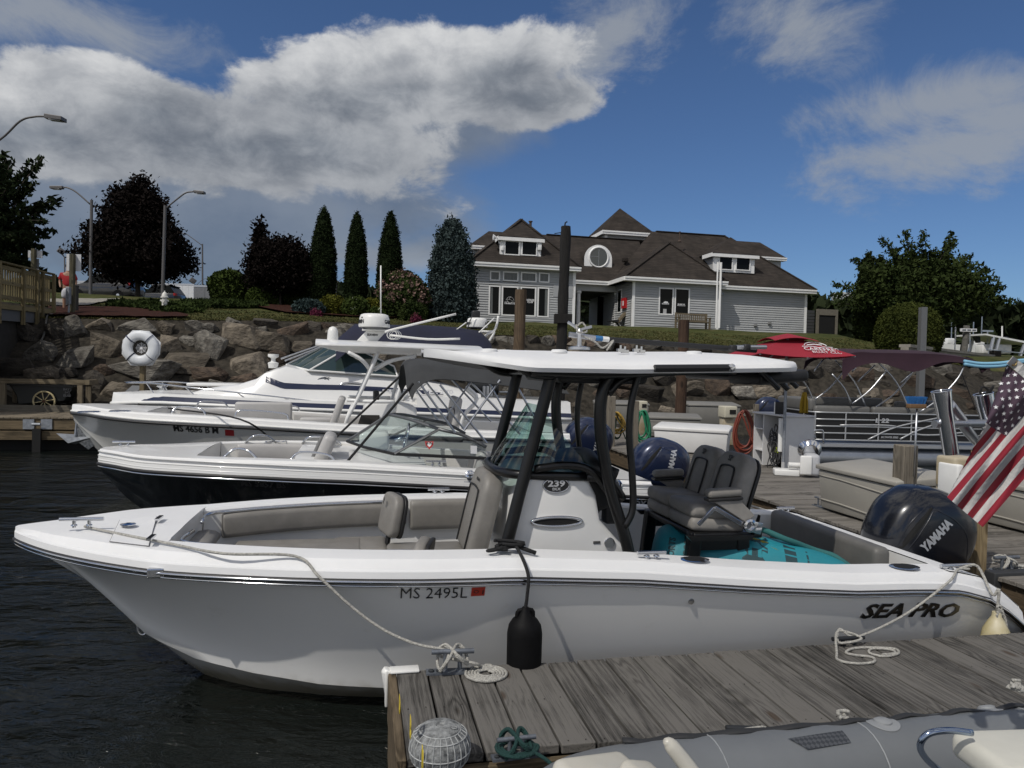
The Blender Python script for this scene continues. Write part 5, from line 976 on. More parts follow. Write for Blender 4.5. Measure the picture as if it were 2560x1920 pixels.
def post(label,px0,px1,pyt,pyb,m=greypost,name="dock_post"):
 p=dock((px0+px1)/2,pyb);k=p.y/FPX;w=(px1-px0)*k/2;h=at((px0+px1)/2,pyt,p.y).z;t=thing(name,label,"post",(p.x,p.y,0),ANG);b=MB();b.bx(-w,w,-w,w,-.3,h);b.build("shaft",m,t,bevel=.012,segs=1);return t,p,w,h
def coil(label,px,pyt,pyb,wpx,Y,m,r=.016,n=7,cat="hose"):
 p=at(px,pyt,Y);k=Y/FPX;h=(pyb-pyt)*k;w=wpx*k;b=MB();q=random.Random(px)
 pts=[]
 for i in range(n):
  f=q.uniform(.75,1.0);o=q.uniform(-.05,.05)
  for a in np.linspace(0,2*math.pi,12,endpoint=False):pts.append((o+w*.5*f*math.sin(a)*(1-.35*math.cos(a)),q.uniform(-.012,.012)-.012*i,-h*f*.5*(1-math.cos(a))))
 pts+=[(w*.35,-.1,-h*.6),(w*.8,-.1,-h*.95)]
 b.tube([V(x)+p for x in pts],r,6,smooth=3);return tag(b.build("hose_coil",m,smooth=True),label,cat,"hoses coiled on the dock posts")
post("grey dock post carrying the yellow hose",1514,1534,990,1115);coil("yellow hose coiled on the grey post",1537,1030,1084,44,17.6,mat("yellow_hose",(.38,.24,.04),.5));coil("dark green hose coiled beside the yellow hose",1547,1032,1100,22,17.7,mat("dark_green_hose",(.015,.05,.03),.5),n=4)
post("grey dock post left of the green hose",1575,1592,1002,1150);coil("bright green hose coiled on the dock post",1605,1026,1112,34,15.4,mat("green_hose",(.02,.19,.095),.45));
post("small grey post behind the red hose coil",1882,1893,1010,1118);coil("brick red hose hung in long loops beside the white cabinet",1858,1026,1142,52,14.6,mat("red_hose",(.17,.035,.02),.5),.02,6)
t,p,w,h=post("weathered grey square post in front of the large beige box",2236,2277,1112,1330)
b=MB();pt_=at(2266,1112,p.y);bz=at(2268,1020,p.y)
br=thing("deck_brush","blue bristled deck brush standing on end at the grey post","brush",(pt_.x,p.y-.02,0),ANG);b.tube([V((0,-w-.02,h-.35)),V((.01,-w-.02,bz.z))],.011,8);b.build("handle",alu,br,smooth=True)
rbox("head",br,mat("brush_block_wood",(.16,.09,.04),.6),(.0,-w-.02,bz.z+.03),(.22,.07,.05),.008);b=MB();b.v=[];
for i in range(150):x=R.uniform(-.1,.1);y=R.uniform(-.03,.03);b.tube([(x,y-w-.02,bz.z+.05),(x*1.22,y*1.6-w-.02,bz.z+.135+R.uniform(-.006,.006))],.0045,3,caps=False)
b.build("bristles",mat("blue_bristles",(.03,.16,.42),.6),br)['kind']="stuff"
cq=dock(1955,1180);ca=ANG-rad(2);cb_=thing("white_cabinet","open white cabinet with shelves holding the pressure washer","cabinet",cq,ca);cw_=mat("cabinet_white",(.62,.62,.62),.5,var=.04)
CL,CD,CH=.62,.62,1.05
def cl(x,y,z):return(x,y,z)
b=MB();b.bx(0,CD,0,.03,0,CH-.03);b.build("side_panel",cw_,cb_);b=MB();b.bx(0,CD,1.05,1.08,0,CH-.03);b.build("side_panel",cw_,cb_)
b=MB();b.bx(CD-.03,CD,.03,1.05,0,CH-.03);b.build("back_panel",cw_,cb_);b=MB();b.bx(-.03,CD+.02,-.03,1.1,CH-.03,CH);b.build("top",cw_,cb_,bevel=.006)
b=MB();b.bx(.02,CD-.03,.74,.765,.03,CH-.031);b.build("divider",cw_,cb_)
for z in(.3,.72):b=MB();b.bx(.02,CD-.03,.766,1.049,z,z+.02);b.build("shelf",cw_,cb_)
b=MB();b.tube([(-.04,.02,.38),(-.04,.02,CH-.06)],.045,10);b.build("white_tube",whitepl,cb_,smooth=40)
pw_=thing("pressure_washer","grey pressure washer with lime trim and tangled cords in the white cabinet","pressure washer",st(cq.dot(AX),cq.dot(CX)+.36,ZD),ca)
rbox("body",pw_,mat("washer_grey",(.10,.105,.11),.5),(.3,0,.4),(.26,.28,.5),.05);rbox("trim",pw_,mat("lime_plastic",(.35,.42,.03),.5),(.14,.02,.36),(.06,.14,.12),.02);b=MB();b.tube([(.25,-.14,.6),(.22,-.14,.9),(.22,.14,.9),(.25,.14,.6)],.018,8,smooth=4);b.build("handle",blackm,pw_,smooth=True)
b=MB();q=random.Random(5)
for k_ in range(6):b.tube([(.08+q.uniform(-.05,.1),q.uniform(-.22,.22),q.uniform(.02,.85))for _ in range(9)],.009,5,smooth=5)
b.build("hose",mat("dark_cord",(.04,.04,.042),.6),pw_,smooth=True)
for sy in(-.15,.15):b=MB();b.lathe([(.04,-.03),(.11,-.03),(.12,0),(.11,.03)],14,M.Translation((.3,sy,.13))@M.Rotation(math.pi/2,4,'X'));b.build("wheel",rubber,pw_)
um_p=at(1962,1040,cq.y-.12);ut=thing("market_umbrella","square red vented market umbrella with boat club lettering on a steel pole","umbrella",(um_p.x,um_p.y,0),ANG-rad(9));zc=at(1975,835,cq.y).z;ze=at(2127,891,cq.y-.3).z;red=mat("red_canopy_cloth",(.26,.010,.024),.8,var=.06,vs=2)
b=MB();b.tube([(0,0,ZD+.2),(0,0,zc-.05)],.027,10);b.build("pole",galv,ut,smooth=40)
S_=.84;zv=zc-.13
def canopy(b,half,z_top,z_edge,top_half,n=8,sagk=.05):
 for k in range(4):
  rows=[]
  for i in range(n+1):
   v=i/n;h=top_half+(half-top_half)*v;z=z_top+(z_edge-z_top)*(v**1.05)
   rows.append([M.Rotation(k*math.pi/2,3,'Z')@V((h*u,-h,z-sagk*(1-u*u)*v))for u in np.linspace(-1,1,n+1)])
  b.grid(rows)
b=MB();canopy(b,S_,zv,ze,.22);b.build("canopy",red,ut,smooth=35,solid=.006)
b=MB();canopy(b,.40,zc,zv-.02,.01,8,-.06);b.build("vent_cap",red,ut,smooth=35,solid=.006)
for k in range(8):
 a=k*math.pi/4;r_=S_*(1.41 if k%2 else 1);b=MB();b.tube([(0,0,zv-.06),(r_*math.cos(a),r_*math.sin(a),ze-.02 if k%2 else ze-.06)],.012,5);b.build("rib",galv,ut)
sl_=math.atan2(zv-ze+.05,S_-.22);def_y=V((0,math.cos(sl_),math.sin(sl_)))
def slope(x,v):h=.22+(S_-.22)*v;return V((x,-h-.012,zv+(ze-zv)*v**1.05-.05*(1-(x/h)**2)*v+.016))
text("lettering","CAREFREE",ut,letter_white,slope(.34,.62),(1,0,-.02),def_y,.16,.001,.0,fit=.62);text("lettering","BOAT CLUB",ut,letter_white,slope(.42,.80),(1,0,-.02),def_y,.12,.001,-.001,fit=.58)
b=MB();c0_=slope(.3,.42);u_=def_y
b.tube([c0_+V((.2*math.cos(a),0,0))+u_*(.15*math.sin(a))for a in np.linspace(.1,3.0,12)],.008,4);b.tube([c0_+V((x,0,0))+u_*z for x,z in((-.26,-.03),(-.05,-.03),(.02,-.08),(.1,-.04),(.28,-.05))],.008,4);b.tube([c0_+V((x,0,0))+u_*z for x,z in((-.15,.03),(-.02,.06),(.12,.03))],.012,4);b.build("boat_emblem",letter_white,ut)
mp_=thing("mop","yellow string mop leaning head up on the white cabinet","mop",dock(1982,1168),ANG);d0=dock(1982,1168);d1=at(2010,1030,d0 .y+.1)-d0;d1=M.Rotation(-ANG,3,'Z')@d1
b=MB();b.tube([(0,0,.02),tuple(d1)],.012,8);b.build("handle",alu,mp_,smooth=40);b=MB()
for i in range(26):a=R.uniform(-.07,.07);y=R.uniform(-.05,.05);b.tube([d1+V((a*.5,y*.5,.36+R.uniform(-.03,.03))),d1+V((a,y,.2)),d1+V((a*1.2,y,-.02))],.016,5,smooth=3)
b.build("mop_head",mat("yellow_mop_yarn",(.34,.22,.015),.9),mp_,smooth=True)
ap=dock(2015,1193);at_=thing("portable_fan_unit","white and grey portable fan unit on the dock beside the cabinet","appliance",ap,ANG-rad(25));rbox("case",at_,mat("pale_grey_case",(.45,.46,.48),.5),(.1,.1,.22),(.24,.36,.38),.06);rbox("front_cover",at_,whitepl,(-.02,-.09,.22),(.2,.06,.34),.04);rbox("base",at_,whitepl,(-.32,.1,.06),(.42,.3,.11),.02)
b=MB();b.lathe([(.02,0),(.14,.02),(.2,.09),(.205,.1)],20,M.Translation((.1,.25,.42))@M.Rotation(rad(-70),4,'X'));b.build("dish",chrome,at_,smooth=40);b=MB();b.tube([(-.3,.0,.2),(-.08,.02,.2)],.05,12);b.build("nozzle",whitepl,at_,smooth=40)
mo=at(1952,1024,cq.y+.25);t=thing("display_board","small black panel with a white edge standing on the cabinet top","panel",(mo.x,mo.y,ZD+CH),ANG-rad(30));rbox("screen",t,blackm,(0,0,.12),(.2,.03,.23),.008);rbox("edge",t,whitepl,(-.11,0,.12),(.018,.05,.23),.004)
cu=mat("cleat_steel",(.14,.155,.18),.6,.5,var=.25,vs=20)
def cleat(parent,p,L,h,rz,m=cu,plate=True,r=None):
 """open base dock cleat; p in the parent's own space"""
 Mx=M.Translation(p)@M.Rotation(rz,4,'Z');b=MB();r=r or L*.06
 b.tube([(-L/2,0,h),(L/2,0,h)],r,12);
 for sx in(-1,1):b.tube([(sx*L*.17,0,0),(sx*L*.17,0,h)],r*.9,10);b.lathe([(r*1.6,0),(r*1.5,r*.4),(r*.9,r*.7)],10,M.Translation((sx*L*.17,0,.012)))
 if plate:b.bx(-L*.62,L*.62,-L*.14,L*.14,0,.012)
 b.v=[tuple(Mx@V(v))for v in b.v];o=b.build("cleat",m,parent,smooth=40);
 if plate:
  b=MB()
  for x in(-.5,-.32,.36,.52):b.lathe([(r*1.1,.0),(r*1.1,r*.7),(r*.5,r)],6,Mx@M.Translation((x*L,-L*.03,.012)))
  b.build("bolt",mat("dark_bolt",(.05,.055,.06),.6,.5),o)['kind']="stuff"
 return o
q=dock(2515,1425);lq=md.matrix_world;cl_=V((q.dot(AX)-MD.s0,q.dot(CX),ZD));cleat(md,cl_,.28,.12,0)
rbox("bracket",md,mat("dark_bracket",(.045,.047,.05),.6,.4),cl_+V((.0,-.12,-.08)),(.62,.12,.22),.01)
b=MB();b.tube([tuple(cl_+V((.3,-.2,-.08))),tuple(cl_+V((1.3,-.5,-.1)))],.075,14);b.build("bumper_roll",whitepl,md,smooth=40)
b=MB();p0=cl_+V((-.1,.65,0));b.tube([p0,p0+V((0,0,.16))],.02,8);b.tube([p0+V((-.02,0,.16)),p0+V((.22,0,.14))],.028,8);b.build("mooring_horn",cu,md,smooth=40)
q=dock(2030,1268);cl2=V((q.dot(AX)-MD.s0+.12,q.dot(CX),ZD));cleat(md,cl2,.22,.12,rad(90));rbox("corner_bracket",md,mat("grey_corner_steel",(.11,.12,.12),.7,.3),cl2+V((-.1,-.1,-.12)),(.2,.5,.2),.01)
def bow_curve(B,xb,p=2.3,q=.80,taper=.05,L=7.2,x0=.08):
 def f(x):
  u=min(1,max(0,(x+x0)/(xb+x0)));v=B*max(0,1-(1-u)**p)**q
  return v*(1-taper*max(0,(x-L*.75)/(L*.25))**2)
 return f
class Hull:
 """planing hull in a slip frame: fr frame, L length, b(x) half beam at the rail, z(x) rail height, stem(z) forward profile"""
 def __init__(h,fr,L,b,z,stem_x0,chine,n=34,xt=None):
  h.fr=fr;h.L=L;h.b=b;h.z=z;h.x0=stem_x0;h.ch=chine;h.xs=[L*(i/n)**1.45 for i in range(n+1)];h.xs[0]=.015
 def section(h,x):
  """points keel -> chine -> rail on the far side (y > 0)"""
  zr=h.z(x);b=h.b(x);u=x/h.L;zk,bc,zc=h.ch(x);bc=min(bc,b*.96);pts=[(0,zk),(bc*.5,zk+(zc-zk)*.5),(bc,zc),(bc+.018,zc+.012)]
  e=lerp(u,[0,.25,.5,1],[1.75,1.35,1.0,1.0])
  for f in(.12,.25,.4,.55,.7,.82,.92,1):pts.append((bc+.018+(b-bc-.018)*f**e,zc+.012+(zr-zc-.012)*f))
  return pts
 def side_y(h,x,z):
  s=h.section(x)[2:];return float(np.interp(z,[p[1]for p in s],[p[0]for p in s]))
 def hull(h,mats,parent,nosplit=False,split=None):
  rows=[]
  for x in h.xs:
   s=h.section(x);rows.append([V((x+h.rake(x,z),-y,z))for y,z in reversed(s)]+[V((x+h.rake(x,z),y,z))for y,z in s[1:]])
  b=MB();b.grid(rows);k=len(rows[0]);b.add(rows[-1],[tuple(range(k))]);return b.build("hull",mats,parent,smooth=38)
 def rake(h,x,z):return 0.0
 def rail(h,parent,m,r=.022,dz=0.0,name="rub_rail",out=.0,flat=1.0,x1=None):
  pts=[V((x,-h.b(x)-out,h.z(x)+dz))for x in h.xs if x1 is None or x<=x1];pts=list(reversed(pts))+[V((p.x,-p.y,p.z))for p in pts]
  b=MB();b.tube(pts,r,8,flat=flat);return b.build(name,m,parent,smooth=True)
 def deck(h,parent,m,g,h1,h2,xc,xe,floor,m2=None,crown=.03,step=None,lip=.035,fore=None):
  """gunwale cap, foredeck to xc, open cockpit from xc to xe, liner walls and sole"""
  def edge(x):return(h.b(x),h.z(x))
  rows=[]
  for x in h.xs:
   b_,z=edge(x);zz=z+h2(x);k=min(1,b_/.25);row=[(b_+.004,z),(b_+.004-.012*k,z+h1*.55),(b_-.035*k,z+h1*.62),(b_-.05*k,zz-.028),(b_-.085*k,zz)]
   rows.append((x,row,zz))
  b=MB()
  for s in(-1,1):b.grid([[V((x,s*max(0.0,y),z))for y,z in row]for x,row,_ in rows])
  inner=lambda x:max(.0,h.b(x)-g(x))
  fr_=[x for x in h.xs if x<xc]+[xc];top=[]
  for x in fr_:
   b_=h.b(x);zz=h.z(x)+h2(x);w=max(0,b_-.085*min(1,b_/.25));top.append([V((x,w*u,zz+crown*(1-u*u)*min(1,w)))for u in np.linspace(-1,1,13)])
  b.grid(top)
  ck=[xc]+[x for x in h.xs if xc<x<xe]+[xe]
  for s in(-1,1):
   g1=[]
   for x in ck:
    b_=h.b(x);zz=h.z(x)+h2(x);w=b_-.085*min(1,b_/.25);i_=inner(x);g1 .append([V((x,s*w,zz)),V((x,s*(w*.5+i_*.5),zz+.008)),V((x,s*(i_+.02),zz+.008)),V((x,s*i_,zz-.012))])
   b.grid(g1)
  ed=[x for x in h.xs if x>xe];top=[]
  for x in[xe]+ed:
   b_=h.b(x);zz=h.z(x)+h2(x);w=b_-.085*min(1,b_/.25);top.append([V((x,w*u,zz+.008))for u in np.linspace(-1,1,9)])
  b.grid(top);x=h.xs[-1];b_=h.b(x);b.add([(x,-b_,h.z(x)),(x,b_,h.z(x)),(x,b_-.085,h.z(x)+h2(x)+.008),(x,-b_+.085,h.z(x)+h2(x)+.008)],[(0,1,2,3)])
  dk=b.build("deck",m,parent,smooth=32,fix=True)
  cl_=lambda x,z:max(.03,min(inner(x)-.02,h.side_y(x,z)-.05))
  b=MB()
  for s in(-1,1):b.grid([[V((x,s*inner(x),h.z(x)+h2(x)-.012)),V((x,s*(inner(x)+.0),h.z(x)+h2(x)-.09)),V((x,s*cl_(x,floor+.3),floor+.3)),V((x,s*cl_(x,floor),floor))]for x in ck])
  b.grid([[V((x,cl_(x,floor)*u,floor))for u in(-1,0,1)]for x in ck])
  for x in(xc,xe):
   i_=inner(x);zz=h.z(x)+h2(x);b.grid([[V((x,i_*u,zz+(.02 if x==xc else 0)))for u in np.linspace(-1,1,7)],[V((x,cl_(x,floor)*u,floor))for u in np.linspace(-1,1,7)]])
  b.build("liner",m2 or m,parent,smooth=32)
  return dk
def vinyl_strip(name,parent,m,path,w,hgt_,r=.02):
 """upholstered bolster: rectangular section swept along a path, inner face towards the centre line"""
 rows=[];P=[V(p)for p in path]
 for i,p in enumerate(P):
  t=(P[min(i+1,len(P)-1)]-P[max(i-1,0)]).normalized();n=V((-t.y,t.x,0));n=n if n.y*p.y<0 else-n
  rows.append([p+n*a*w+V((0,0,z*hgt_))for a,z in((0,0),(.7,0),(1,-.12),(1,-.88),(.7,-1),(0,-1))])
 b=MB();b.grid(rows,closeu=True);b.add(rows[0],[tuple(range(6))]);b.add(rows[-1],[tuple(range(6))]);return b.build(name,m,parent,smooth=50,bevel=r)
def outboard(parent,x,y,z0,col,s=1.0,tilt=0.0,txt=True,letter=letter_silver,prof=None,tdir=None):
 """big four stroke outboard: cowl lofted from superelliptic rings, air intake, mid section, bracket and lettering"""
 A=prof or[(0.00,-.02,.62,.20),(.06,-.10,.70,.235),(.18,-.16,.76,.26),(.32,-.17,.79,.275),(.46,-.13,.77,.275),(.58,-.05,.68,.255),(.66,.05,.56,.22),(.71,.16,.42,.16),(.73,.24,.34,.06)]
 rows=[];n=36;E_=2.0/3.0
 for z,xf,xb,w in A:
  cx=(xf+xb)/2;rx=(xb-xf)/2;rows.append([V((cx+rx*math.copysign(abs(math.cos(a))**E_,math.cos(a)),w*math.copysign(abs(math.sin(a))**E_,math.sin(a)),z))for a in np.linspace(0,2*math.pi,n,endpoint=False)])
 T=M.Translation((x,y,z0))@M.Rotation(tilt,4,'Y')@M.Scale(s,4);b=MB();cr=[]
 for j in range(n):
  cr.append(cat_rom([r[j]for r in rows],3))
 rows=[[cr[j][i]for j in range(n)]for i in range(len(cr[0]))]
 b.grid([[T@p for p in r]for r in rows],closeu=True);b.add([T@p for p in rows[-1]],[tuple(range(n))]);b.add([T@p for p in rows[0]],[tuple(range(n))]);cw=b.build("outboard_motor",col,parent,smooth=50)
 W=lambda xx,zz:T@V((xx,-lerp(zz,[a[0]for a in A],[a[3]for a in A])-.004,zz))
 zs_,fs_=[a[0]for a in A],lambda k,zz:lerp(zz,[a[0]for a in A],[a[k]for a in A])
 def surf(xx,zz,sg=-1,o=.004):
  xf,xb=fs_(1,zz),fs_(2,zz);t_=min(.995,abs((xx-(xf+xb)/2)/((xb-xf)/2)));return T@V((xx,sg*(fs_(3,zz)*(1-t_**3)**(1/3)+o),zz))
 for sg in(-1,1):
  b=MB();I0=cat_rom([(-.085,.24,0),(.05,.45,0),(.22,.62,0)],6);I1=cat_rom([(-.05,.24,0),(.11,.44,0),(.235,.605,0)],6)
  b.grid([[surf(p.x,p.y,sg,.003),surf((p.x+q.x)/2,(p.y+q.y)/2,sg,.005),surf(q.x,q.y,sg,.003)]for p,q in zip(I0,I1)]);b.build("air_intake",dark,cw,fix=False)
 b=MB()
 for pth in([(-.10,.2,0),(.02,.47,0),(.23,.66,0)],[(-.03,.2,0),(.13,.43,0),(.25,.60,0)],[(.25,.60,0),(.45,.50,0),(.58,.36,0),(.62,.14,0)],[(-.0,.08,0),(.1,.2,0),(.30,.1,0)]):b.tube([surf(p.x,p.y,-1,-.001)for p in cat_rom(pth,6)],.006*s,6)
 b.build("cowl_ridge",col,cw,smooth=True)
 b=MB();g=[T@V(p)for p in((.12,-.14,-.0),(.52,-.14,.0),(.52,.14,0),(.12,.14,0),(.2,-.09,-.75),(.5,-.09,-.75),(.5,.09,-.75),(.2,.09,-.75))];b.add(g,[(0,1,2,3),(4,5,6,7),(0,1,5,4),(1,2,6,5),(2,3,7,6),(3,0,4,7)]);b.build("midsection",blackm,cw,bevel=.02)
 b=MB();b.add([T@V(p)for p in((-.12,-.2,-.05),(.16,-.2,-.05),(.16,.2,-.05),(-.12,.2,-.05),(-.12,-.2,-.5),(.12,-.2,-.6),(.12,.2,-.6),(-.12,.2,-.5))],[(0,1,2,3),(4,5,6,7),(0,1,5,4),(1,2,6,5),(2,3,7,6),(3,0,4,7)]);b.build("bracket",blackm,cw)
 if txt:
  th,cx,cz,size,fit_=tdir or(rad(48),.47,.30,.105,.42);c_,s_=math.cos(th),math.sin(th)
  fn=lambda u,v,h:surf(cx+u*c_-v*s_,cz+u*s_+v*c_,-1,.004+h)
  text("lettering","YAMAHA",cw,letter,(0,0,0),(1,0,0),(0,1,0),size,.001,.006,fit=fit_,fn=fn)
 return cw
def rpad(name,parent,m,c,th,w,h,rt,rb,r,rm):
 """upholstered pad: rounded outline in its own y-z plane, th thick, soft edges"""
 O=[]
 for cy,cz,rr,a0 in((w/2-rt,h/2-rt,rt,0),(-w/2+rt,h/2-rt,rt,90),(-w/2+rb,-h/2+rb,rb,180),(w/2-rb,-h/2+rb,rb,270)):O+=[(cy+rr*math.cos(rad(a0+a)),cz+rr*math.sin(rad(a0+a)))for a in(0,22.5,45,67.5,90)]
 b=MB();b.prism([V(c)+rm@V((-th/2,y,z))for y,z in O],rm@V((th,0,0)));return b.build(name,m,parent,smooth=50,bevel=r,segs=3,ang=50)
blue_cowl=mat("dark_blue_cowl",(.012,.020,.055),.28,.25,coat=.5);black_cowl=mat("black_pearl_cowl",(.0065,.008,.013),.26,.2,coat=.45)
F4=Fr(-5.35,17.5);B4=fthing("cabin_cruiser","white cabin cruiser with two navy stripes and a navy canvas, furthest of the row","boat",F4,None)
L4=10.2;b4=bow_curve(1.5,4.2,2.2,.82,.04,L4);S4X=[317,353,600,860,1020,1286,1400];S4Y=[1012,1008,1020,1031,1036,1047,1052]
z4c=[(x,F4 .zc(x,-b4(x),S4X,S4Y))for x in(.1,.6,1.2,2,3,4.5,6,8,10.2)]
h4=Hull(F4,L4,b4,lambda x:lerp(x,[c[0]for c in z4c],[c[1]for c in z4c]),0,lambda x:(lerp(x,[0,.4,1.2,2.2,10.2],[1.2,.7,.1,-.3,-.4]),b4(x)*lerp(x,[0,2,5,10],[.2,.6,.86,.9]),lerp(x,[0,1.2,3,10],[1.25,.55,.25,.12])))
h4 .hull(gel2,B4);h4 .rail(B4,whitepl,.04,0.03)
b=MB()
for s in(-1,1):b.grid([[V((x,s*(b4(x)-.03*min(1,b4(x))),h4 .z(x)+.06)),V((x,s*max(0.02,b4(x)-.08),h4 .z(x)+.22))]for x in h4 .xs])
b.grid([[V((x,max(.02,b4(x)-.08)*u,h4 .z(x)+.22+.05*(1-u*u)))for u in np.linspace(-1,1,9)]for x in h4 .xs]);b.build("deck",gel,B4,smooth=35)
b=MB()
for s in(-1,1):b.grid([[V((x,s*(b4(x)-.03+.006),h4 .z(x)+.07)),V((x,s*(b4(x)-.062),h4 .z(x)+.165))]for x in h4 .xs if x>.5])
b.build("lower_stripe",navy,B4)
def f4(px,py,y=-.9):return F4 .y(px,py,y)
TRX=[475,502,560,597,640,663,716,773,860,990,1115,1200];TRY=[983,974,965,961,948,932,914,926,932,940,962,985]
rows=[];xsT=[]
for px,py in zip(TRX,TRY):q=f4(px,py,-.80);xsT.append((q.x,q.z))
for x,z in xsT:
 zb=h4 .z(max(.3,x))+.2;w=min(1.15,b4(x)-.28);z=max(z,zb+.01);rows.append([V((x,s_*w*k,zb+(z-zb)*f))for s_,k,f in((-1,1,0),(-1,.93,.55),(-1,.78,.97),(-1,.5,1.03),(1,.0,1.06),(1,.5,1.03),(1,.78,.97),(1,.93,.55),(1,1,0))])
b=MB();b.grid(rows);cab=b.build("cabin",gel,B4,smooth=40)
from mathutils.bvhtree import BVHTree
def caster(fr,ob):
 bm=bmesh.new();bm.from_mesh(ob.data);T=BVHTree.FromBMesh(bm);bm.free();o=fr.loc(CP)
 def f(px,py,off=.006):
  d=(fr.loc(CP+ray(px,py))-o).normalized();h,n,i,k=T.ray_cast(o,d);return None if h is None else h+(n if n.dot(d)<0 else-n)*off
 return f
c4=caster(F4,cab)
ST=[(640,934,947),(668,941,957),(707,957,972),(780,961,974),(860,963,975),(957,968,979),(1060,976,985),(1115,984,987)]
rws=[]
for px in range(640,1116,12):
 r=[c4(px,py)for py in np.linspace(lerp(px,[q[0]for q in ST],[q[1]for q in ST]),lerp(px,[q[0]for q in ST],[q[2]for q in ST]),4)]
 if all(p is not None for p in r):rws.append(r)
b=MB();b.grid(rws);b.build("upper_stripe",navy,B4,fix=False)
def quad(name,pts,m,par,th=.012):b=MB();b.add(pts,[tuple(range(len(pts)))]);return b.build(name,m,par,fix=False)
wb=[f4(716,912,-.25),f4(773,926,-.98),f4(994,941,-1.0)];wt_=[f4(817,862,-.2),f4(849,882,-.80),f4(905,878,-.80),f4(985,916,-.85)]
mir=lambda p:V((p.x,-p.y,p.z))
sg_=mat("sage_tint_glass",(.035,.055,.052),.05,spec=.8)
quad("windscreen",[wb[0],wb[1],wt_[1],wt_[0]],sg_,B4);quad("windscreen",[wb[1],wb[2],wt_[3],wt_[2],wt_[1]],sg_,B4);quad("windscreen",[wb[0],mir(wb[0]),mir(wt_[0]),wt_[0]],sg_,B4);quad("windscreen",[mir(wb[0]),mir(wb[1]),mir(wt_[1]),mir(wt_[0])],sg_,B4);quad("windscreen",[mir(wb[1]),mir(wb[2]),mir(wt_[3]),mir(wt_[2]),mir(wt_[1])],sg_,B4)
b=MB()
for pth in([wb[0],wt_[0]],[wb[1],wt_[1]],[wb[0],wb[1],wb[2]],[wt_[0],wt_[1],wt_[2],wt_[3],wb[2]],[mir(wb[0]),mir(wt_[0])],[mir(wb[1]),mir(wt_[1])],[mir(wt_[0]),mir(wt_[1]),mir(wt_[2]),mir(wt_[3])],[wt_[0],mir(wt_[0])]):b.tube(pth,.022,8)
b.build("windscreen_frame",whitepl,B4)['kind']="stuff"
b=MB();q0=f4(702,897,-.4);b.tube([q0,f4(815,858,-.3)],.02,6);b.tube([f4(712,902,-.3),f4(822,860,-.2)],.02,6);b.build("wiper_rail",alu,B4)['kind']="stuff"
def yb(px):return None
RL=[(318,957),(380,958),(450,966),(560,978),(700,993),(840,1011),(862,1017)]
pts=[]
for px,py in RL:
 q=F4 .y(px,py,-.3)
 for _ in range(4):q=F4 .y(px,py,-max(.1,b4(max(.0,q.x))-.12))
 pts.append(q)
b=MB();full=pts+[];b.tube(list(reversed(pts))+[V((pts[0].x-.12,0,pts[0].z+.01))]+[mir(p)for p in pts],.016,8,smooth=4);b.build("bow_rail",chrome,B4,smooth=True)
for i,(px,py,ox)in enumerate(((366,957,16),(464,968,20),(590,980,20),(708,994,16))):
 q=F4 .y(px,py,-.5)
 for _ in range(4):q=F4 .y(px,py,-max(.1,b4(max(0,q.x))-.12))
 for s in(1,-1):b=MB();b.tube([V((q.x,q.y*s,q.z)),V((q.x+ox*17/FPX,(q.y+.02)*s,h4 .z(q.x+.2)+.2))],.013,6);b.build("stanchion",chrome,B4,smooth=40)
b=MB();q=F4 .y(317,1003,0);b.prism([(q.x-.05,-.16,q.z-.06),(q.x-.05,.16,q.z-.06),(1.0,.4,q.z-.02),(1.0,-.4,q.z-.02)],(0,0,.09));b.build("pulpit",gel,B4,bevel=.03)
q=F4 .y(405,985,0);b=MB();b.lathe([(.12,-.12),(.12,.02),(.07,.04),(.07,.14),(.13,.18),(.13,.2)],14,M.Translation((q.x,0,q.z)));b.tube([(q.x,0,q.z+.1),(q.x-.35,0,q.z-.02),(q.x-.75,0,q.z-.1)],.02,6);b.build("windlass",chrome,B4,smooth=40)
for px,py in((450,984),(480,986),(534,988)):q=F4 .y(px,py,-.4);rbox("deck_fitting",B4,blackm,q,(.14,.08,.05),.015)
q=F4 .y(570,958,0);rbox("deck_hatch",B4,gel,(q.x,0,q.z-.03),(1.6,.9,.07),.03)
q=F4 .y(683,907,-.3);b=MB();b.lathe([(.10,-.12),(.12,0),(.05,.03),(.05,.1),(.12,.14),(.12,.2)],12,M.Translation(q));b.build("search_light",whitepl,B4,smooth=40)
q=f4(808,953,-.96);b=MB();b.tube([q+V((x,-.03,z))for x,z in((-.14,-.03),(-.12,.03),(.0,.08),(.1,.05),(.16,-.03))],.014,5,smooth=4);b.tube([q+V((x,-.03,z))for x,z in((-.16,.0),(.18,.0))],.016,5);b.tube([q+V((.02,-.03,.09)),q+V((.14,-.03,.1)),q+V((.02,-.03,.03))],.01,5);b.build("emblem",mat("grey_emblem",(.10,.11,.13),.4),B4)
b=MB();q=f4(880,966,-1.05);b.tube([q+V((.28*math.cos(a),0,.085*math.sin(a)))for a in np.linspace(0,6.283,25)[:-1]],.02,6,closed=True);pf=b.build("porthole_frame",chrome,B4,smooth=True);b=MB();b.prism([q+V((.28*math.cos(a),.01,.085*math.sin(a)))for a in np.linspace(0,6.283,25)[:-1]],(0,.01,0));b.build("pane",winglass,pf)
for px,s_ in((1005,"FIESTA"),(1135-40,"VEE 270")):
 q=F4 .y(px,980,-1.15);text("lettering",s_,B4,letter_white,q+V((0,-.06,0)),(1,0,0),(0,0,1),.13,.002,.006,fit=.9 if px<1050 else .7)
b=MB();xa=f4(1200,985).x
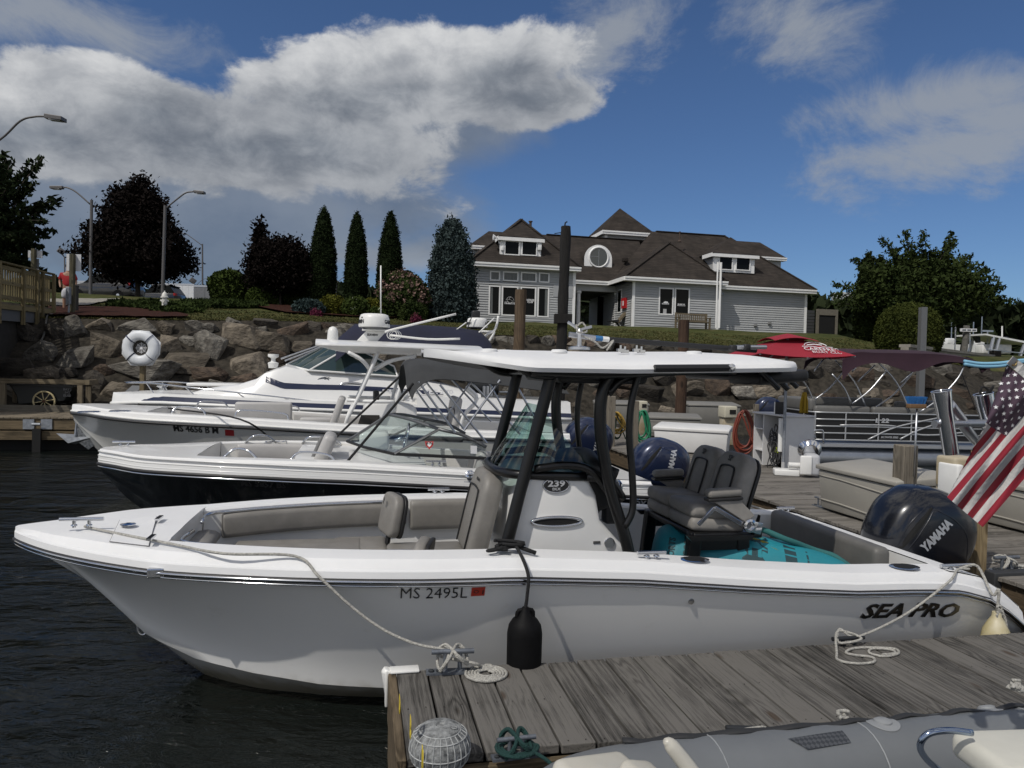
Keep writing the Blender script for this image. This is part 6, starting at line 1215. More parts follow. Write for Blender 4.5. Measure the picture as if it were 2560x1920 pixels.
for s in(-1,1):b.grid([[V((x,s*(b4(x)-.08),h4 .z(x)+.2)),V((x,s*(b4(x)-.14),h4 .z(x)+.42)),V((x,s*(b4(x)-.4),h4 .z(x)+.44))]for x in np.linspace(xa-1.5,L4,6)])
b.build("coaming",gel,B4,smooth=35)
cv=[(844,846),(887,810),(985,812),(1064,813),(1140,818),(1194,826),(1215,846)]
rows=[]
for px,py in cv:
 q=F4 .y(px,py,0);rows.append([V((q.x,1.25*u,q.z-.55*abs(u)**2.2))for u in np.linspace(-1,1,11)])
b=MB();b.grid(rows);b.build("canvas_top",navyc,B4,smooth=60,solid=.01)
def radar(parent,fr,px,pyt,pyb,wpx,y,Y,word,ped=True):
 q=fr.y(px,(pyt+pyb)/2,y);k=fr.wld(q).y/FPX;r=wpx*k/2;h=(pyb-pyt)*k;z0=q.z-h/2;T=M.Translation((q.x,y,z0));b=MB();b.lathe([(r*.55,0),(r*.97,h*.12),(r,h*.2),(r*.94,h*.72),(r*.86,h*.93),(r*.70,h*.99),(.01,h*1.02)],28,T);d=b.build("radar_dome",whitepl,parent,smooth=50)
 b=MB();b.lathe([(r*.6,-.005),(r*.94,h*.10),(r*.965,h*.135)],28,T);b.build("dome_base",mat("dome_grey",(.10,.105,.11),.5),d,smooth=50)
 def fn_(a0):
  def fn(u,v,hh):a=a0+u/r;zz=h*.45+v;rr=r*(lerp(zz/h,[.2,.72],[1,.94]))+.004+hh;return V((q.x+rr*math.cos(a),y+rr*math.sin(a),z0+zz))
  return fn
 for a0 in(rad(-163),rad(-20)):text("lettering",word,d,letter_black,(0,0,0),(1,0,0),(0,1,0),h*.36,.001,.003,fit=r*1.05,fn=fn_(a0))
 fn=fn_(rad(-145));b=MB();b.add([fn(-.03,h*.22,0),fn(.03,h*.22,0),fn(0,h*.34,0)],[(0,1,2)]);b.build("arrow_mark",letter_black,d,fix=False)
 return q,z0,r,h
radar(B4,F4,1193,795,822,53,0,18,"GARMIN")
def rods(parent,fr,lst,y,m,name,r=.018,n=8):
 for p in lst:
  b=MB();b.tube([fr.y(px,py,y)for px,py in p],r,n,smooth=4 if len(p)>2 else 0);b.build(name,m,parent,smooth=True)
rods(B4,F4,[[(1178,850),(1200,830),(1232,829),(1242,812),(1246,790)],[(1218,860),(1232,838),(1236,829)],[(1200,858),(1218,836),(1236,830)]],-.4,whitepl,"radar_arch",.03)
rods(B4,F4,[[(1160,845),(1183,782)]],-.3,blackm,"fishing_rod",.012);rods(B4,F4,[[(1176,852),(1236,795)],[(1142,824),(1166,806)]],-.5,whitepl,"antenna",.016)
rbox("camera_head",B4,blackm,F4 .y(1189,787,0),(.2,.2,.2),.04)
for px in(1210,1219,1228):q=F4 .y(px,978,.3);rbox("rod_holder",B4,whitepl,q,(.07,.07,.26),.02)
q=at(1206,1000,20.5);t=thing("gas_grill","covered black gas grill standing beyond the cruiser's stern","grill",(q.x,20.5,at(1206,1030,20.5).z),ANG)
b=MB();b.tube([(-.42,0,.7),(.42,0,.7)],.24,16);b.build("lid",mat("charcoal_lid",(.03,.032,.034),.4,.5),t,smooth=40);rbox("cabinet",t,blackm,(0,0,.25),(.7,.5,.6),.03);rbox("side_shelf",t,galv,(.6,0,.58),(.35,.4,.04),.01);rbox("side_shelf",t,galv,(-.6,0,.58),(.35,.4,.04),.01)
b=MB();b.bx(-2.5,3,-1,2.5,-.2,-.06);b.build("landing",mat("dark_landing"),t)
F3=Fr(-4.72,13.47);B3=fthing("centre_console_boat","white centre console boat with white hard top pipes and grey registration MS 4656 BM","boat",F3,"centre console boats")
L3=8.4;b3=bow_curve(1.32,3.6,2.3,.76,.05,L3);S3X=[192,260,318,476,635,860,1100,1400];S3Y=[1034,1046,1054,1063,1071,1085,1097,1106]
z3c=[(x,F3 .zc(x,-b3(x),S3X,S3Y))for x in(.05,.3,.7,1.3,2,3,4.5,6,8.4)]
h3=Hull(F3,L3,b3,lambda x:lerp(x,[c[0]for c in z3c],[c[1]for c in z3c]),0,lambda x:(lerp(x,[0,.25,.7,1.25,2,8.4],[1.22,.85,.42,0.02,-.35,-.45]),b3(x)*lerp(x,[0,.8,2.2,4.5,8],[.15,.35,.66,.86,.9]),lerp(x,[0,.8,1.6,3,8],[1.24,.52,.36,.22,.12])))
h3 .hull(mat("pale_grey_gelcoat",(.52,.52,.50),.3,coat=.3,var=.03,vs=1.5),B3);h3 .rail(B3,blackm,.020,.0);h3 .rail(B3,whitepl,.018,.045,"rail_moulding");
h3 .deck(B3,gel,lambda x:.24,.10,lambda x:.15,1.35,7.7,.42,gel2)
for s in(-1,1):
 vinyl_strip("coaming_bolster",B3,vinylg,[(x,s*(b3(x)-.25),h3 .z(x)+.13)for x in np.linspace(1.5,3.4,9)],.08,.26);vinyl_strip("coaming_bolster",B3,vinylg,[(x,s*(b3(x)-.25),h3 .z(x)+.13)for x in np.linspace(3.5,5.5,7)],.08,.26)
 rbox("bow_seat",B3,vinylg,(2.6,s*.6,.80),(1.4,.45,.16),.04)
 for x0,x1 in((1.75,2.3),(2.75,3.6)):b=MB();b.tube([(x0,s*(b3(x0)-.2),h3 .z(x0)+.16),(x0+.1,s*(b3(x0)-.24),h3 .z(x0)+.26),(x1-.1,s*(b3(x1)-.24),h3 .z(x1)+.26),(x1,s*(b3(x1)-.2),h3 .z(x1)+.16)],.016,6,smooth=4);b.build("grab_rail",chrome,B3,smooth=True)
def p3(px,py,y):return F3 .y(px,py,y)
q=p3(655,1036,.1);rbox("lounge_backrest",B3,vinylg,(q.x,.35,q.z),(1.0,.12,.42),.05);q=p3(790,1052,-.2);rbox("armrest",B3,vinylg,(q.x,-.2,q.z),(.55,.2,.12),.04)
q=p3(840,1040,0);rbox("front_seat_back",B3,vinylg,(q.x,0,q.z),(.13,.7,.75),.05,rot(0,18,0));rbox("front_seat",B3,vinylg,(q.x-.35,0,q.z-.42),(.6,.7,.14),.04)
c0,c1=p3(875,1075,-.45),p3(972,1010,-.45);b=MB();b.prism([(c0 .x-.05,-.45,.42),(c1 .x+.55,-.45,.42),(c1 .x+.5,-.45,c1 .z-.05),(c1 .x+.1,-.45,c1 .z+.05),(c0 .x+.25,-.45,c1 .z)],(0,.9,0));b.build("console",gel,B3,bevel=.06,smooth=40)
a,c=p3(894,1037,-.46),p3(948,1064,-.46);b=MB();b.prism([(a.x+.06,-.462,a.z),(c.x,-.462,a.z),(c.x+.02,-.462,c.z),(a.x,-.462,c.z)],(0,-.012,0));b.build("console_hatch",mat("brown_tint_hatch",(.03,.027,.024),.25),B3,bevel=.004)
quad("console_windscreen",[p3(930,1000,-.4),p3(930,1000,.4),p3(985,910,.38),p3(985,910,-.38)],clearg,B3)
rbox("dash_screen",B3,blackm,p3(940,990,0),(.1,.7,.2),.03)
HT=[(787,857),(840,860),(950,864),(1054,869),(1210,876)]
e_=[p3(px,py,-1.0)for px,py in HT];xh0=p3(787,857,0).x;xh1=e_[-1].x;zh=lambda x:lerp(x,[q.x for q in e_],[q.z for q in e_])
rows_t=[];rows_b=[]
for x in np.linspace(xh0+.02,xh1,22):
 w=1.05*min(1,((x-xh0)/1.1))**.45;zt_=zh(x);rows_t.append([V((x,w*u,zt_+.10*(1-abs(u)**2.4)))for u in np.linspace(-1,1,13)]);rows_b.append([V((x,w*u,zt_-.02-.10*min(1,(1-abs(u))*5)*min(1,(x-xh0)*2)))for u in np.linspace(-1,1,13)])
b=MB();b.grid(rows_t);b.grid(rows_b);b.grid([[rows_t[i][0],rows_b[i][0]]for i in range(22)]);b.grid([[rows_t[i][-1],rows_b[i][-1]]for i in range(22)]);b.grid([rows_t[0],rows_b[0]]);b.grid([rows_t[-1],rows_b[-1]]);b.build("hard_top",gel,B3,smooth=40)
q=p3(965,874,-.8);text("lettering","STRIKE",B3,mat("grey_emblem"),q,(1,0,0),(0,0,1),.09,.002,.003,fit=.45)
wp=mat("white_pipe",(.74,.74,.73),.35,coat=.3)
PP=[[(859,1078),(872,1040),(900,985),(938,900),(945,880)],[(985,1034),(992,1000),(1004,960),(1016,930),(1040,880)],[(930,930),(905,900),(870,880)],[(936,925),(980,902),(1040,890)],[(868,1000),(930,1004),(985,1004)],[(1006,1000),(1060,960),(1110,910)]]
for s in(-1,1):
 for p in PP:b=MB();b.tube([V((q.x,q.y*-s if s>0 else q.y,q.z))if False else V((q.x,s*abs(q.y),q.z))for q in[p3(px,py,-.62 if i==0 else-.75)for i,(px,py)in enumerate(p)]],.032,10,smooth=5);b.build("top_pipe",wp,B3,smooth=True)
q,z0,r,h=radar(B3,F3,936,785,823,78,0,13,"GARMIN");zt_=zh(q.x)+.09;b=MB();b.prism([(q.x-.32,0,zt_),(q.x+.05,0,zt_),(q.x+.22,0,z0-.03),(q.x-.14,0,z0-.03)],(0,.16,0));b.bx(q.x-.22,q.x+.24,-.13,.17,z0-.03,z0-.005);b.build("radar_pedestal",whitepl,B3,bevel=.01,smooth=40)
text("lettering","SEAVIEW",B3,letter_black,(q.x-.03,-.004,(z0+zt_)/2+.01),(1,0,0),(0,0,1),.055,.001,.002,fit=.2)
q=p3(832,838,0);b=MB();zz=zh(q.x)+.08;b.lathe([(.09,0),(.10,.03),(.09,.18),(.06,.24),(.01,.26)],16,M.Translation((q.x,0,zz)));b.build("gps_dome",whitepl,B3,smooth=50)
rods(B3,F3,[[(952,784),(952,664)]],.3,whitepl,"antenna",.013);rods(B3,F3,[[(962,831),(985,823),(1140,785)],[(975,838),(1070,848),(1150,847)]],-.2,whitepl,"folded_antenna",.020)
b=MB();q=p3(966,838,-.2)
for i in range(3):b.tube([q+V((.1+.09*math.cos(a)+i*.04,.02*i,.01+.08*math.sin(a)))for a in np.linspace(0,6.2,12)],.008,5)
b.build("cable_loops",whitepl,B3)['kind']="stuff"
q=p3(1137,1028,-.1);rbox("helm_backrest",B3,vinylg,(q.x,0,q.z),(.13,.95,.55),.06,rot(0,8,0));rbox("helm_seat",B3,vinylg,(q.x-.3,0,q.z-.32),(.55,.95,.14),.05)
for y in(-.35,.0):b=MB();b.tube([p3(1118,1048,y)+V((0,-.1,0)),p3(1122,1022,y)+V((-.02,-.1,0)),p3(1135,1020,y)+V((-.02,-.1,0)),p3(1136,1050,y)+V((0,-.1,0))],.008,5,smooth=4);b.build("piping",blackm,B3)
for y in(-.45,.45):b=MB();q1=p3(1150,1095,y);b.tube([q1,q1+V((.05,0,.4)),q1+V((.3,0,.72)),q1+V((.1,0,.95))],.03,8,smooth=4);b.build("leaning_post_frame",wp,B3,smooth=True)
a=p3(1448,1092,0);outboard(B3,a.x-.15,0,a.z-.38,blue_cowl,1.05,0,True,letter_silver,None,(rad(80),.42,.34,.11,.46))
def hull_text(h,s_,fr,px,py,size,fit_,m,par,name="registration_number",shear=0.0,bold=.004,ext=.002):
 q=fr.y(px,py,-1.1)
 for _ in range(5):q=fr.y(px,py,-h.side_y(q.x,q.z))
 q2=fr.y(px+30,py,-1.1)
 def zr(x):return h.z(x)-h.z(q.x)
 def fn(u,v,hh):x=q.x+u;z=q.z+v+zr(x);return V((x,-h.side_y(x,z)-.004-hh,z))
 return text(name,s_,par,m,(0,0,0),(1,0,0),(0,1,0),size,ext,bold,fit=fit_,fn=fn,shear=shear),fn
hull_text(h3,"MS 4656 B M",F3,489,1074,.15,.70,letter_black,B3)
o_,fn=hull_text(h3,"-",F3,574,1082,.05,.05,letter_black,B3,"sticker_mark");b=MB();b.add([fn(-.07,-.05,0),fn(.07,-.05,0),fn(.07,.05,0),fn(-.07,.05,0)],[(0,1,2,3)]);b.build("registration_sticker",mat("red_sticker",(.30,.02,.025),.5),B3,fix=False);bpy.data.objects.remove(o_)
aq=F3 .y(190,1062,0);ab=MB();ab.prism([(aq.x-.0,-.02,h3 .z(.1)-.07),(aq.x+.42,-.02,h3 .z(.1)-.45),(aq.x+.2,-.02,h3 .z(.1)-.62),(aq.x+.05,-.02,h3 .z(.1)-.5)],(0,.04,0));ab.build("bow_plate",mat("etched_steel",(.25,.26,.27),.35,.9,var=.5,vs=30),B3)
q=F3 .y(190,1090,0);b=MB();b.add([q+V(p)for p in((-.28,-.06,.05),(-.05,-.2,-.1),(.25,-.05,-.02),(.05,.05,.02),(-.05,.2,-.1),(0,0,-.14))],[(0,1,5),(1,2,5),(2,4,5),(4,0,5),(0,3,1),(1,3,2),(2,3,4),(4,3,0)]);b.tube([q+V((0,0,0)),q+V((.02,0,.25)),q+V((.35,0,.45))],.03,6);b.build("anchor",galv,B3)
for px,py in((300,1028),(222,1030)):q=F3 .z(px,py,h3 .z(.6)+.16);b=MB();b.lathe([(.16,0),(.14,.012),(.01,.014)],16,M.Translation(q));b.build("deck_fitting",chrome,B3,smooth=40)
ln=MB();ln.tube([F4 .y(330,1012,-.1)+V((0,0,0))],.01)if False else None
pts=[F3 .wld(F3 .y(345,1010,.8)),F3 .wld(F3 .y(440,1023,.4)),F3 .wld(F3 .z(600,1048,h3 .z(2.2)+.16)),F3 .wld(F3 .y(690,1106,-1.30))]
b=MB();b.tube(pts,.014,6,smooth=6);tag(b.build("mooring_line",mat("black_rope",(.012,.012,.013),.8),smooth=True),"black mooring line crossing the bow of the third boat","rope")
F2=Fr(-3.08,9.70);B2=fthing("bowrider_boat","dark hulled white decked bowrider with curved windscreen and grey bimini","boat",F2)
L2=6.75;b2=bow_curve(1.25,3.0,2.4,.74,.05,L2);S2X=[255,350,540,860,1200,1500,1750];S2Y=[1160,1178,1190,1204,1222,1238,1250]
z2c=[(x,F2 .zc(x,-b2(x),S2X,S2Y))for x in(.05,.25,.6,1.2,2,3,4.5,6.75)]
h2=Hull(F2,L2,b2,lambda x:lerp(x,[c[0]for c in z2c],[c[1]for c in z2c]),0,lambda x:(lerp(x,[0,.25,.65,1.1,2,7],[.92,.6,.28,0,-.3,-.42]),b2(x)*lerp(x,[0,.8,2.2,4.5,7],[.15,.4,.7,.86,.9]),lerp(x,[0,.8,1.6,3,7],[.9,.42,.28,.2,.12])))
h2 .hull(mat("dark_slate_hull",(.006,.0075,.011),.14,coat=.9),B2);h2 .rail(B2,blackm,.022,.0);h2 .rail(B2,chrome,.012,-.028,"rail_moulding",.006)
h2 .deck(B2,gel,lambda x:.26+.1*max(0,1-x/1.5),.16,lambda x:lerp(x,[0,1,3,7],[.17,.17,.21,.19]),1.25,6.1,.38,gel2)
for dz in(.05,.10,.15):h2 .rail(B2,gel,.012,dz,"rail_moulding",-.006-dz*.14)
def p2(px,py,y):return F2 .y(px,py,y)
for s in(-1,1):
 vinyl_strip("bow_bolster",B2,vinylg,[(x,s*(b2(x)-.28),h2 .z(x)+.16)for x in np.linspace(1.45,2.75,8)],.09,.34)
 rbox("bow_seat",B2,vinylg,(2.25,s*.5,.74),(1.0,.45,.15),.04)
 for x0,x1 in((1.55,1.95),(2.3,2.85)):b=MB();b.tube([(x0,s*(b2(x0)-.25),h2 .z(x0)+.17),(x0+.12,s*(b2(x0)-.3),h2 .z(x0)+.27),(x1-.12,s*(b2(x1)-.3),h2 .z(x1)+.27),(x1,s*(b2(x1)-.25),h2 .z(x1)+.17)],.016,6,smooth=4);b.build("grab_rail",chrome,B2,smooth=True)
q=p2(666,1150,.4);b=MB();b.lathe([(.01,0),(.105,.005),(.11,.02),(.09,.03)],18,M.Translation((q.x,.62,.86))@M.Rotation(math.pi/2,4,'X'));b.build("speaker",blackm,B2,smooth=40)
b=MB();q=p2(640,1112,.95)
for i in range(3):b.tube([q+V((i*.17+.07*math.cos(a),.05*math.sin(a),.05))for a in np.linspace(0,6.283,15)[:-1]],.008,5,closed=True);b.tube([q+V((i*.17,0,-.1)),q+V((i*.17,0,.05))],.008,5)
b.build("cup_rings",chrome,B2)['kind']="stuff"
q=p2(365,1136,0);b=MB();b.lathe([(.06,0),(.06,.02),(.03,.03)],12,M.Translation(q));b.build("bow_light",chrome,B2,smooth=40)
def bcleat(par,q,L=.2,m=chrome,rz=0):cleat(par,q,L,.05,rz,m,False,.014)
q=p2(310,1126,.0);bcleat(B2,V((q.x,0,h2 .z(q.x)+.19)),.26)
xw0=p2(859,1101,0).x;xw1=p2(986,1134,-.95).x
b=MB();rows=[]
for x,z_,w in((xw0-.55,.62,.95),(xw0-.25,.86,1.0),(xw0,1.06,1.02),(xw0+.5,1.10,1.04),(xw1+.4,1.08,1.03)):
 zb=h2 .z(x)+.19;z_=max(z_,zb+.02);rows.append([V((x,w*u,zb*.0+z_-.05*abs(u)**3))for u in np.linspace(-1,1,11)])
b.grid(rows);b.build("dash_moulding",gel,B2,smooth=40)
for s in(-1,1):
 q=p2(800,1130,s*.5);rbox("bow_backrest",B2,vinylg,(q.x+.05,s*.55,q.z),(.16,.62,.5),.06,rot(0,22,0));rbox("backrest_trim",B2,mat("grey_trim_vinyl",(.16,.16,.16),.5),(q.x-.03,s*.55,q.z+.06),(.05,.2,.3),.02,rot(0,22,0))
A0,A1,A2=p2(868,1103,0.0),p2(985,1135,-.98),p2(1215,1146,-1.02);T0,T1,T2=p2(972,1036,0.0),p2(1098,1073,-.80),p2(1216,1118,-.92)
A0n=p2(862,1101,0.25)
for s in(-1,1):
 f=lambda p:V((p.x,p.y*-s if s==-1 and False else(p.y if s==-1 else-p.y),p.z))
 quad("windscreen",[f(A0),f(A1),f(T1),f(T0)],clearg,B2,.006);quad("windscreen",[f(A1),f(A2),f(T2),f(T1)],clearg,B2,.006)
 b=MB();b.tube([f(T0),f(T0 .lerp(T1,.5)+V((-.05,0,.03))),f(T1),f(T1 .lerp(T2,.5)+V((0,0,.04))),f(T2)],.022,8,smooth=4);b.build("windscreen_frame",mat("brushed_grey_frame",(.16,.165,.17),.45,.7),B2,smooth=True)
 b=MB();b.tube([f(A1),f(T1)],.032,8,flat=.5);b.build("windscreen_post",mat("brushed_grey_frame"),B2,smooth=40)
 b=MB();b.tube([f(A0),f(A0 .lerp(A1,.5)+V((-.06,0,0))),f(A1),f(A2)],.02,6);b.build("windscreen_gasket",blackm,B2,smooth=40)
b=MB();b.tube([A0,T0],.02,6);b.build("windscreen_post",mat("brushed_grey_frame"),B2)
n_=(A2-A1).cross(T1-A1).normalized();n_=-n_ if n_.y>0 else n_
def on_glass(px,py):
 d=ray(px,py);o=F2 .loc(CP);dd=F2 .loc(CP+d)-o;return o+dd*((A1-o).dot(n_)/dd.dot(n_))+n_*.014
redm=mat("red_shield",(.36,.02,.02),.5)
b=MB();b.add([on_glass(*p)for p in((1062,1104),(1073,1105.5),(1084,1104),(1082,1116),(1073,1125),(1064,1115))],[(0,1,2,3,4,5)]);b.build("shield_sticker",redm,B2,fix=False)
n_2=n_;b=MB();b.add([on_glass(*p)+n_*.003 for p in((1066,1107),(1073,1108),(1080,1107),(1078,1114),(1073,1119),(1068,1114))],[(0,1,2,3,4,5)]);b.build("shield_field",letter_white,B2,fix=False)
q=on_glass(1073,1112)+n_*.006;text("shield_cross","F D",B2,letter_black,q,(1,0,0),(0,0,1),.05,.001,.002)
q=on_glass(1184,1128);b=MB();xd=(on_glass(1192,1129)-q);b.add([on_glass(*p)for p in((1176,1115),(1192,1116),(1192,1136),(1176,1135))],[(0,1,2,3)]);b.build("capacity_label",mat("pale_label",(.45,.46,.48),.6),B2,fix=False)
for s in(-1,1):q=p2(1140,1110,s*.5);rbox("helm_backrest",B2,vinylg,(q.x+.3,s*.5,.98),(.15,.5,.5),.06,rot(0,8,0));rbox("helm_seat",B2,vinylg,(q.x+.02,s*.5,.74),(.5,.5,.14),.05)
rbox("stern_lounge",B2,vinylg,(5.6,0,.86),(.5,1.6,.22),.06);rbox("stern_backrest",B2,vinylg,(5.95,0,1.0),(.16,1.6,.32),.06)
q=p2(1016,1092,-.35);b=MB();b.tube([q+V((.03*math.sin(a),.17*math.cos(a),.17*math.sin(a)))for a in np.linspace(0,6.283,21)[:-1]],.014,6,closed=True);b.tube([q+V((0,-.16,0)),q+V((0,.16,0))],.012,6);b.tube([q,q+V((-.15,0,-.05))],.025,6);b.build("steering_wheel",chrome,B2,smooth=True)
q=p2(935,1090,.4);rbox("console_pod",B2,gel,(q.x,.4,q.z-.05),(.4,.5,.25),.06)
q=p2(1090,1158,-1.08);cq2=V((q.x,-1.08,h2 .z(q.x)+.225));bcleat(B2,cq2,.24)
q=p2(1174,1172,-1.2);b=MB();b.lathe([(.02,0),(.055,.01),(.06,.03),(.045,.04)],16,M.Translation((q.x,-b2(q.x)+.02,h2 .z(q.x)+.15))@M.Rotation(rad(70),4,'X'));b.build("fuel_cap",chrome,B2,smooth=40);q=p2(1171,1191,-1.2);rbox("label_plate",B2,mat("pale_label"),(q.x,-b2(q.x)+.01,h2 .z(q.x)+.06),(.12,.01,.05),.003)
bg_=mat("charcoal_canvas",(.034,.036,.038),.9,var=.2,vs=2.5,bump=.25,bs=9)
BX=[(1008,912),(1020,900),(1060,897),(1160,906),(1270,915),(1370,922)]
rows=[]
for i,(px,py)in enumerate(BX):
 q=p2(px,py,-.2);dr=[.42,.36,.26,.24,.26,.3][i];rows.append([V((q.x+(.06 if abs(u)>.9 else 0),1.05*u,q.z-dr*abs(u)**3.2-.012*math.sin(u*9+i)))for u in np.linspace(-1,1,17)])
b=MB();b.grid([[cat_rom([r[j]for r in rows],4)[i]for j in range(17)]for i in range(4*5+1)]);b.build("bimini_top",bg_,B2,smooth=60,solid=.008)
strap=mat("black_webbing",(.010,.010,.011),.8)
for s,pts_ in((-1,[(1033,958),(869,1153)]),(1,[(1011,930),(832,1101)])):b=MB();b.tube([p2(*pts_[0],s*.98),p2(*pts_[1],s*.98)],.016,6);b.build("bimini_strap",strap,B2)
for s in(-1,1):
 for P in([(1046,954),(1138,1082)],[(1100,962),(1217,1108)],[(1250,950),(1160,1076)],[(1290,960),(1340,1052)],[(1180,958),(1230,1010),(1300,1085)]):
  b=MB();b.tube([V((q.x,s*1.0,q.z))for q in[p2(px,py,-1.0)for px,py in P]],.014,8);b.build("bimini_frame",alu,B2,smooth=40)
hull_text(h2,"MS 5857 BS",F2,658,1211,.10,.50,mat("dark_grey_lettering",(.03,.03,.032),.5),B2)
hull_text(h2,"F",F2,1512,1258,.09,None,letter_silver,B2,"boat_lettering",.1);hull_text(h2,"DX",F2,1600,1259,.09,.16,letter_silver,B2,"boat_lettering",.1)
a=p2(1660,1200,0);outboard(B2,p2(1592,1150,0).x+.06,0,p2(1660,1180,0).z-.17,blue_cowl,.92,0,True,letter_silver,None,(rad(78),.40,.36,.12,.44))
FP=Fr(0,0);PA=rad(3);YP=18.6;p0=at(2030,1110,YP)
B5=thing("pontoon_boat","black and silver pontoon boat with grey lounges under a maroon bimini","boat",(p0 .x,p0 .y,0),PA);iv=(M.Translation((p0 .x,p0 .y,0))@M.Rotation(PA,4,'Z')).inverted();pn=V((-math.sin(PA),math.cos(PA),0));o5=V((p0 .x,p0 .y,0))
def p5(px,py,y=0.0):
 d=ray(px,py);k_=(o5 .dot(pn)+y-CP.dot(pn))/d.dot(pn);return iv@(CP+d*k_)
LP=7.2;zf0,zf1=p5(2200,1102).z,p5(2200,1034).z;pal=mat("pontoon_aluminium",(.30,.32,.35),.35,.8,var=.1,vs=3)
for y in(.3,2.2):b=MB();b.tube([(-.35,y,.22),(-.1,y,.18),(.0,y,.17),(LP,y,.17)],[.05,.28,.33,.33,.33,.33],20);b.build("pontoon_tube",pal,B5,smooth=50)
b=MB();b.bx(-.1,LP,-.05,2.55,zf0-.20,zf0-.07);b.build("deck",pal,B5,bevel=.02);b=MB();b.bx(-.12,LP,-.085,-.052,zf0-.17,zf0-.10);b.build("deck_trim",alu,B5)
b=MB();b.bx(.02,LP,.02,.035,zf0,zf1-.02);b.bx(.0,.015,.04,2.5,zf0,zf1-.02);b.build("fence_panel",mat("black_fence_skin",(.006,.006,.007),.3),B5)
fence=mat("fence_rail_silver",(.48,.49,.50),.4,.6)
for zz in np.linspace(zf0,zf1,5):b=MB();b.tube([(0.02,2.4,zz),(.0,.3,zz),(.1,.02,zz),(.4,0,zz),(LP,0,zz)]if True else 0,.022,6);b.build("fence_rail",fence,B5,smooth=True)
for px in(2032,2114,2196,2278,2360,2460):x=max(.06,p5(px,1060).x);b=MB();b.tube([(x,-.005,zf0),(x,-.005,zf1)],.02,6);b.build("fence_post",fence,B5)
for P in([(2170,1099),(2240,1068),(2350,1044)],[(2250,1098),(2290,1078),(2340,1060)],[(2280,1080),(2300,1087),(2350,1087),(2420,1080)],[(2100,1063),(2200,1063),(2240,1066)]):b=MB();b.tube([p5(px,py,-.01)for px,py in P],.024,6,smooth=5);b.build("accent_rail",fence,B5,smooth=True)
gv_=mat("pontoon_grey_vinyl",(.12,.118,.112),.5,var=.08)
for x0,x1,y,z in((.1,1.6,.12,.18),(1.65,3.4,.12,.18),(.1,3.2,2.3,.34),(3.6,5.4,2.3,.26)):rbox("lounge_back",B5,gv_,((x0+x1)/2,y+.08,zf1+z-.14),(x1-x0,.2,.26),.07)
rbox("lounge_back",B5,gv_,(-.0+.1,1.2,zf1+.18),(.2,2.0,.34),.07)
for x in(1.0,2.5):rbox("lounge_seat",B5,gv_,(x,.4,zf1-.2),(1.4,.6,.2),.05)
rbox("helm_console",B5,mat("helm_grey",(.2,.2,.2),.5),(4.4,1.8,zf1-.1),(.6,.8,.8),.06);b=MB();b.tube([(4.05+.04*math.sin(a),1.8+.18*math.cos(a),zf1+.2+.18*math.sin(a))for a in np.linspace(0,6.283,19)[:-1]],.018,6,closed=True);b.build("steering_wheel",blackm,B5)
q=p5(2206,1052,-.03);text("lettering","L 22",B5,letter_silver,q,(1,0,0),(0,0,1),.15,.002,.004,fit=.36,shear=.2);q=p5(2224,1093.5,-.03);text("lettering","SALTWATER SERIES",B5,letter_silver,q,(1,0,0),(0,0,1),.07,.001,.001,fit=.46,shear=.2)
b=MB();a,c=p5(2060,1106,-.1),p5(2045,1085,-.1);b.tube([p5(2058,1108,-.1),p5(2058,1080,-.1),p5(2052,1075,-.1),p5(2034,1077,-.1),p5(2030,1084,-.1),p5(2040,1096,-.1)],.022,8,smooth=4);b.build("ladder_rail",alu,B5,smooth=True)
mar=mat("maroon_canvas",(.032,.012,.022),.9,var=.15,vs=1.5,bump=.2,bs=8)
CT=[(2062,890),(2090,872),(2150,873),(2230,874),(2300,877),(2370,888),(2412,906)];VAL=[.55,.42,.28,.5,.22,.16,.12]
rows=[]
for(px,py),v_ in zip(CT,VAL):
 q=p5(px,py,.9);rows.append([V((q.x,-.1,q.z-v_-.1)),V((q.x,-.05,q.z-v_*.55-.05))]+[V((q.x,1.0+1.05*u,q.z-.12*u*u))for u in np.linspace(-1,1,7)]+[V((q.x,2.15,q.z-v_*.6-.05))])
b=MB();k_=len(rows[0]);b.grid([[cat_rom([r[j]for r in rows],4)[i]for j in range(k_)]for i in range(4*6+1)]);b.build("bimini_top",mar,B5,smooth=60,solid=.01)
for y in(0.0,2.1):
 for P in([(2412,910),(2395,945),(2360,985),(2340,1003),(2300,1030)],[(2190,900),(2240,955),(2275,1030)],[(2130,930),(2150,905),(2160,895)],[(2080,935),(2110,970),(2128,1010)],[(2300,912),(2252,958)],[(2215,928),(2175,975),(2130,1010)]):b=MB();b.tube([V((q.x,y,q.z))for q in[p5(px,py,0)for px,py in P]],.022,8,smooth=4);b.build("bimini_frame",alu,B5,smooth=True)
b=MB();b.tube([p5(2405,935,0),p5(2440,1025,0)],.012,6);b.build("bimini_strap",strap,B5)
om=outboard(B5,p5(1915,1025,1.2).x-.2,1.2,zf1-.25,blue_cowl,.8,0,False)
nb=mat("pale_blue_foam",(.20,.42,.58),.7)
for dz,lab in((0,"upper pale blue pool noodle lashed to the maroon bimini's end"),(7,"lower pale blue pool noodle lashed to the maroon bimini's end")):
 b=MB();b.tube([at(2410,903+dz,YP),at(2450,909+dz,YP),at(2500,908+dz,YP),at(2545,902+dz*.6,YP),at(2600,898+dz*.4,YP)],.045,10,smooth=5);tag(b.build("pool_noodle",nb,smooth=True),lab,"pool noodle")
